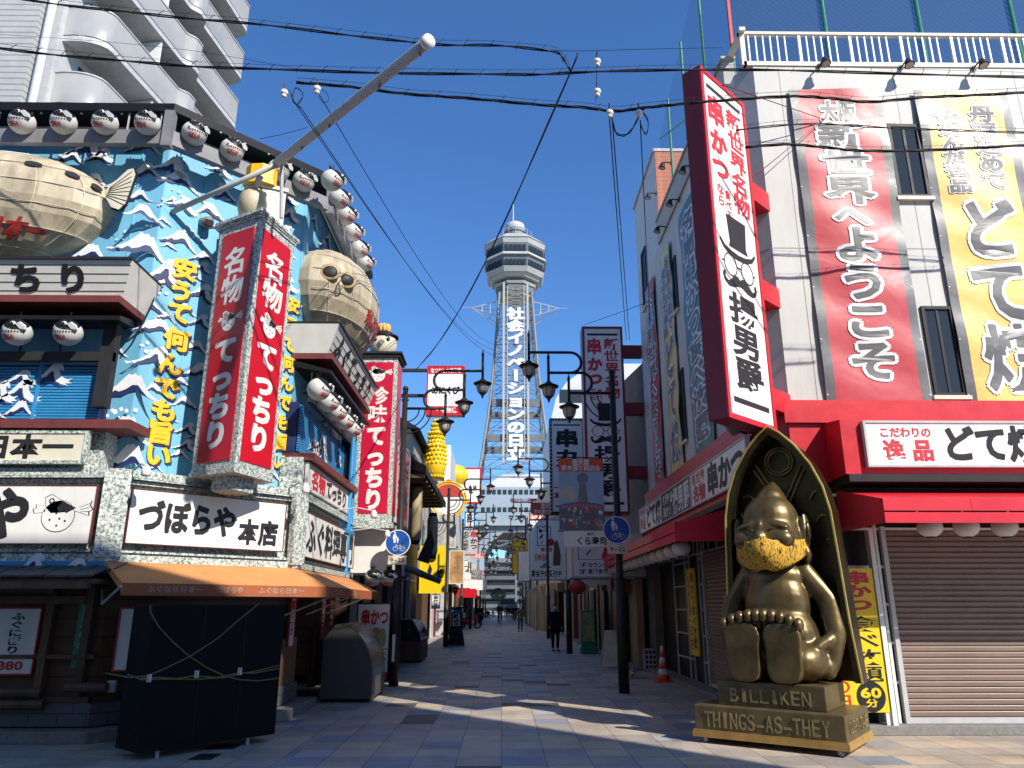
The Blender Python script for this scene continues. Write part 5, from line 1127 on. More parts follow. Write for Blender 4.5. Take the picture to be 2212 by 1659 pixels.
# ---- neighbour on the left: white sign box, side banner, roofs
LN = thing('shop_building', 'grey timber eatery with tiled roofs next to the blue restaurant', 'building', (-3.3, 17, 0))
b = MB(); b.foot([(-12, 17.2), (-3.4, 17.2), (-3.4, 31), (-12, 31)], 0, 6.0); b.build('wall', K['woodD'], LN)
b = MB(); b.add([(-12, 17.5, 6), (-3.3, 17.5, 6), (-3.3, 31, 6), (-12, 31, 6), (-12, 17.5, 8.2), (-4.6, 17.5, 8.0), (-4.2, 31, 8.0), (-12, 31, 8.2)], [(0, 1, 5, 4), (1, 2, 6, 5), (4, 5, 6, 7), (3, 0, 4, 7)]); b.build('upper_wall', mat('weathered_render', (.30, .31, .29), .8, var=.25, scale=1.2), LN)
def tiled(par, p0, p1, out, z0, drop, n, name='tiled_roof'):
    b = MB(); p0 = Vector(p0); p1 = Vector(p1); out = Vector(out); b.smooth = True
    L_ = (p1 - p0).length; k = int(L_ / .26)
    for i in range(k):
        a = p0.lerp(p1, (i + .5) / k); b.tube([a + Vector((0, 0, z0)) + out * (j / 6) + Vector((0, 0, -drop * j / 6 + .015 * (j % 2))) for j in range(7)], .085, 7)
    b.smooth = False; u = Vector((0, 0, z0 - .05)); b.quad(p0 + u, p1 + u, p1 + u + out - Vector((0, 0, drop)), p0 + u + out - Vector((0, 0, drop)))
    return b.build(name, K['tileroof'], par)
tiled(LN, (-3.4, 20, 0), (-3.4, 27, 0), (1.0, 0, 0), 6.2, .75, 1); tiled(LN, (-3.3, 19.2, 0), (-3.3, 25.5, 0), (1.3, 0, 0), 2.85, .5, 1, 'pent_roof')
b = MB(); b.hexa([(-3.4, 20, 5.35), (-2.05, 20, 5.0), (-2.05, 27.4, 5.0), (-3.4, 27.4, 5.35), (-3.4, 20, 5.9), (-2.05, 20, 5.2), (-2.05, 27.4, 5.2), (-3.4, 27.4, 5.9)]); b.build('black_eave', K['black'], LN)
b = MB()
for i in range(9): b.box((-3.4, 20.1 + i * .8, 4.9), (-2.1, 20.25 + i * .8, 5.0))
b.build('rafters', K['woodL'], LN)
b = MB()
for y in (17.6, 19.2, 21, 23.2, 25.4, 27.6): b.box((-3.4, y, 0), (-3.25, y + .16, 2.8))
for z in (.7, 2.45): b.box((-3.4, 17.4, z), (-3.3, 30, z + .1))
b.build('posts_and_rails', K['lgrey'], LN)
b = MB(); b.box((-3.4, 24.0, .2), (-3.3, 25.3, 2.2)); b.build('door', mat('rust_door', (.16, .05, .02), .6, var=.4), LN)
r = vrect(772, 1132, 852, 1238, 17.0)
t = thing('blank_sign_box', 'blank pale grey sign box below the magenta sign', 'sign', (r[0], 17, r[1])); b = MB(); b.box((-3.4, 17.0, r[1]), (-2.42, 19.4, r[3])); b.build('casing', K['signwhite'], t, bevel=.01); b = MB(); b.box((-3.42, 16.98, r[3]), (-2.38, 19.42, r[3] + .04)); b.box((-3.42, 16.98, r[1] - .05), (-2.38, 19.42, r[1])); b.build('rim', K['dark'], t)
t, G, W, H = board('side_banner', 'tall red and white side banner beyond the magenta sign', Frame((-2.5, 0, 0), (0, 1, 0)), (17.3, r[3] + .05, 19.6, 5.4), mat('pinkish_banner', (.5, .3, .3), .5, var=.1), K['lgrey'], .04, .08, 'banner')
b = MB(); b.ob(G, .1, .15, W * .45, H - .15, 0, .005); b.mi = 1; tx(b, G, '大阪名物', W * .06, H * .1, W * .42, H * .92, 'v', .04, .008); tx(b, G, 'どて焼串', W * .5, H * .1, W * .92, H * .92, 'v', .04, .006, 0, 0); b.build('lettering', [K['redsign'], WHI], t)
for x, n_ in ((806, 'left'), (841, 'right')): q = at(x, 1248, Y=16.85); dup(PROTO, q, .1, f'puffer fish lantern under the blank sign box, {n_} of two', 'puffer fish lanterns of the blue restaurant')
def sausage(x0, x1, y0, y1, Y, lab):
    l, z0, r_, z1 = vrect(x0, y0, x1, y1, Y); c = Vector(((l + r_) / 2, Y, 0)); t = thing('tall_lantern', lab, 'lantern', (c.x, c.y, z0), 'tall cream lanterns of the timber eatery'); rr_ = (r_ - l) / 2
    b = MB(); b.smooth = True; n = int((z1 - z0) / .1); b.lathe(c, [(rr_ * (.8 if i in (0, n) else 1 - .03 * (i % 2)), z0 + (z1 - z0) * i / n) for i in range(n + 1)], 16); b.build('shade', mat('old_paper', (.60, .47, .27), .6, var=.2, scale=3, streak=.3), t)
    b = MB(); b.lathe(c, [(rr_ * .7, z1), (rr_ * .85, z1 + .03), (rr_ * .6, z1 + .12)], 12); b.lathe(c, [(rr_ * .6, z0 - .1), (rr_ * .8, z0)], 12); b.build('ring', K['dark'], t)
sausage(887, 912, 1052, 1168, 21.5, 'tall cream lantern under the black eave, nearer of two'); sausage(922, 946, 1116, 1200, 25, 'tall cream lantern under the black eave, farther of two')
b = MB(); r = vrect(902, 1140, 939, 1210, 21.0); b.prism(FY_(21.0), [(r[0], r[1]), (r[2] - .15, r[1] - .1), (r[2], (r[1] + r[3]) / 2), (r[0] + .35, r[3])], -.05, .0); tag(b.build('signboard', K['dark'], None, (r[0], 21, r[1])), 'dark angled signboard hanging before the cream lanterns', 'sign')
# glass fronted counter behind the left road sign
q = at(862, 1432, Z=0); t = thing('food_counter', 'dark wooden food counter with a glass hood behind the left road sign post', 'counter', q)
b = MB(); b.box((q.x, q.y, .05), (q.x + .62, q.y + 2.2, .62)); b.build('base', K['wood'], t, bevel=.01)
b = MB(); b.prism(Frame((q.x, q.y, 0), (1, 0, 0)), [(0, .64), (.62, .64), (.6, .8), (.35, 1.2), (0, 1.2)], -2.2, 0); b.build('hood', K['glass'], t)
b = MB(); b.tube([(q.x + .62, q.y, .64), (q.x + .6, q.y, .8), (q.x + .34, q.y, 1.22), (q.x, q.y, 1.22)], .018, 6); b.tube([(q.x + .62, q.y, .64), (q.x + .62, q.y + 2.2, .64)], .018, 6); b.build('rim', K['white'], t)
# backlit skewer poster box left of the post
t, G, W, H = vboard('poster_box', 'bright food poster box with red skewer lettering left of the road sign post', (771, 1302, 845, 1470), 16.9, K['signwhite'], K['dark'], .03, .2, [('串かつ', .1, .72, .97, .93, 'h', 0, .045), ('どて焼', .78, .2, .96, .42, 'v', 0, .03)], [RED], 'poster')
b = MB()
for k, (x, y, rx_, ry_, mi) in enumerate(((.35, .5, .2, .16, 0), (.6, .55, .22, .14, 1), (.45, .42, .25, .1, 1), (.8, .55, .12, .13, 2), (.2, .62, .1, .1, 2), (.25, .24, .17, .06, 1), (.6, .17, .2, .06, 0), (.3, .13, .16, .045, 3))): b.mi = mi; b.poly(G, ngon(x * W, y * H, rx_ * W, ry_ * H, 14), .003 + k * .0006)
b.mi = 3; b.ob(G, 0, .0, W, H * .1, 0, .003); b.build('food_print', [mat('fried_brown', (.25, .11, .04), .6, var=.3, scale=30), mat('fried_gold', (.50, .24, .08), .6, var=.3, scale=30), mat('cabbage_green', (.3, .4, .15), .6, var=.3, scale=30), K['redink']], t)

# ---- street lamps
def make_lamp(lab, loc):
    t = thing('street_lamp', lab, 'street lamp', loc, 'branching street lamps along the shopping street'); o = Vector(loc); Q = lambda x, z: o + Vector((x, 0, z)); P = K['pole']
    b = MB(); b.smooth = True; b.tube([Q(0, 0), Q(0, 2.1)], .105, 14); b.tube([Q(0, 2.1), Q(0, 2.14), Q(0, 6.4)], [.105, .075, .06], 14); b.ell(Q(0, 6.42), .07, .07, .07, 10, 6); b.tube([Q(-.08, 6.15), Q(.08, 6.15)], .03, 6); b.build('post', P, t)
    b = MB(); b.smooth = True
    def arm(xa, z, xb, zt_=None, xc=None):
        b.tube([Q(xa, z), Q(xb, z)], .032, 8)
        if zt_: r_ = (zt_ - z) / 2; b.tube([Q(xc - r_ * sin(a / 10 * pi) * 1.0 + .0, z + r_ - r_ * cos(a / 10 * pi)) for a in range(11)], .032, 8)
    z1, z2, z3 = 5.95, 6.40, 6.86
    arm(0, z1, .93, z2, .66); arm(.66, z2, 1.36, z3, .88); arm(.88, z3, 1.78); b.build('arm', P, t)
    b = MB()
    for r_ in (.28, .42, .56): b.tube([Q(.05 + r_ * sin(a / 8 * pi / 2) * 1.0, z1 - r_ - .05 + (r_) * (1 - cos(a / 8 * pi / 2)) + .02) for a in range(9)] , .016, 5)
    b.build('brace', P, t)
    for x, z, top in ((.93, z1, .28), (1.36, z2, .32), (1.78, z3, .38)):
        b = MB(); b.smooth = True; b.tube([Q(x, z + top), Q(x, z - .22)], .03, 8); b.lathe(Q(x, z + top), [(.03, 0), (.036, .03), (.0, .16)], 8)
        b.lathe(Q(x, z - .30), [(.0, .14), (.05, .1), (.10, .05), (.215, .0), (.215, -.02), (.14, -.02), (.02, -.015)][::-1], 16); h = b.build('lantern_cap', P, t)
        b = MB(); b.smooth = True; b.lathe(Q(x, z - .32), [(.08, -.22), (.115, -.15), (.135, -.06), (.13, .0)], 12); b.build('glass', K['lampglass'], h)
        b = MB(); b.smooth = True; b.lathe(Q(x, z - .54), [(.0, -.13), (.015, -.12), (.03, -.06), (.085, 0.0), (.08, .01)], 12); b.smooth = False
        for k in range(6): a = k / 6 * 2 * pi; b.tube([Q(x, z - .32) + Vector((c_ * cos(a), c_ * sin(a), d_)) for c_, d_ in ((.085, -.22), (.12, -.15), (.14, -.06), (.135, 0))], .007, 4)
        b.build('lantern_base', P, h)
    return t
LP = make_lamp('branching street lamp with a blue road sign, nearest on the left side', (-2.25, 16.77, 0))
BASE_L = Vector((-2.25, 16.77, 0))
WORDS = ['second', 'third', 'fourth', 'fifth', 'sixth', 'seventh', 'eighth', 'ninth']
g_ = 'branching street lamps along the shopping street'
dup(LP, (2.34, 15.41, 0), pi, 'branching street lamp with a blue road sign, nearest on the right side', g_)
for i, y in enumerate((32.4, 44.5, 57, 69, 82, 95, 108)): dup(LP, (-2.3, y, 0), 0, f'branching street lamp, {WORDS[i]} on the left side of the street', g_)
for i, y in enumerate((27.7, 40, 52.5, 65, 77, 90, 103)): dup(LP, (2.36, y, 0), pi, f'branching street lamp, {WORDS[i]} on the right side of the street', g_)
# ---- road signs
def roadsign(x, y, Y, xp, lab, lab2):
    q = at(x, y, Y=Y); F = FY_(Y); R_ = .275
    t = thing('road_sign', lab, 'road sign', q, 'blue shared path signs'); b = MB(); b.prism(F, ngon(q.x, q.z, R_, n=36), 0, .012); fc_ = b.build('plate', K['signwhite'], t); b = MB(); b.poly(F, ngon(q.x, q.z, R_ * .93, n=36), .014); b.build('blue_field', K['bluesign'], fc_)
    b = MB(); G = F.sh(q.x, q.z, .0); pl = lambda L_: b.poly(G, L_, .017)
    def man(cx, cy, s):
        pl(ngon(cx, cy + .11 * s, .022 * s, n=10)); pl([(cx - .02 * s, cy - .11 * s), (cx - .002 * s, cy - .11 * s), (cx, cy - .02 * s), (cx + .006 * s, cy - .11 * s), (cx + .024 * s, cy - .11 * s), (cx + .024 * s, cy + .0 * s), (cx + .045 * s, cy - .02 * s), (cx + .05 * s, cy - .01 * s), (cx + .026 * s, cy + .075 * s), (cx - .026 * s, cy + .078 * s), (cx - .045 * s, cy - .01 * s), (cx - .03 * s, cy - .02 * s)])
    man(-.07, .10, 1.0); man(-.005, .05, .55)
    def ring_(cx, cy, r_, w_=.008):
        k = 18; vs = []
        for i in range(k): a = 2 * pi * i / k; vs += [G.p(cx + r_ * cos(a), cy + r_ * sin(a), .017), G.p(cx + (r_ - w_) * cos(a), cy + (r_ - w_) * sin(a), .017)]
        b.add(vs, [(2 * i, (2 * i + 2) % (2 * k), (2 * i + 3) % (2 * k), 2 * i + 1) for i in range(k)])
    ring_(-.05, -.13, .052); ring_(.10, -.13, .052)
    def ln(x0, y0, x1, y1, w_=.008): d = Vector((x1 - x0, y1 - y0)).normalized() * w_ / 2; pl([(x0 + d.y, y0 - d.x), (x1 + d.y, y1 - d.x), (x1 - d.y, y1 + d.x), (x0 - d.y, y0 + d.x)])
    for l_ in ((-.05, -.13, -.02, -.05), (-.02, -.05, -.05, -.045), (-.03, -.07, .06, -.075), (.06, -.075, .02, -.14), (.02, -.14, -.03, -.07), (.06, -.075, .10, -.13), (.02, -.14, .1, -.13), (.06, -.075, .055, -.055), (.04, -.053, .08, -.053)): ln(*l_)
    b.build('pictogram', K['signwhite'], fc_)
    b = MB(); b.tube([(xp, Y + .12, q.z + .1), (xp, Y + .12, q.z + .16)], .1, 12); b.box((min(xp, q.x) , Y + .01, q.z - .03), (max(xp, q.x) + .02, Y + .1, q.z + .03)); b.build('bracket', K['grey'], t)
    z = q.z - R_ - .09; t2 = thing('plate_sign', lab2, 'road sign', (q.x, Y, z), 'hour plates below the shared path signs'); xo = q.x - .0
    pn = MB().ob(F, xo - .2, z - .1, xo + .2, z + .085, 0, .012).build('plate', K['cream'], t2, bevel=.01); b = MB(); G2 = F.sh(xo - .2, z - .1, .014); tx(b, G2, '9', .05, .045, .12, .15, 'h', .01, .003); b.ob(G2, .14, .085, .2, .098, 0, .003); tx(b, G2, '22', .215, .045, .355, .15, 'h', .01, .003); b.build('lettering', INK, pn); MB().box((xp - .03, Y, z - .02), (xp + .03, Y + .1, z + .02)).build('clamp', K['grey'], t2)
roadsign(859.5, 1172, 16.6, -2.25, 'round blue shared path sign on the left street lamp, catching the sun', 'hour plate reading 9 to 22 on the left street lamp')
roadsign(1332, 1145, 15.24, 2.34, 'round blue shared path sign on the right street lamp, in the shade', 'hour plate reading 9 to 22 on the right street lamp')
MB_ = MB(); q = at(850, 1400, Y=16.66); MB_.ob(FY_(16.66), q.x - .03, q.z - .27, q.x + .03, q.z + .27, -.0, .006); tag(MB_.build('reflector_strip', K['signwhite'], None, q), 'white reflector strip on the left street lamp post', 'reflector')

# ---- shop association posters on the lamps
def poster(box, Y, lab, px_):
    t, G, W, H = vboard('poster_banner', lab, box, Y, mat('poster_sky', (.36, .48, .60), .6, var=.12, scale=3) if 'poster_sky' not in bpy.data.materials else bpy.data.materials['poster_sky'], None, 0, .02, [], [], 'banner', 'shop association posters on the lamps')
    b = MB(); b.mi = 0; b.ob(G, 0, H * .815, W, H, 0, .004); b.mi = 1; tx(b, G, '通天閣', W * .3, H * .905, W * .7, H * .99, 'h', .03, .008); tx(b, G, '南本通り商店会', W * .06, H * .825, W * .94, H * .905, 'h', .03, .008)
    b.mi = 2; C_ = lambda L_: [(x * W, y * H) for x, y in L_]
    for P in ([(.40, .3), (.66, .3), (.60, .66), (.47, .66)], [(.44, .66), (.62, .66), (.66, .70), (.65, .76), (.55, .80), (.43, .76), (.41, .70)]): b.poly(G, C_(P), .004)
    b.mi = 3; b.poly(G, C_([(0, .0), (1, 0), (1, .34), (.8, .37), (.5, .385), (.2, .37), (0, .34)]), .005)
    b.mi = 4; b.poly(G, [(W * .22 + .19 * W * cos(a / 16 * 2 * pi), H * .5 + .17 * W * sin(a / 16 * 2 * pi)) for a in range(16)], .006)
    rs = random.Random(5)
    for k in range(46): b.mi = rs.choice((0, 1, 4, 5, 6, 2)); x, y = rs.uniform(.03, .92), rs.uniform(.01, .3); b.ob(G, x * W, y * H, (x + rs.uniform(.03, .09)) * W, (y + rs.uniform(.02, .06)) * H, .004, .0065 + k * .0001)
    for k in range(10): b.mi = 6; b.ob(G, (.05 + k * .09) * W, H * (.29 + .03 * sin(k / 9 * pi)), (.12 + k * .09) * W, H * (.335 + .03 * sin(k / 9 * pi)), .004, .012)
    b.build('print', [K['orange'], WHI, K['grey'], mat('print_dusk', (.14, .16, .18), .6), mat('print_beige', (.55, .52, .42), .6), mat('print_green', (.3, .42, .25), .6), mat('print_pink', (.5, .2, .24), .6)], next(c for c in t.children))
    b = MB(); b.tube([G.p(-.03, H + .03, .0), Vector((px_, Y, 0)) + Vector((0, .1, G.p(0, H + .03).z))], .013, 6); b.tube([G.p(-.03, -.02, .0), Vector((px_, Y + .1, G.p(0, -.02).z))], .013, 6); b.build('rod', K['dark'], t)
poster((1207, 991, 1304, 1145), 15.3, 'large printed tower poster on the right street lamp above the sushi board', 2.34)
poster((1018, 1196, 1046, 1252), 44.3, 'small distant printed tower poster in the sunlight on the left side', -2.3)
vboard('shop_sign', 'white sushi board hanging below the printed tower poster', (1219, 1147, 1313, 1181), 15.3, K['signwhite'], None, 0, .02, [('くら寿司', .27, .12, .98, .62, 'h', 0, .03), ('無添', .52, .7, .68, .9, 'h', 1, .02)], [INK, RED])

# ---- right side of the street beyond the red restaurant
RN_ = thing('shop_building', 'shabby timber fronted shop row beyond the red restaurant', 'building', (3.5, 21, 0))
b = MB(); b.foot([(3.95, 20.25), (14, 20.25), (14, 46), (3.7, 46), (3.7, 22)], 0, 8.2); b.build('wall', mat('dull_render', (.20, .18, .165), .8, var=.3, scale=1.5), RN_)
b = MB(); rs = random.Random(4); y = 20.6
mt = [K['woodL'], K['woodD'], K['cream'], K['planks'], K['darkred'], K['lgrey'], K['black']]
while y < 45.5:
    w_ = rs.uniform(.35, 1.1); b.mi = rs.choice((0, 0, 1, 2, 3, 3, 4, 5, 6, 6)); d = rs.uniform(.02, .22); b.box((3.7 - d, y, .06), (3.72, y + w_ - .03, rs.uniform(2.1, 2.5))); y += w_
b.build('shop_front', mt, RN_)
b = MB(); b.box((3.3, 20.4, 0), (3.75, 46, .08)); b.build('step', K['stone'], RN_)
b = MB()
for y in range(22, 45, 3):
    b.ob(Frame((3.7, 0, 0), (0, -1, 0)), -y - 1.4, 4.6, -y - .2, 6.2, 0, .04)
b.build('window', K['glass'], RN_)
t, G, W, H = vboard('shop_sign', 'white sign box with a red hand print and two rows of black writing', (1224, 1160, 1402, 1252), 22.4, K['signwhite'], K['lgrey'], .04, 1.6, [('1F', .07, .2, .15, .32, 'h', 0, .02), ('カウンター席', .17, .2, .52, .32, 'h', 0, .03), ('2F', .07, .05, .15, .17, 'h', 0, .02), ('座敷あります', .17, .05, .52, .17, 'h', 0, .03)], [INK])
b = MB(); b.ob(G, W * .06, H * .38, W * .47, H * .39, 0, .004); b.ob(G, W * .06, H * .38, W * .068, H * .95, 0, .004); b.ob(G, W * .46, H * .38, W * .468, H * .95, 0, .004); b.poly(G, [(W * .15, H * .5), (W * .2, H * .62), (W * .215, H * .6), (W * .16, H * .48)], .004); b.poly(G, [(W * .11, H * .78), (W * .16, H * .74), (W * .2, H * .85), (W * .14, H * .88)], .004)
b.mi = 1; b.poly(G, [(W * .33, H * .42), (W * .42, H * .40), (W * .45, H * .5), (W * .47, H * .66), (W * .44, H * .62), (W * .42, H * .7), (W * .4, H * .64), (W * .38, H * .74), (W * .36, H * .6)], .005); b.build('brush_print', [INK, K['redink']], t)
t, G, W, H = vboard('bulb_sign', 'tall white skewer sign edged with bulbs behind the printed poster', (1187, 908, 1262, 1112), 24.5, K['signwhite'], K['dark'], .07, .3, [('串', .12, .70, .86, .9, 'v', 0, .055), ('カツ', .12, .38, .86, .68, 'v', 0, .055), ('一本', .04, .13, .24, .30, 'v', 1, .03)], [INK, RED])
b = MB(); b.ob(G, W * .06, H * .94, W * .94, H * .955, 0, .004); b.ob(G, W * .1, H * .05, W * .94, H * .065, 0, .004); b.build('bars', INK, t)
b = MB()
for k in range(26):
    for u in (-.035, W + .035): b.ell(G.p(u, H * k / 25, .03), .022, .022, .022, 6, 4)
for k in range(1, 10): b.ell(G.p(W * k / 10, H + .035, .03), .022, .022, .022, 6, 4)
b.build('bulbs', K['signwhite'], t); MB().ob(FY_(24.7), G.p(W, 0).x, G.p(0, H * .5).z, 3.8, G.p(0, H * .5).z + .12, -.1, 0).build('bracket', K['dark'], t); MB().ob(FY_(24.7), G.p(W, 0).x, G.p(0, H * .15).z, 3.8, G.p(0, H * .15).z + .12, -.1, 0).build('bracket', K['dark'], t)
for x, y, n_, s in ((1247, 1268, 'smaller', .22), (1345, 1262, 'larger', .3)):
    q = at(x, y, Y=22.2 if s > .25 else 24); t = thing('red_lantern', f'dark red paper lantern under the white sign box, {n_} of two', 'lantern', q, 'red paper lanterns'); b = MB(); b.smooth = True; b.ell(q, s * 1.25, s, s, 16, 10); b.build('shade', K['redink2'], t); b = MB(); b.smooth = True; b.lathe(q + Vector((0, 0, s * .9)), [(s * .5, 0), (s * .45, .06)], 12); b.lathe(q - Vector((0, 0, s * .98)), [(s * .45, 0), (s * .5, .05)], 12); b.build('ring', K['black'], t)
# timber cornered shop further on
SH2 = thing('shop_building', 'pale timber corner stall boarded up on the right', 'building', (2.5, 47, 0))
b = MB(); b.foot([(3.3, 46.2), (14, 46.2), (14, 75), (2.3, 75), (2.3, 50), (2.9, 47)], 0, 2.9); b.build('boards', K['woodL'], SH2); b = MB(); ed = [(3.3, 46.2), (2.9, 47), (2.3, 50), (2.3, 75)]; rs = random.Random(21); mt2 = [K['woodL'], K['cream'], K['woodD'], mat('grey_timber', (.28, .24, .19), .8, var=.35, scale=3, streak=.2)]
for (xa, ya), (xb, yb_) in zip(ed, ed[1:]):
    Fd = Frame((xa, ya, 0), (xa - xb, ya - yb_, 0)) if False else Frame((xb, yb_, 0), (xa - xb, ya - yb_, 0)); Lw_ = hypot(xa - xb, ya - yb_); u = 0
    while u < Lw_ - .05: w_ = min(rs.uniform(.14, .5), Lw_ - u); b.mi = rs.choice((0, 0, 0, 1, 2, 3, 3)); b.ob(Fd, u + .012, .13, u + w_ - .012, rs.uniform(2.3, 2.85), .0, rs.uniform(.02, .09)); u += w_
b.build('battens', mt2, SH2)
b = MB(); b.foot([(3.5, 46.4), (14, 46.4), (14, 75), (2.5, 75), (2.5, 50)], 2.9, 9); b.build('upper_wall', K['concrete'], SH2)
b = MB(); b.box((3.32, 46.1, .1), (4.3, 46.22, 2.4)); b.build('dark_front', K['woodD'], SH2); b = MB(); b.foot([(3.2, 46), (5, 46), (5, 46.4), (2.95, 47.1), (2.3, 50), (2.2, 50)], 0, .12); b.build('kerb', K['lgrey'], SH2)
t, G, W, H = vboard('shop_sign', 'large pale reservation sign over the boarded timber stall', (1140, 1128, 1222, 1254), 44.5, K['signwhite'], K['lgrey'], .06, 1.4, [('宴会予約受付中', .04, .03, .86, .14, 'h', 0, .03), ('熊本店', .3, .46, .62, .53, 'h', 1, .03), ('天地活楽', .12, .3, .5, .42, 'h', 1, .03)], [INK, RED])
b = MB(); b.ring(G, (W * .2, H * .56, W * .58, H * .9), (W * .22, H * .57, W * .56, H * .89), 0, .006); b.poly(G, ngon(W * .3, H * .82, W * .05, n=10), .005); b.poly(G, [(W * .26, H * .7), (W * .34, H * .76), (W * .38, H * .75), (W * .31, H * .68)], .005); b.poly(G, [(W * .3, H * .6), (W * .36, H * .66), (W * .37, H * .65), (W * .32, H * .59)], .005); b.mi = 1; b.poly(G, ngon(W * .58, H * .62, W * .1, n=9), .006); b.mi = 2; b.poly(G, [(W * .62, H * .22), (W * .82, H * .22), (W * .84, H * .4), (W * .78, H * .62), (W * .72, H * .66), (W * .66, H * .6)], .007); b.mi = 3; b.poly(G, [(W * .25, H * .18), (W * .58, H * .18), (W * .42, H * .28)], .005); b.build('print', [INK, K['redink'], K['wood'], K['grey']], t)
t, G, W, H = vboard('shop_sign', 'small red strip sign on top of the large reservation sign', (1140, 1112, 1212, 1127), 44.6, K['orange'], K['lgrey'], .05, .5, [('浪花串かつ専門店', .05, .15, .95, .85, 'h', 0, .03)], [WHI])
vboard('poster_banner', 'orange and white poster on the second right street lamp', (1150, 1086, 1212, 1112), 27.5, K['orange'], None, 0, .02, [('通天閣', .3, .5, .7, .95, 'h', 0, .03), ('南本通り商店会', .05, .05, .95, .45, 'h', 0, .03)], [WHI], 'banner')
# rounded white building behind
r = vrect(1188, 785, 1262, 905, 60); t = thing('office_building', 'pale building with a rounded metal roof behind the shop row', 'building', (r[0], 60, 0))
b = MB(); F = FY_(60); ar = [(r[0], 0), (r[0] + 8, 0)] + [(r[0] + 8, r[3])] + [(r[0] + 5.0 * (1 - sin(a / 8 * pi / 2)), r[1] + (r[3] - r[1]) * cos(a / 8 * pi / 2) if False else r[3] - 4.5 * (1 - cos((8 - a) / 8 * pi / 2)) ) for a in range(0, 0)] + [(r[0] + 5, r[3]), (r[0] + 3, r[3] - .5), (r[0] + 1.4, r[3] - 1.6), (r[0] + .5, r[3] - 3), (r[0], r[3] - 5)]
b.prism(F, ar, -12, 0); b.build('wall', K['panelS'], t); b = MB()
for k in range(5): z = r[3] - 3.4 - k * 2.6; b.ob(F, r[0] + .8, z, r[0] + 6, z + 1.1, 0, .06)
b.build('window', K['glass'], t)
# ---- left side of the street: signs, cones, figures
vb = vboard
t, G, W, H = vb('roof_sign', 'white roof sign with red bands projecting over the left side of the street', (923, 796, 1004, 902), 30, K['signwhite'], K['redsign'], .06, .4, [('めにくぴ', .1, .42, .9, .58, 'h', 0, .06)], [INK])
b = MB(); b.ob(G, 0, H * .85, W, H, 0, .006); b.ob(G, 0, 0, W, H * .16, 0, .006); b.mi = 1; tx(b, G, '年中無休', W * .22, H * .02, W * .85, H * .14, 'h', .03, .009); tx(b, G, 'なつかし大衆酒場', W * .06, H * .87, W * .94, H * .98, 'h', .03, .009); b.build('bands', [K['redsign'], WHI], t)
b = MB(); 
for z in (9.9, 11.0): b.box((G.p(0, 0).x - 2.2, 30.05, z), (G.p(0, 0).x, 30.2, z + .12))
b.build('bracket', K['dark'], t)
L2 = thing('shop_building', 'grey louvred building behind the timber eatery', 'building', (-3.6, 31, 0)); b = MB(); b.foot([(-14, 31.2), (-3.9, 31.2), (-3.9, 45), (-14, 45)], 0, 8.8); b.build('wall', mat('stained_render', (.34, .33, .30), .8, var=.3, scale=1.2), L2)
b = MB(); b.add([(-14, 31.1, 8.8), (-3.5, 31.1, 8.8), (-3.5, 45, 8.8), (-14, 45, 8.8), (-9, 31.1, 12), (-9, 45, 12)], [(0, 1, 4), (1, 2, 5, 4), (2, 3, 5), (3, 0, 4, 5)]); b.build('roof', K['tileroof'], L2)
L3 = thing('shop_building', 'narrow white and grey striped tower shop on the left', 'building', (-3.3, 45, 0)); b = MB(); b.foot([(-12, 45.2), (-3.2, 45.2), (-3.2, 60), (-12, 60)], 0, 11.0); b.build('wall', K['lgrey'], L3); b = MB()
for x in (-3.5, -4.4, -5.3): b.box((x, 45.1, 4), (x + .35, 45.25, 11))
b.build('pilaster', K['white'], L3)
L4 = thing('shop_building', 'cream row of shops far along the left side', 'building', (-3.5, 62, 0)); b = MB(); b.foot([(-14, 61), (-3.5, 61), (-3.5, 120), (-14, 120)], 0, 8.5); b.build('wall', K['cream'], L4)
R4 = thing('shop_building', 'grey row of shops far along the right side', 'building', (4, 76, 0)); b = MB(); b.foot([(3.6, 76), (14, 76), (14, 130), (3.6, 130)], 0, 9.5); b.build('wall', mat('far_render', (.30, .28, .25), .8, var=.3, scale=.8), R4)
def frontage(par, X, y0, y1, side, seed, h=2.7):
    rs = random.Random(seed); b = MB(); y = y0; ms = [K['woodD'], K['black'], K['planks'], K['wood'], K['lgrey'], K['darkred'], K['cream'], K['dark']]
    while y < y1 - .2:
        w_ = min(rs.uniform(.4, 1.6), y1 - y); b.mi = rs.choice((0, 0, 1, 1, 2, 3, 4, 5, 6, 7)); d = rs.uniform(.03, .3); a_, c_ = sorted((X - .02 * side, X + d * side)); b.box((a_, y, .0), (c_, y + w_ - .04, h * rs.uniform(.8, 1))); y += w_
    b.build('shop_front', ms, par); b = MB(); a_, c_ = sorted((X, X + .45 * side)); b.box((a_, y0, h), (c_, y1, h + .12)); b.build('canopy', K['dark'], par)
    b = MB()
    for k in range(int((y1 - y0) / 2.6)): a_, c_ = sorted((X, X + .05 * side)); b.box((a_, y0 + .7 + k * 2.6, h + 1.4), (c_, y0 + 2.0 + k * 2.6, h + 2.9))
    b.build('window', K['glass'], par)
frontage(L2, -3.9, 31.3, 44.9, 1, 41); frontage(L3, -3.2, 45.3, 59.9, 1, 42); frontage(L4, -3.5, 61, 119, 1, 43); frontage(R4, 3.6, 76, 129, -1, 44)
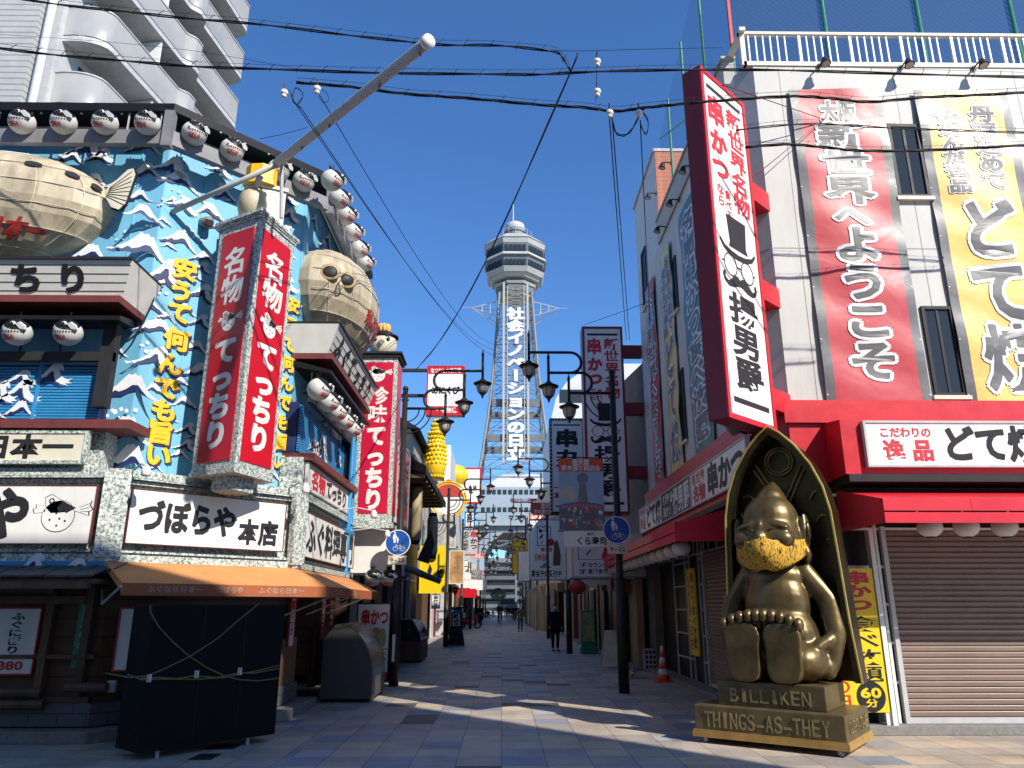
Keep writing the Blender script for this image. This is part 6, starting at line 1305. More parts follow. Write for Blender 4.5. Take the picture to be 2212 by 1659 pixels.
# golden studded club
q = at(940, 1035, Y=36); t = thing('studded_club', 'giant golden studded club leaning up the left shop fronts', 'ornament', q)
zt_ = at(929, 905, Y=36).z; b = MB(); b.smooth = True; h = zt_ - q.z; prof = [(.25 + .42 * sin(min(1, k / 12 * 1.15) * pi) ** 1 * (1 - .35 * k / 12), h * k / 12) for k in range(13)]; prof = [(.4, 0), (.5, h * .2), (.48, h * .4), (.38, h * .6), (.24, h * .8), (.12, h * .95), (.04, h)]; b.lathe(q, prof, 16); b.build('shaft', K['yletter'], t)
b = MB()
for k in range(14):
    f = (k + .5) / 14; rr_ = [p for p in prof if p[1] <= f * h][-1][0] * .97 if f < .95 else .12
    for j in range(16): a = 2 * pi * (j + .5 * (k % 2)) / 16; b.ell(q + Vector((rr_ * cos(a), rr_ * sin(a), f * h)), .08, .08, .08, 6, 4)
b.build('studs', K['yellow'], t)
q = at(985, 1027, Y=52); t = thing('sign_balloon', 'golden ball on a white sign over the left shops', 'ornament', q); b = MB(); b.smooth = True; b.ell(q, .85, .8, .75, 16, 10); b.build('ball', K['yletter'], t); b = MB(); b.lathe(q - Vector((0, 0, 1.3)), [(.8, 0), (.75, .5), (.6, .6)], 14); b.build('collar', K['cream'], t)
vb('shop_sign', 'white sign with a red foot strip beyond the golden ball', (1003, 1012, 1040, 1089), 56, K['signwhite'], K['redsign'], .12, .4, [('亀屋', .2, .25, .8, .5, 'h', 0, .03)], [INK])
q = at(968, 1078, Y=40); t = thing('drum_sign', 'round white drum face sign with golden rings on the left', 'sign', q); b = MB(); b.prism(FY_(40), ngon(q.x, q.z, .82, n=28), -.3, 0); b.build('face', K['signwhite'], t); b = MB()
for r_ in (.86, .98): b.tube([Vector((q.x + r_ * cos(a / 28 * 2 * pi), 39.98, q.z - .06 + r_ * sin(a / 28 * 2 * pi))) for a in range(29)], .045, 6)
b.build('rings', K['yletter'], t); b = MB(); b.poly(FY_(39.97), [(q.x - .82, q.z + .1), (q.x + .8, q.z + .15), (q.x + .6, q.z + .75), (q.x, q.z + 1.05), (q.x - .7, q.z + .7)], .0); b.build('red_hood', K['redink2'], t)
vb('food_sign', 'painted food sign in pale blue and orange behind the brown lamp post', (945, 1112, 985, 1185), 33.5, mat('pale_mural', (.5, .48, .42), .6, var=.5, scale=1.6), K['cream'], .05, .3)
vb('food_sign', 'orange fried food sign below the brown shop roof', (970, 1190, 1003, 1262), 38, mat('fried_mural', (.5, .28, .12), .6, var=.6, scale=2.4), K['cream'], .05, .3)
t, G, W, H = vb('shop_sign', 'bright yellow sign with black shapes behind the tiled pent roof', (908, 1180, 962, 1282), 31.5, K['yellow'], None, 0, .3); b = MB(); b.poly(G, ngon(W * .45, H * .75, W * .2, n=14), .004); b.poly(G, [(W * .3, H * .45), (W * .4, H * .62), (W * .5, H * .5), (W * .45, H * .38)], .004); tx(b, G, 'め', W * .66, H * .3, W * .98, H * .52, 'h', .05, .004); b.build('print', INK, t)
vb('shop_sign', 'white strip sign with three black characters under the yellow sign', (932, 1284, 951, 1315), 31, K['signwhite'], K['dark'], .02, .05, [('串焼き', .2, .05, .8, .95, 'v', 0, .03)], [INK])
vb('shop_sign', 'violet and white sign with one large character, in the sun', (1004, 1106, 1026, 1140), 58, K['signwhite'], K['navy'], .08, .3, [('座', .15, .3, .85, .95, 'v', 0, .05), ('酒', .2, .0, .8, .3, 'v', 1, .04)], [K['navy'], RED])
t, G, W, H = vb('shop_sign', 'grey skewer sign with a pointed lower edge on the left', (998, 1144, 1034, 1200), 47, K['lgrey'], K['darkred'], .05, .3, [('串', .52, .68, .95, .96, 'v', 1, .05), ('かつ', .52, .2, .95, .66, 'v', 0, .05), ('お好み鉄板', .08, .15, .4, .95, 'v', 0, .03)], [INK, RED])
b = MB(); b.prism(FY_(47), [(G.p(0, 0).x - .05, G.p(0, 0).z - .04), (G.p(W / 2, 0).x, G.p(0, 0).z - .5), (G.p(W, 0).x + .05, G.p(0, 0).z - .04)], 0, .28); b.build('point', K['lgrey'], t)
q = at(1002, 1270, Y=50); t = thing('arch_sign', 'white arched sign over a red strip far down the left side', 'sign', q); F = FY_(50); b = MB(); b.prism(F, [(q.x - 1, q.z - .6)] + [(q.x + 1.0 * -cos(a / 10 * pi) * -1, q.z + 1.0 * sin(a / 10 * pi)) for a in range(11)] + [(q.x - 1, q.z - .6)][:0] + [(q.x - 1, q.z - .59)] if False else [(q.x + cos(a / 12 * pi), q.z + sin(a / 12 * pi)) for a in range(13)], -.2, 0); b.build('board', K['signwhite'], t); MB().ob(F, q.x - .4, q.z - .6, q.x + .8, q.z - .05, -.1, .0).build('red_strip', K['redsign'], t)
vb('shop_sign', 'small white slanted sign at the foot of the distant poster', (1015, 1252, 1052, 1275), 52, K['signwhite'], K['lgrey'], .03, .3)
vb('shop_sign', 'white vertical skewer sign edged with bulbs far down the right side', (1134, 1120, 1158, 1196), 72, K['signwhite'], K['dark'], .1, .3, [('串', .45, .6, .95, .95, 'v', 0, .05), ('一〇〇', .08, .1, .4, .9, 'v', 1, .03)], [INK, RED])
vb('shop_sign', 'white sign with red edges in the sun beside the bulb edged sign', (1146, 1078, 1178, 1124), 70, K['signwhite'], K['redsign'], .2, .3, [('回転寿司', .2, .08, .8, .92, 'v', 0, .03)], [INK])
# small plain signs and awnings crowding the far street
rs = random.Random(31); pal = [K['signwhite'], K['cream'], K['redsign'], K['yellow'], K['orange'], K['yletter'], K['lgrey'], K['green']]; cn = ['white', 'cream', 'red', 'yellow', 'orange', 'golden', 'grey', 'green']; sd_ = [(0, 61), (5, 64), (1, 67), (2, 72), (0, 77), (3, 82), (4, 88), (0, 95)]
for side in (-1, 1):
    for ci, y in sd_:
        y += 2 * side; z = rs.uniform(3.0, 5.2); w_ = rs.uniform(.8, 1.4); h_ = rs.uniform(1.4, 3.2); xw = -3.5 if side < 0 else (2.3 if y < 75 else 3.6); x0 = xw if side < 0 else xw - w_ - .2
        t, G, W, H = board('shop_sign', f"small plain {cn[ci]} sign sticking out {['before the first red awning', 'above the red awning', 'past the red lanterns', 'beside the orange awning', 'past the orange awning', 'near the street end', 'close to the tower', 'last before the tower'][sd_.index((ci, y - 2 * side))]} on the {'sunny' if side < 0 else 'shaded'} side", FY_(y), (x0 + .1, z, x0 + .1 + w_, z + h_), pal[ci], K['dark'], .05, .2)
for side, y, m_, lab in ((-1, 63, 'awnR', 'small red awning far down the left side'), (-1, 74, 'awnO', 'small orange awning far down the left side'), (1, 79, 'awnR', 'small red awning far down the right side')):
    xw = -3.5 if side < 0 else 3.6; b = MB(); b.prism(Frame((0, y + 6, 0), (1, 0, 0)), [(xw, 2.9), (xw - side * 1.1, 2.5), (xw - side * 1.1, 2.35), (xw, 2.4)][::-side], 0, 6); tag(b.build('awning', K[m_], None, (xw, y, 2.5)), lab, 'awning')
for k in range(7):
    q = Vector((-3.0, 61.5 + k * .9, 2.75)); b = MB(); b.smooth = True; b.ell(q, .2, .2, .26, 10, 8); tag(b.build('red_lantern', K['redink'], None, q), f"red lantern in the row far down the left side, {['first', 'second', 'third', 'fourth', 'fifth', 'sixth', 'last'][k]} of seven", 'lantern', 'far red lanterns')
# standing sign, scooter, green sign, A boards
q = at(985, 1396, Z=0); t = thing('standing_sign', 'black flared standing sign with a lit paper panel in the street', 'sign', q)
b = MB(); b.add([q + Vector(v_) for v_ in ((-.35, -.25, .03), (.35, -.25, .03), (.35, .25, .03), (-.35, .25, .03), (-.24, -.15, .75), (.24, -.15, .75), (.24, .15, .75), (-.24, .15, .75))], [(0, 1, 5, 4), (1, 2, 6, 5), (2, 3, 7, 6), (3, 0, 4, 7), (4, 5, 6, 7)]); b.build('base', K['black'], t)
MB().box(q + Vector((-.22, -.14, .75)), q + Vector((.22, .14, 1.5))).build('body', K['black'], t); pn = MB().box(q + Vector((-.15, -.155, .8)), q + Vector((.15, -.14, 1.3))).build('panel', K['cream'], t); b = MB(); tx(b, Frame(q + Vector((-.12, -.157, .82)), (1, 0, 0)), '新世', 0, 0, .24, .46, 'v', .05); b.build('lettering', INK, pn); MB().box(q + Vector((-.32, -.22, 1.5)), q + Vector((.32, .22, 1.56))).build('roof', K['black'], t); MB().box(q + Vector((-.2, -.15, 1.34)), q + Vector((.2, -.142, 1.46))).build('header', K['bluesign'], t)
q = at(1272, 1412, Z=0); t = thing('standing_sign', 'small green plastic standing sign by the shop front', 'sign', q); MB().box(q + Vector((-.3, -.2, 0)), q + Vector((.3, .2, .25))).build('foot', K['green'], t, bevel=.04); pn = MB().box(q + Vector((-.25, -.06, .25)), q + Vector((.25, .06, 1.45))).build('panel', K['green'], t, bevel=.02); b = MB(); b.box(q + Vector((-.19, -.075, .4)), q + Vector((.19, -.062, 1.38))); b.build('insert', mat('menu_print', (.4, .38, .12), .6, var=.5, scale=9), pn)
q = at(1318, 1440, Z=0) ; t = thing('board_stand', 'small pale wooden A board leaning behind the right lamp post', 'sign', q); b = MB(); b.add([q + Vector(v_) for v_ in ((-.25, -.3, .02), (.3, -.3, .02), (.25, 0, .95), (-.12, 0, .95))], [(0, 1, 2, 3)]); b.add([q + Vector(v_) for v_ in ((-.25, .3, .02), (.3, .3, .02), (.25, .02, .95), (-.12, .02, .95))], [(3, 2, 1, 0)]); b.build('leaf', K['cream'], t)
def bike(q, rz, lab, col, cat='scooter'):
    t = thing('motor_scooter' if cat == 'scooter' else 'bicycle', lab, cat, q); M_ = Matrix.Rotation(rz, 3, 'Z'); P = lambda x, y, z: Vector(q) + M_ @ Vector((x, y, z)); R_ = .24 if cat == 'scooter' else .33; wb = .62 if cat == 'scooter' else .52
    for s in (-1, 1):
        b = MB(); b.smooth = True; b.tube([P(s * wb + R_ * cos(a / 16 * 2 * pi), 0, R_ + .02 + R_ * sin(a / 16 * 2 * pi)) for a in range(17)], .05 if cat == 'scooter' else .02, 6); w_ = b.build('wheel', K['black'], t); b = MB(); b.tube([P(s * wb, -.05, R_ + .02), P(s * wb, .05, R_ + .02)], .1 if cat == 'scooter' else .03, 10); b.build('hub', K['lgrey'], w_)
    b = MB(); b.smooth = True
    if cat == 'scooter':
        b.ell(P(-.35, 0, .55), .42, .18, .2, 12, 8, M_); b.ell(P(.5, 0, .65), .12, .2, .33, 12, 8, M_); b.ell(P(.05, 0, .33), .4, .17, .08, 12, 6, M_); b.build('body', col, t); b = MB(); b.smooth = True; b.ell(P(-.32, 0, .75), .38, .15, .08, 12, 6, M_); b.build('seat', K['black'], t); MB().box(P(-.85, -.2, .75) - Vector((0, 0, 0)), P(-.85, -.2, .75) + Vector((.4, .4, .35))).build('top_box', K['white'], t)
        b = MB(); b.tube([P(.62, 0, .3), P(.48, 0, 1.0)], .03, 6); b.tube([P(.45, -.3, 1.02), P(.48, 0, .98), P(.45, .3, 1.02)], .02, 6); b.build('handlebar', K['dark'], t)
    else:
        b.tube([P(.52, 0, .35), P(.4, 0, .9), P(-.1, 0, .8), P(-.05, 0, .3), P(.42, 0, .8)], .018, 6); b.tube([P(-.52, 0, .35), P(-.1, 0, .8)], .016, 6); b.tube([P(-.52, 0, .35), P(-.05, 0, .3)], .016, 6); b.build('frame', col, t); b = MB(); b.tube([P(.28, -.3, 1.05), P(.4, 0, .98), P(.28, .3, 1.05)], .016, 6); b.build('handlebar', K['lgrey'], t); b = MB(); b.ell(P(-.14, 0, .92), .13, .08, .04, 10, 6, M_); b.build('saddle', K['black'], t)
bike(at(1014, 1358, Z=0) , .4, 'red motor scooter with a white box parked on the left', K['redsign']); bike(at(1046, 1336, Z=0) + Vector((0, 0, 0)), .5, 'black motor scooter parked behind the red one', K['black']); bike(at(1058, 1333, Z=0), .5, 'dark grey motor scooter parked farthest of the row', K['dark'])
bike(at(1080, 1349, Z=0), -pi / 2, 'bicycle ridden towards the viewer', K['lgrey'], 'bicycle')

# ---- people
def skin_obj(name, verts, edges, rad, m, par, base, sub=1):
    me = bpy.data.meshes.new(name); me.from_pydata([tuple(Vector(v_) - base) for v_ in verts], edges, []); me.materials.append(m)
    o = bpy.data.objects.new(name, me); COL.objects.link(o); o.parent = par; BASE[o.name] = base
    sk = o.modifiers.new('skin', 'SKIN'); sk.use_smooth_shade = True
    for i, r_ in enumerate(rad): d = me.skin_vertices[0].data[i]; d.radius = (r_, r_ * .8) if isinstance(r_, float) else r_
    me.skin_vertices[0].data[0].use_root = True
    s_ = o.modifiers.new('sub', 'SUBSURF'); s_.levels = sub; s_.render_levels = sub
    return o
def person(q, h, lab, coat, legs, rz=0, step=.1, long=False, mask=True, ride=False, arms=0):
    q = Vector(q); t = thing('person', lab, 'person', q); s = h / 1.7; M_ = Matrix.Rotation(rz, 3, 'Z'); P = lambda x, y, z: q + M_ @ Vector((x * s, y * s, z * s))
    dz = .12 if ride else 0
    hip = P(0, 0, .9 + dz); J = [hip, P(0, 0, 1.1 + dz), P(0, -.0, 1.3 + dz), P(0, 0, 1.42 + dz), P(0, -.01, 1.5 + dz), P(0, -.015, 1.6 + dz)]
    E = [(0, 1), (1, 2), (2, 3), (3, 4), (4, 5)]; Rr = [.13, .13, .15, .08, .055, .09]
    def add(par, pts, rs_):
        k = par
        for p_, r_ in zip(pts, rs_): J.append(p_); E.append((k, len(J) - 1)); Rr.append(r_); k = len(J) - 1
    if ride: lg = [(lambda x, f: [P(x, -.05, .84 + dz), P(x * 1.4, -.35, .62 + f), P(x * 1.2, -.15, .2 + f), P(x * 1.2, -.25, .13 + f)])(x, f) for x, f in ((-.1, .0), (.1, .2))]
    else: lg = [[P(x, 0, .84), P(x * 1.05, -sg * step * .6, .48), P(x, sg * -step * .8 + .03, .09), P(x, sg * -step * .8 - .12, .04)] for x, sg in ((-.1, 1), (.1, -1))]
    for l_ in lg: add(0, l_, [.10, .065, .045, .045])
    am = [[P(x, 0, 1.37 + dz), P(x * 1.45, .02, 1.12 + dz), P(x * 1.4, -.06 - sg * .05, .88 + dz), P(x * 1.38, -.08 - sg * .06, .78 + dz)] for x, sg in ((-.17, 1), (.17, -1))] if not (ride or arms) else [[P(x, 0, 1.37 + dz), P(x * 1.5, -.12, 1.14 + dz), P(x * (1.3 if ride else .5), -.36, 1.08 + dz if not ride else 1.1), P(x * (1.3 if ride else .35), -.42, 1.09 + dz if not ride else 1.06)] for x in (-.17, .17)]
    for a_ in am: add(2, a_, [.06, .048, .038, .035])
    skin_obj('body', J, E, [r_ * s for r_ in Rr], K['skin'], t, q)
    J2 = [P(0, 0, .92 + dz), P(0, 0, 1.12 + dz), P(0, 0, 1.33 + dz), P(0, 0, 1.42 + dz)]; E2 = [(0, 1), (1, 2), (2, 3)]; R2 = [.165, .16, .175, .10]
    for a_ in am: i0 = 2; pts = a_[:3]; 
    for a_ in am:
        k = 2
        for p_, r_ in zip(a_[:3], (.085, .07, .06)): J2.append(p_); E2.append((k, len(J2) - 1)); R2.append(r_); k = len(J2) - 1
    if long: J2 += [P(0, 0, .6)]; E2.append((0, len(J2) - 1)); R2.append(.19)
    skin_obj('coat', J2, E2, [r_ * s * 1.12 for r_ in R2], coat, t, q)
    J3 = [P(0, 0, .92 + dz)]; E3_ = []; R3 = [.14]
    for l_ in lg:
        k = 0
        for p_, r_ in zip(l_[:3], (.115, .082, .062)): J3.append(p_); E3_.append((k, len(J3) - 1)); R3.append(r_); k = len(J3) - 1
    skin_obj('trousers', J3, E3_, [r_ * s * 1.1 for r_ in R3], legs, t, q)
    for l_ in lg: b = MB(); b.smooth = True; b.ell(l_[3] + Vector((0, .04, 0)) * s + (M_ @ Vector((0, .02, 0))), .05 * s, .13 * s, .05 * s, 10, 6, M_); b.build('shoe', K['black'], t)
    b = MB(); b.smooth = True; c = P(0, -.02, 1.6 + dz); b.ell(c, .075 * s, .09 * s, .115 * s, 14, 10, M_); b.ell(c + M_ @ Vector((0, -.095, -.01)) * s, .014 * s, .02 * s, .025 * s, 6, 5, M_)
    for sg in (-1, 1): b.ell(c + M_ @ Vector((sg * .078, .0, 0)) * s, .012 * s, .02 * s, .03 * s, 6, 5, M_)
    hd = b.build('head', K['skin'], t)
    b = MB(); b.smooth = True; b.ell(c + M_ @ Vector((0, .015, .02)) * s, .084 * s, .096 * s, .118 * s, 14, 6, M_, 12, 90); b.ell(c + M_ @ Vector((0, .04, 0)) * s, .082 * s, .075 * s, .1 * s, 12, 8, M_); b.build('hair', K['black'], hd)
    for sg in (-1, 1): b = MB(); b.ell(c + M_ @ Vector((sg * .03, -.083, .015)) * s, .01 * s, .008 * s, .007 * s, 6, 4); b.build('eye', K['black'], hd)
    if mask: b = MB(); b.smooth = True; b.ell(c + M_ @ Vector((0, -.035, -.05)) * s, .076 * s, .082 * s, .066 * s, 12, 8, M_); b.build('face_mask', K['signwhite'], t)
    else: b = MB(); b.ell(c + M_ @ Vector((0, -.085, -.05)) * s, .022 * s, .008 * s, .006 * s, 6, 4); b.build('mouth', K['redink2'], hd)
    return t
person(at(1200, 1407, Z=0), 1.66, 'person in a long black coat and white mask walking towards the viewer', K['cloth'], K['cloth'], .1, .08, True)
person(at(1124, 1365, Z=0), 1.62, 'person in a grey brown jacket holding something at the chest', K['clothG'], K['clothG'], 0, .12, False, True, False, 1)
q = at(1080, 1349, Z=0); person(q + Vector((0, .12, 0)), 1.66, 'person in a dark jacket riding the bicycle', K['cloth'], K['cloth'], 0, 0, False, True, True)
person(at(1037, 1352, Z=0), 1.7, 'person in black standing beside the parked scooters', K['cloth'], K['cloth'], pi, .02, False, False)
for i, (x, y, cm, lm, lab) in enumerate(((1098, 1342, 'cloth', 'lgrey', 'person in a black top and pale trousers in the distant group'), (1106, 1341, 'clothG', 'cloth', 'person in a grey coat in the distant group'), (1112, 1342, 'cloth', 'cloth', 'person all in black at the middle of the distant group'), (1117, 1338, 'wood', 'cloth', 'person in a brown coat at the back of the distant group'), (1092, 1334, 'clothG', 'clothG', 'person in grey far behind the cyclist'))):
    person(at(x, y, Z=0), 1.66, lab, K[cm], K[lm], RN.uniform(-.3, .3) + (pi if i % 2 else 0), .12, False, i % 2 == 0)

# ============================================================ RESIDENTIAL TOWER, upper left
AP = thing('apartment_tower', 'tall grey apartment tower with slanting rows of balconies', 'building', (-13, 21, 0))
c0 = at(118, 110, Y=20.5); A0 = Vector((c0.x, 20.5, 0)); dA = Vector((sin(radians(8.5)), cos(radians(8.5)), 0)); FA = Frame(A0, dA); LA = min((abs(project(FA.p(l * .25, 30, 1.2))[0] - 548), l * .25) for l in range(20, 90))[1]; kA = LA / 17.4
b = MB(); b.foot([tuple(FA.p(0, 0, -.0)[:2]), tuple(FA.p(LA, 0, 0)[:2]), tuple(FA.p(LA, 0, -14)[:2]), (A0.x - 16, A0.y + 2)], 0, 52); b.build('core_wall', K['lgrey'], AP)
FAn = Frame(A0, (1, 0, 0)); b = MB(); b.foot([(A0.x - 16, A0.y - .2), (A0.x - .6, A0.y - .2), (A0.x - .3, A0.y + 1.5), (A0.x - 16, A0.y + 1.5)], 0, 52); b.build('ribbed_wall', K['siding'], AP)
b = MB(); b.smooth = True; b.tube([(A0.x - .15, A0.y - .3, 0), (A0.x - .15, A0.y - .3, 52)], .13, 12); b.build('downpipe', K['white'], AP)
bal = mat('balcony_panel', (.34, .34, .33), .38, metal=0, var=.08, scale=1)
def outline(d):                                   # plan of a balcony front with rounded corners and a swelling
    P = [(0.2, 0)]; 
    for k in range(7): a = k / 6 * pi / 2; P.append((.2 + .7 * (1 - cos(a)), 1.3 * sin(a)))
    P += [(8.4, 1.3)]
    for k in range(9): P.append((8.5 + k * .11, 1.3 + .26 * (1 - cos(k / 8 * pi)) / 2))
    P += [(9.9, 1.56)]
    for k in range(5): P.append((10 + k * .16, 1.56 - .26 * (1 - cos(k / 4 * pi)) / 2))
    P += [(16.6, 1.3)]
    for k in range(6): a = k / 5 * pi / 2; P.append((16.6 + .8 * sin(a), 1.3 * cos(a) + 0))
    return [(x * kA if x > 1 else x, y + d) for x, y in P]
for fl in range(19):
    z = 1.2 + fl * 2.6
    if z < 10: continue
    ol = outline(0); b = MB(); n = len(ol); b.smooth = False
    lo = [FA.p(x, z, y) for x, y in ol]; b.add([FA.p(x, z, y) for x, y in ol] + [FA.p(x, z + .2, y) for x, y in ol], [tuple(range(n))[::-1], tuple(range(n, 2 * n))] + [(i, i + 1, n + i + 1, n + i) for i in range(n - 1)])
    sl_ = b.build('balcony_slab', K['lgrey'], AP)
    b = MB(); b.smooth = True; oi = outline(-.07); vs = []
    for P, zz in ((ol, z + .24), (ol, z + 1.35), (oi, z + 1.35), (oi, z + .24)): vs += [FA.p(x, zz, y) for x, y in P]
    b.add(vs, [(k * n + i, k * n + i + 1, (k + 1) * n + i + 1, (k + 1) * n + i) for k in range(3) for i in range(n - 1)]); b.build('balcony_parapet', bal, sl_)
    b = MB(); b.tube([FA.p(x, z + 1.39, y) for x, y in ol], .04, 6); b.build('handrail', K['lgrey'], sl_)
    b = MB(); [b.ob(FA, x * kA, z + .25, (x + 2.8) * kA, z + 2.3, 0, .03) for x in (2, 7, 12.5)]; b.build('balcony_door', K['glass'], AP)
    b = MB(); b.ob(FA, 6.3 * kA, z + .25, 6.3 * kA + .08, z + 2.55, 0, 1.2); b.build('partition', K['white'], AP)

# ============================================================ TOWER at the end of the street
YT = 185.0; TX = at(1113, 800, Y=YT).x; zz = lambda y: at(1113, y, Y=YT).z
T = thing('observation_tower', 'steel lattice observation tower with an octagonal deck at the street end', 'tower', (TX, YT, 0))
z_leg0, z_deck = zz(1015), zz(645)
prof_t = [(zz(1130), 11.2), (zz(1015), 8.4), (zz(900), 6.6), (zz(800), 5.5), (zz(720), 4.8), (zz(645), 4.2)]
def rad(z):
    for (a, ra), (c, rc) in zip(prof_t, prof_t[1:]):
        if z <= c: return ra + (rc - ra) * (z - a) / (c - a)
    return prof_t[-1][1]
def cor(z, sx_, sy): r_ = rad(z); return Vector((TX + sx_ * r_, YT + sy * r_, z))
zs = [zz(1130) + (z_deck - zz(1130)) * k / 12 for k in range(13)]
for sx_ in (-1, 1):
    for sy in (-1, 1): MB().tube([cor(z, sx_, sy) for z in zs], .34, 6).build('leg', K['foil'], T)
b = MB()
for k in range(12):
    z0_, z1_ = zs[k], zs[k + 1]
    for (ax, ay), (bx, by) in (((-1, -1), (1, -1)), ((1, -1), (1, 1)), ((1, 1), (-1, 1)), ((-1, 1), (-1, -1))):
        A_, B_ = cor(z0_, ax, ay), cor(z0_, bx, by); C_, D_ = cor(z1_, ax, ay), cor(z1_, bx, by); m0 = (A_ + B_) / 2; m1 = (C_ + D_) / 2
        b.tube([C_, D_], .11, 4); b.tube([A_, m1], .085, 4); b.tube([B_, m1], .085, 4); b.tube([A_.lerp(C_, .5), m0.lerp(m1, .5), B_.lerp(D_, .5)], .06, 4); b.tube([C_, m0], .06, 4); b.tube([D_, m0], .06, 4)
b.build('lattice', K['foil'], T)
b = MB()
for y in (960, 885):
    z = zz(y); r_ = rad(z); b.box((TX - r_, YT - r_, z - .9), (TX + r_, YT - r_ + .5, z + .9)); b.box((TX - r_, YT + r_ - .5, z - .9), (TX + r_, YT + r_, z + .9)); b.box((TX - r_, YT - r_, z - .9), (TX - r_ + .5, YT + r_, z + .9)); b.box((TX + r_ - .5, YT - r_, z - .9), (TX + r_, YT + r_, z + .9))
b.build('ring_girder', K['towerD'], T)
# lettered shaft on the near face
wS = 3.0; yS = YT - 8.2; b = MB()
for s in (-1, 1): b.box((TX + s * wS - .25, yS, zz(1015)), (TX + s * wS + .25, yS + 1, z_deck + 1)); b.box((TX + s * (wS - .9) - .1, yS, zz(1015)), (TX + s * (wS - .9) + .1, yS + .5, z_deck))
n_ = 30
for k in range(n_):
    z0_ = zz(1015) + (z_deck - zz(1015)) * k / n_; z1_ = zz(1015) + (z_deck - zz(1015)) * (k + 1) / n_; b.tube([(TX - wS, yS + .3, z0_), (TX + wS, yS + .3, z0_)], .1, 4); b.tube([(TX - wS, yS + .4, z0_), (TX + wS, yS + .4, z1_)], .08, 4); b.tube([(TX + wS, yS + .4, z0_), (TX - wS, yS + .4, z1_)], .08, 4)
b.build('sign_shaft', mat('shaft_cream', (.42, .41, .36), .5), T)
b = MB(); tx(b, Frame((TX - 2.1, yS - .15, zz(1008)), (1, 0, 0)), '社会イノベーションの日立', 0, 0, 4.2, zz(690) - zz(1008), 'v', .06, .02); b.build('tower_lettering', K['signwhite'], T)
# octagonal head
def octa(b, r0, z0_, r1, z1_, n=8): b.add([(TX + r0 * cos(pi / 8 + k * pi / 4), YT + r0 * sin(pi / 8 + k * pi / 4), z0_) for k in range(8)] + [(TX + r1 * cos(pi / 8 + k * pi / 4), YT + r1 * sin(pi / 8 + k * pi / 4), z1_) for k in range(8)], [tuple(range(7, -1, -1)), tuple(range(8, 16))] + [(k, (k + 1) % 8, 8 + (k + 1) % 8, 8 + k) for k in range(8)])
hk = lambda y: zz(y)
b = MB(); octa(b, 8.4, hk(552), 8.7, hk(541)); octa(b, 8.9, hk(541), 6.6, hk(527)); octa(b, 8.9, hk(577), 8.5, hk(571)); octa(b, 7.7, hk(610), 8.3, hk(600)); octa(b, 6.6, hk(617), 7.2, hk(610)); octa(b, 5.6, hk(628), 5.9, hk(623)); octa(b, 5.0, hk(637), 5.3, hk(632)); octa(b, 4.6, hk(648), 4.9, hk(642)); b.build('deck_tiers', mat('tower_white', (.40, .41, .39), .5, var=.1, scale=.4), T)
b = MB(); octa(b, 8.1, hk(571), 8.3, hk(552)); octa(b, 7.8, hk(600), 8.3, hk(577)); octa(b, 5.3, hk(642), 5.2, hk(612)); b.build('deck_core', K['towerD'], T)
b = MB()
for za, zb_, r_ in ((hk(569), hk(556), 8.3), (hk(598), hk(586), 8.15)):
    for k in range(8):
        a0_, a1_ = pi / 8 + k * pi / 4, pi / 8 + (k + 1) * pi / 4; A_ = Vector((TX + r_ * cos(a0_), YT + r_ * sin(a0_), 0)); B_ = Vector((TX + r_ * cos(a1_), YT + r_ * sin(a1_), 0)); F = Frame(A_, B_ - A_); Lw = (B_ - A_).length
        for j in range(5): b.ob(F, Lw * (.06 + j * .18), za, Lw * (.2 + j * .18), zb_, -.1, .12)
b.build('deck_window', K['glass'], T)
b = MB(); octa(b, 5.4, hk(527), 5.4, hk(524)); b.lathe((TX, YT, hk(524)), [(2.9, 0), (2.9, .3), (2.7, .4), (2.7, 2.4), (3.0, 2.5), (3.0, 2.8)], 20); b.build('top_drum', K['foil'], T)
b = MB(); b.smooth = True; zt1 = hk(505); b.lathe((TX, YT, zt1), [(2.7, 0), (2.7, 1.7), (2.5, 2.5), (1.6, 3.1), (.3, 3.4)], 20); b.build('dome', K['lgrey'], T)
b = MB()
for k in range(16): a = k / 16 * 2 * pi; b.tube([(TX + 4.6 * cos(a), YT + 4.6 * sin(a), hk(526)), (TX + 4.6 * cos(a), YT + 4.6 * sin(a), hk(507))], .06, 4)
b.tube([(TX + 4.6 * cos(k / 16 * 2 * pi), YT + 4.6 * sin(k / 16 * 2 * pi), hk(507)) for k in range(17)], .08, 4); b.build('roof_rail', K['lgrey'], T)
MB().tube([(TX - .5, YT, hk(482)), (TX - .5, YT, hk(434))], [.22, .1], 6).build('antenna', K['lgrey'], T)
for s in (-1, 1):
    b = MB(); r_ = rad(hk(680)); tip = Vector((TX + s * 11.5, YT - 2, hk(672)))
    for y, dy in ((662, -3), (662, 3), (692, -3), (692, 3), (650, 0), (705, 0)): b.tube([Vector((TX + s * r_, YT + dy, hk(y))), tip], .09, 4)
    b.tube([tip, tip + Vector((s * 2.2, 0, 0))], .1, 4)
    for f in (.3, .6): b.tube([Vector((TX + s * r_, YT - 3, hk(662))).lerp(tip, f), Vector((TX + s * r_, YT - 3, hk(692))).lerp(tip, f), Vector((TX + s * r_, YT + 3, hk(692))).lerp(tip, f), Vector((TX + s * r_, YT + 3, hk(662))).lerp(tip, f)], .1, 4)
    b.build('outrigger', K['lgrey'], T)
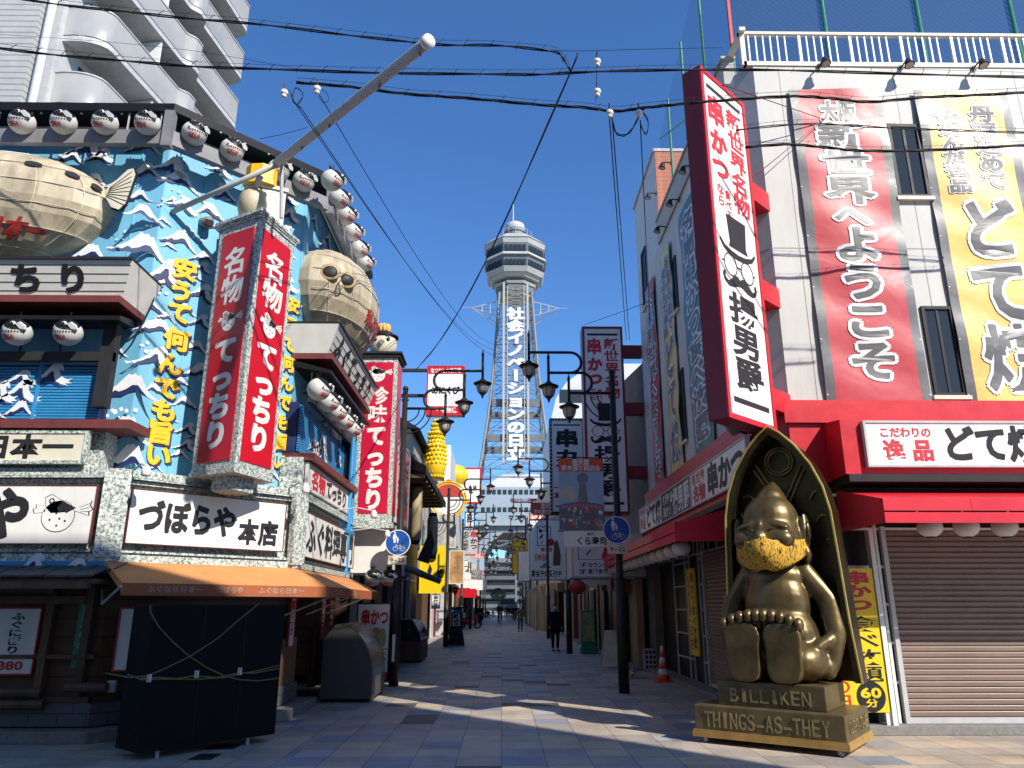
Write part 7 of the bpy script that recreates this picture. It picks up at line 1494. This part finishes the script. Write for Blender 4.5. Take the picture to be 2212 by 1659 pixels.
# base building and arched legs
hb = lambda y: at(1113, y, Y=YT - 12).z
x0_, x1_ = at(1032, 1080, Y=YT - 12).x, at(1222, 1080, Y=YT - 12).x
b = MB(); b.box((x0_, YT - 12, hb(1135)), (x1_, YT + 12, hb(1052))); bb = b.build('base_hall', mat('hall_blue_grey', (.30, .36, .40), .45, var=.1, scale=.4), T)
b = MB(); b.add([(x0_ + 1, YT - 11.8, hb(1052)), (x1_ - 1, YT - 11.8, hb(1052)), (x1_ - 1, YT + 12, hb(1052)), (x0_ + 1, YT + 12, hb(1052)), (x0_ + 6, YT - 8, hb(1018)), (x1_ - 6, YT - 8, hb(1018)), (x1_ - 6, YT + 10, hb(1018)), (x0_ + 6, YT + 10, hb(1018))], [(0, 1, 5, 4), (1, 2, 6, 5), (2, 3, 7, 6), (3, 0, 4, 7), (4, 5, 6, 7)]); b.build('hall_roof', K['lgrey'], T)
b = MB(); F = FY_(YT - 12)
for y0_, y1_ in ((1058, 1068), (1096, 1106)):
    for k in range(16): u = x0_ + .8 + k * (x1_ - x0_) / 16.3; b.ob(F, u, hb(y1_), u + .85, hb(y0_), 0, .08)
b.build('hall_window', K['glass'], T)
b = MB(); b.mi = 0; tx(b, F, '明けない夜は', x0_ + 7.5, hb(1086), x0_ + 13.5, hb(1076), 'h', .02, .12); b.mi = 1; tx(b, F, 'マスクのあと', x0_ + 7, hb(1124), x0_ + 15.5, hb(1112), 'h', .04, .12); b.build('hall_lettering', [mat('dull_plum', (.16, .05, .09), .6), K['ink']], T)
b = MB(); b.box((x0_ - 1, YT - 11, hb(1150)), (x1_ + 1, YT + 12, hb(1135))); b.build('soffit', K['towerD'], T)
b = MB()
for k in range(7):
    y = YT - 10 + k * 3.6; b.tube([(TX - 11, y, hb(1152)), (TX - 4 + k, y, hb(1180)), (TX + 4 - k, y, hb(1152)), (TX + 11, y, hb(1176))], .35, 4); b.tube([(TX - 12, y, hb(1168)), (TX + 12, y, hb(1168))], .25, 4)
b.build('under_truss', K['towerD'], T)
for sx_ in (-1, 1):
    for sy in (-1, 1):
        b = MB(); pts_ = [(TX + sx_ * 4.5, hb(1150)), (TX + sx_ * 7.5, 15), (TX + sx_ * 10.5, 9), (TX + sx_ * 12.5, 3), (TX + sx_ * 13.3, 0)]
        for (a, za), (c, zc) in zip(pts_, pts_[1:]): b.hexa([(c - 1.2, YT + sy * 11 - 1.4, zc), (c + 1.2, YT + sy * 11 - 1.4, zc), (c + 1.2, YT + sy * 11 + 1.4, zc), (c - 1.2, YT + sy * 11 + 1.4, zc), (a - 1.6, YT + sy * 11 - 1.4, za), (a + 1.6, YT + sy * 11 - 1.4, za), (a + 1.6, YT + sy * 11 + 1.4, za), (a - 1.6, YT + sy * 11 + 1.4, za)])
        b.build('arch_leg', mat('leg_blue_grey', (.26, .30, .34), .5) if 'leg_blue_grey' not in bpy.data.materials else bpy.data.materials['leg_blue_grey'], T)
# blocks far beyond and beside
for x, w_, h_, y, lab in ((-60, 44, 22, 215, 'grey apartment block far left behind the tower'), (-8, 13, 17, 260, 'white balconied apartment block seen under the tower'), (14, 40, 20, 230, 'pale block far right behind the tower'), (-40, 31, 24, 300, 'wide grey block closing the view under the tower'), (1, 40, 21, 290, 'grey block right of the view under the tower')):
    t = thing('apartment_block', lab, 'building', (x, y, 0)); MB().box((x, y, 0), (x + w_, y + 14, h_)).build('wall', K['grey'], t); b = MB()
    for k in range(int(h_ / 3)): b.box((x + .5, y - 1.0, 1 + k * 3), (x + w_ - .5, y, 2.1 + k * 3))
    b.build('balcony', K['towerD'], t); b = MB()
    for k in range(int(h_ / 3)): b.box((x + .6, y - .05, 2.1 + k * 3), (x + w_ - .6, y, 3.6 + k * 3))
    b.build('window', K['glass'], t)
# street trees under the tower
rs = random.Random(8); leaf = mat('leaf_green', (.06, .085, .035), .7, var=.4, scale=2)
for i, (x, y, h_) in enumerate(((-5.5, 150, 6.5), (5.5, 155, 6), (-1.0, 205, 6))):
    t = thing('street_tree', ['small leafy tree left of the street end', 'small leafy tree right of the street end', 'small leafy tree seen under the tower'][i], 'tree', (x, y, 0)); b = MB(); b.tube([(x, y, 0), (x + .1, y, h_ * .5), (x, y, h_ * .75)], [.18, .13, .06], 7)
    for k in range(6): a = k * 1.05; b.tube([(x, y, h_ * .4), (x + 1.3 * cos(a), y + 1.3 * sin(a), h_ * .75)], [.07, .02], 5)
    b.build('trunk', K['wood'], t); b = MB()
    for k in range(900):
        a, e, r_ = rs.uniform(0, 2 * pi), rs.uniform(-.7, 1.5), rs.uniform(.4, 1) ** .5; c = Vector((x + 2.1 * r_ * cos(a) * cos(e), y + 2.1 * r_ * sin(a) * cos(e), h_ * .72 + 1.7 * r_ * sin(e))); u = Vector((rs.uniform(-1, 1), rs.uniform(-1, 1), rs.uniform(-1, 1))).normalized() * .2; v = u.orthogonal().normalized() * .14; b.quad(c - u, c - v, c + u, c + v)
    b.build('crown', leaf, t)

# ============================================================ OVERHEAD WIRES
def W(pts, sub=5):
    return pts
def wire(p3, r, lab, strands=1, ties=0, base=None):
    q = [Vector(p) for p in p3]
    out = []
    for i in range(len(q) - 1):
        p0 = q[max(i - 1, 0)]; p1, p2 = q[i], q[i + 1]; p3_ = q[min(i + 2, len(q) - 1)]
        for k in range(6):
            f = k / 6; out.append(.5 * ((2 * p1) + (p2 - p0) * f + (2 * p0 - 5 * p1 + 4 * p2 - p3_) * f * f + (3 * p1 - p0 - 3 * p2 + p3_) * f ** 3))
    out.append(q[-1]); b = MB(); b.smooth = True; n = len(out)
    for s in range(strands):
        b.tube([p + Vector((0, .011 * cos(i * .7 + s * 2.4), .012 * sin(i * .7 + s * 2.4))) * (strands > 1) for i, p in enumerate(out)], r * .68, 6)
    if ties:
        b.tube([p + Vector((0, 0, .07)) for p in out], .003, 4)
        L_ = sum((out[i + 1] - out[i]).length for i in range(n - 1)); k = max(2, int(L_ / ties)); acc = 0; nxt = .2
        for i in range(n - 1):
            d = (out[i + 1] - out[i]); l = d.length
            while nxt < acc + l: p = out[i] + d * ((nxt - acc) / l); b.tube([p + Vector((-.03, 0, -.03)), p + Vector((-.01, -.03, .01)), p + Vector((.03, 0, .085))], .004, 4); nxt += ties
            acc += l
    return tag(b.build('cable', K['wire'], None, base or out[n // 2]), lab, 'cable', 'overhead cables')
y8 = lambda L_, Y=8.0: [at(x, y, Y=Y) for x, y in L_]
wire(y8([(-60, -20), (120, 8), (330, 32), (530, 50), (760, 76), (925, 95), (1060, 98), (1190, 110), (1215, 125), (1232, 152)]), .013, 'highest twisted cable, bending down above the street', 2, .33)
wire(y8([(-60, 98), (120, 118), (330, 137), (530, 148), (830, 157), (1106, 161), (1245, 157), (1500, 150), (1800, 155), (2280, 168)]), .014, 'long straight cable crossing the whole picture below the highest one', 2, .33)
wire(y8([(640, 178), (760, 188), (880, 203), (1010, 212), (1150, 225), (1260, 232), (1330, 240), (1400, 232), (1480, 224), (1600, 214), (1720, 208), (1800, 213), (1880, 220), (2000, 210), (2120, 205), (2280, 196)]), .014, 'thick wavy cable bundle starting at the left insulator', 3, .4)
wire(y8([(1590, 282), (1720, 268), (1850, 272), (2000, 280), (2120, 283), (2280, 290)], 9.3), .011, 'thin cable crossing the banners on the right', 2, .35)
wire(y8([(1610, 318), (1700, 312), (1780, 318), (1850, 325), (1950, 326), (2100, 320), (2280, 310)], 9.3), .016, 'sagging thick cable crossing the banners lowest on the right', 3, .35)
wire(y8([(-40, 72), (200, 88), (420, 110), (640, 148)], 9.0), .004, 'hair thin wire before the apartment tower')
wire(y8([(1190, 108), (1250, 110), (1400, 106), (1560, 103)]), .005, 'hair thin wire running right from the cable bend')
wire(y8([(560, 300), (610, 290), (665, 275)], 9.5), .006, 'short thin wire from the black eave to the long pipe')
p = at(1247, 118, Y=8.0); p1_ = at(1228, 165, Y=8.0); e_ = at(895, 803, Y=18); mid = [p1_.lerp(e_, f) - Vector((0, 0, .55 * sin(f * pi))) for f in (.25, .5, .75)]
wire([p, p1_] + mid + [e_], .013, 'black cable slanting down from the crossing to the left shops', 2)
for i, (a, c_, ye, n_) in enumerate(((( 632, 215), (1092, 762), 34, 'left of three'), ((648, 230), (1098, 776), 34, 'middle of three'), ((690, 205), (1085, 748), 34, 'right of three'))):
    s_ = at(*a, Y=8.0); e_ = at(*c_, Y=ye); wire([s_] + [s_.lerp(e_, f) - Vector((0, 0, .9 * sin(f * pi))) for f in (.2, .4, .6, .8)] + [e_], .010, 'cable running from the left insulator towards the tower, ' + n_)
for i, (a, c_, ye, n_) in enumerate((((1316, 250), (1353, 735), 19.9, 'left strand'), ((1322, 250), (1360, 735), 19.9, 'right strand'))):
    s_ = at(*a, Y=8.0); e_ = at(*c_, Y=ye); wire([s_, s_.lerp(e_, .3), s_.lerp(e_, .65), e_], .012, 'cable dropping from the right insulator to the far tall sign, ' + n_)
s_ = at(1383, 260, Y=8.0); e_ = at(1402, 655, X=3.8); wire([s_, s_.lerp(e_, .5), e_, at(1408, 860, X=3.85)], .011, 'cable dropping along the edge of the white side wall')
wire([at(1262, 702, Y=20.1), at(1330, 678, Y=19), at(1402, 652, X=3.85)], .010, 'short cable joining the far tall sign to the side wall')
wire(y8([(1322, 255), (1330, 285), (1345, 293), (1365, 280), (1383, 245), (1392, 235)]), .010, 'hanging cable loop between the two right insulators', 2)
wire(y8([(1386, 240), (1400, 262), (1396, 290), (1384, 270)]), .007, 'small coiled cable loop right of the insulators', 2)
wire(y8([(625, 195), (640, 225), (655, 205), (640, 190), (632, 215), (648, 232)]), .007, 'tangle of cable loops at the left insulator', 2)
wire(y8([(688, 190), (705, 200), (710, 215), (698, 222), (688, 208)]), .006, 'small cable loop right of the left insulator')
def insul(x, y, lab, n=1):
    q = at(x, y, Y=8.0); t = thing('insulator', lab, 'insulator', q, 'white insulators on the overhead cables'); b = MB(); b.smooth = True; b.ell(q, .05, .05, .045, 10, 6); b.ell(q - Vector((0, 0, .05)), .035, .035, .03, 8, 6); b.build('bell', K['white'], t); MB().tube([q + Vector((0, 0, .04)), q + Vector((0, 0, .14))], .012, 6).build('hook', K['dark'], t)
insul(614, 200, 'white insulator at the left cable tangle'); insul(685, 192, 'white insulator right of the left cable tangle'); insul(1317, 244, 'white insulator on the thick bundle, left one'); insul(1380, 244, 'white insulator on the thick bundle, right one'); insul(1290, 133, 'upper white insulator of the hanging pair'); insul(1290, 198, 'lower white insulator of the hanging pair')
wire(y8([(1290, 110), (1289, 160), (1287, 218)]), .006, 'short vertical wire through the hanging pair of insulators', 2)
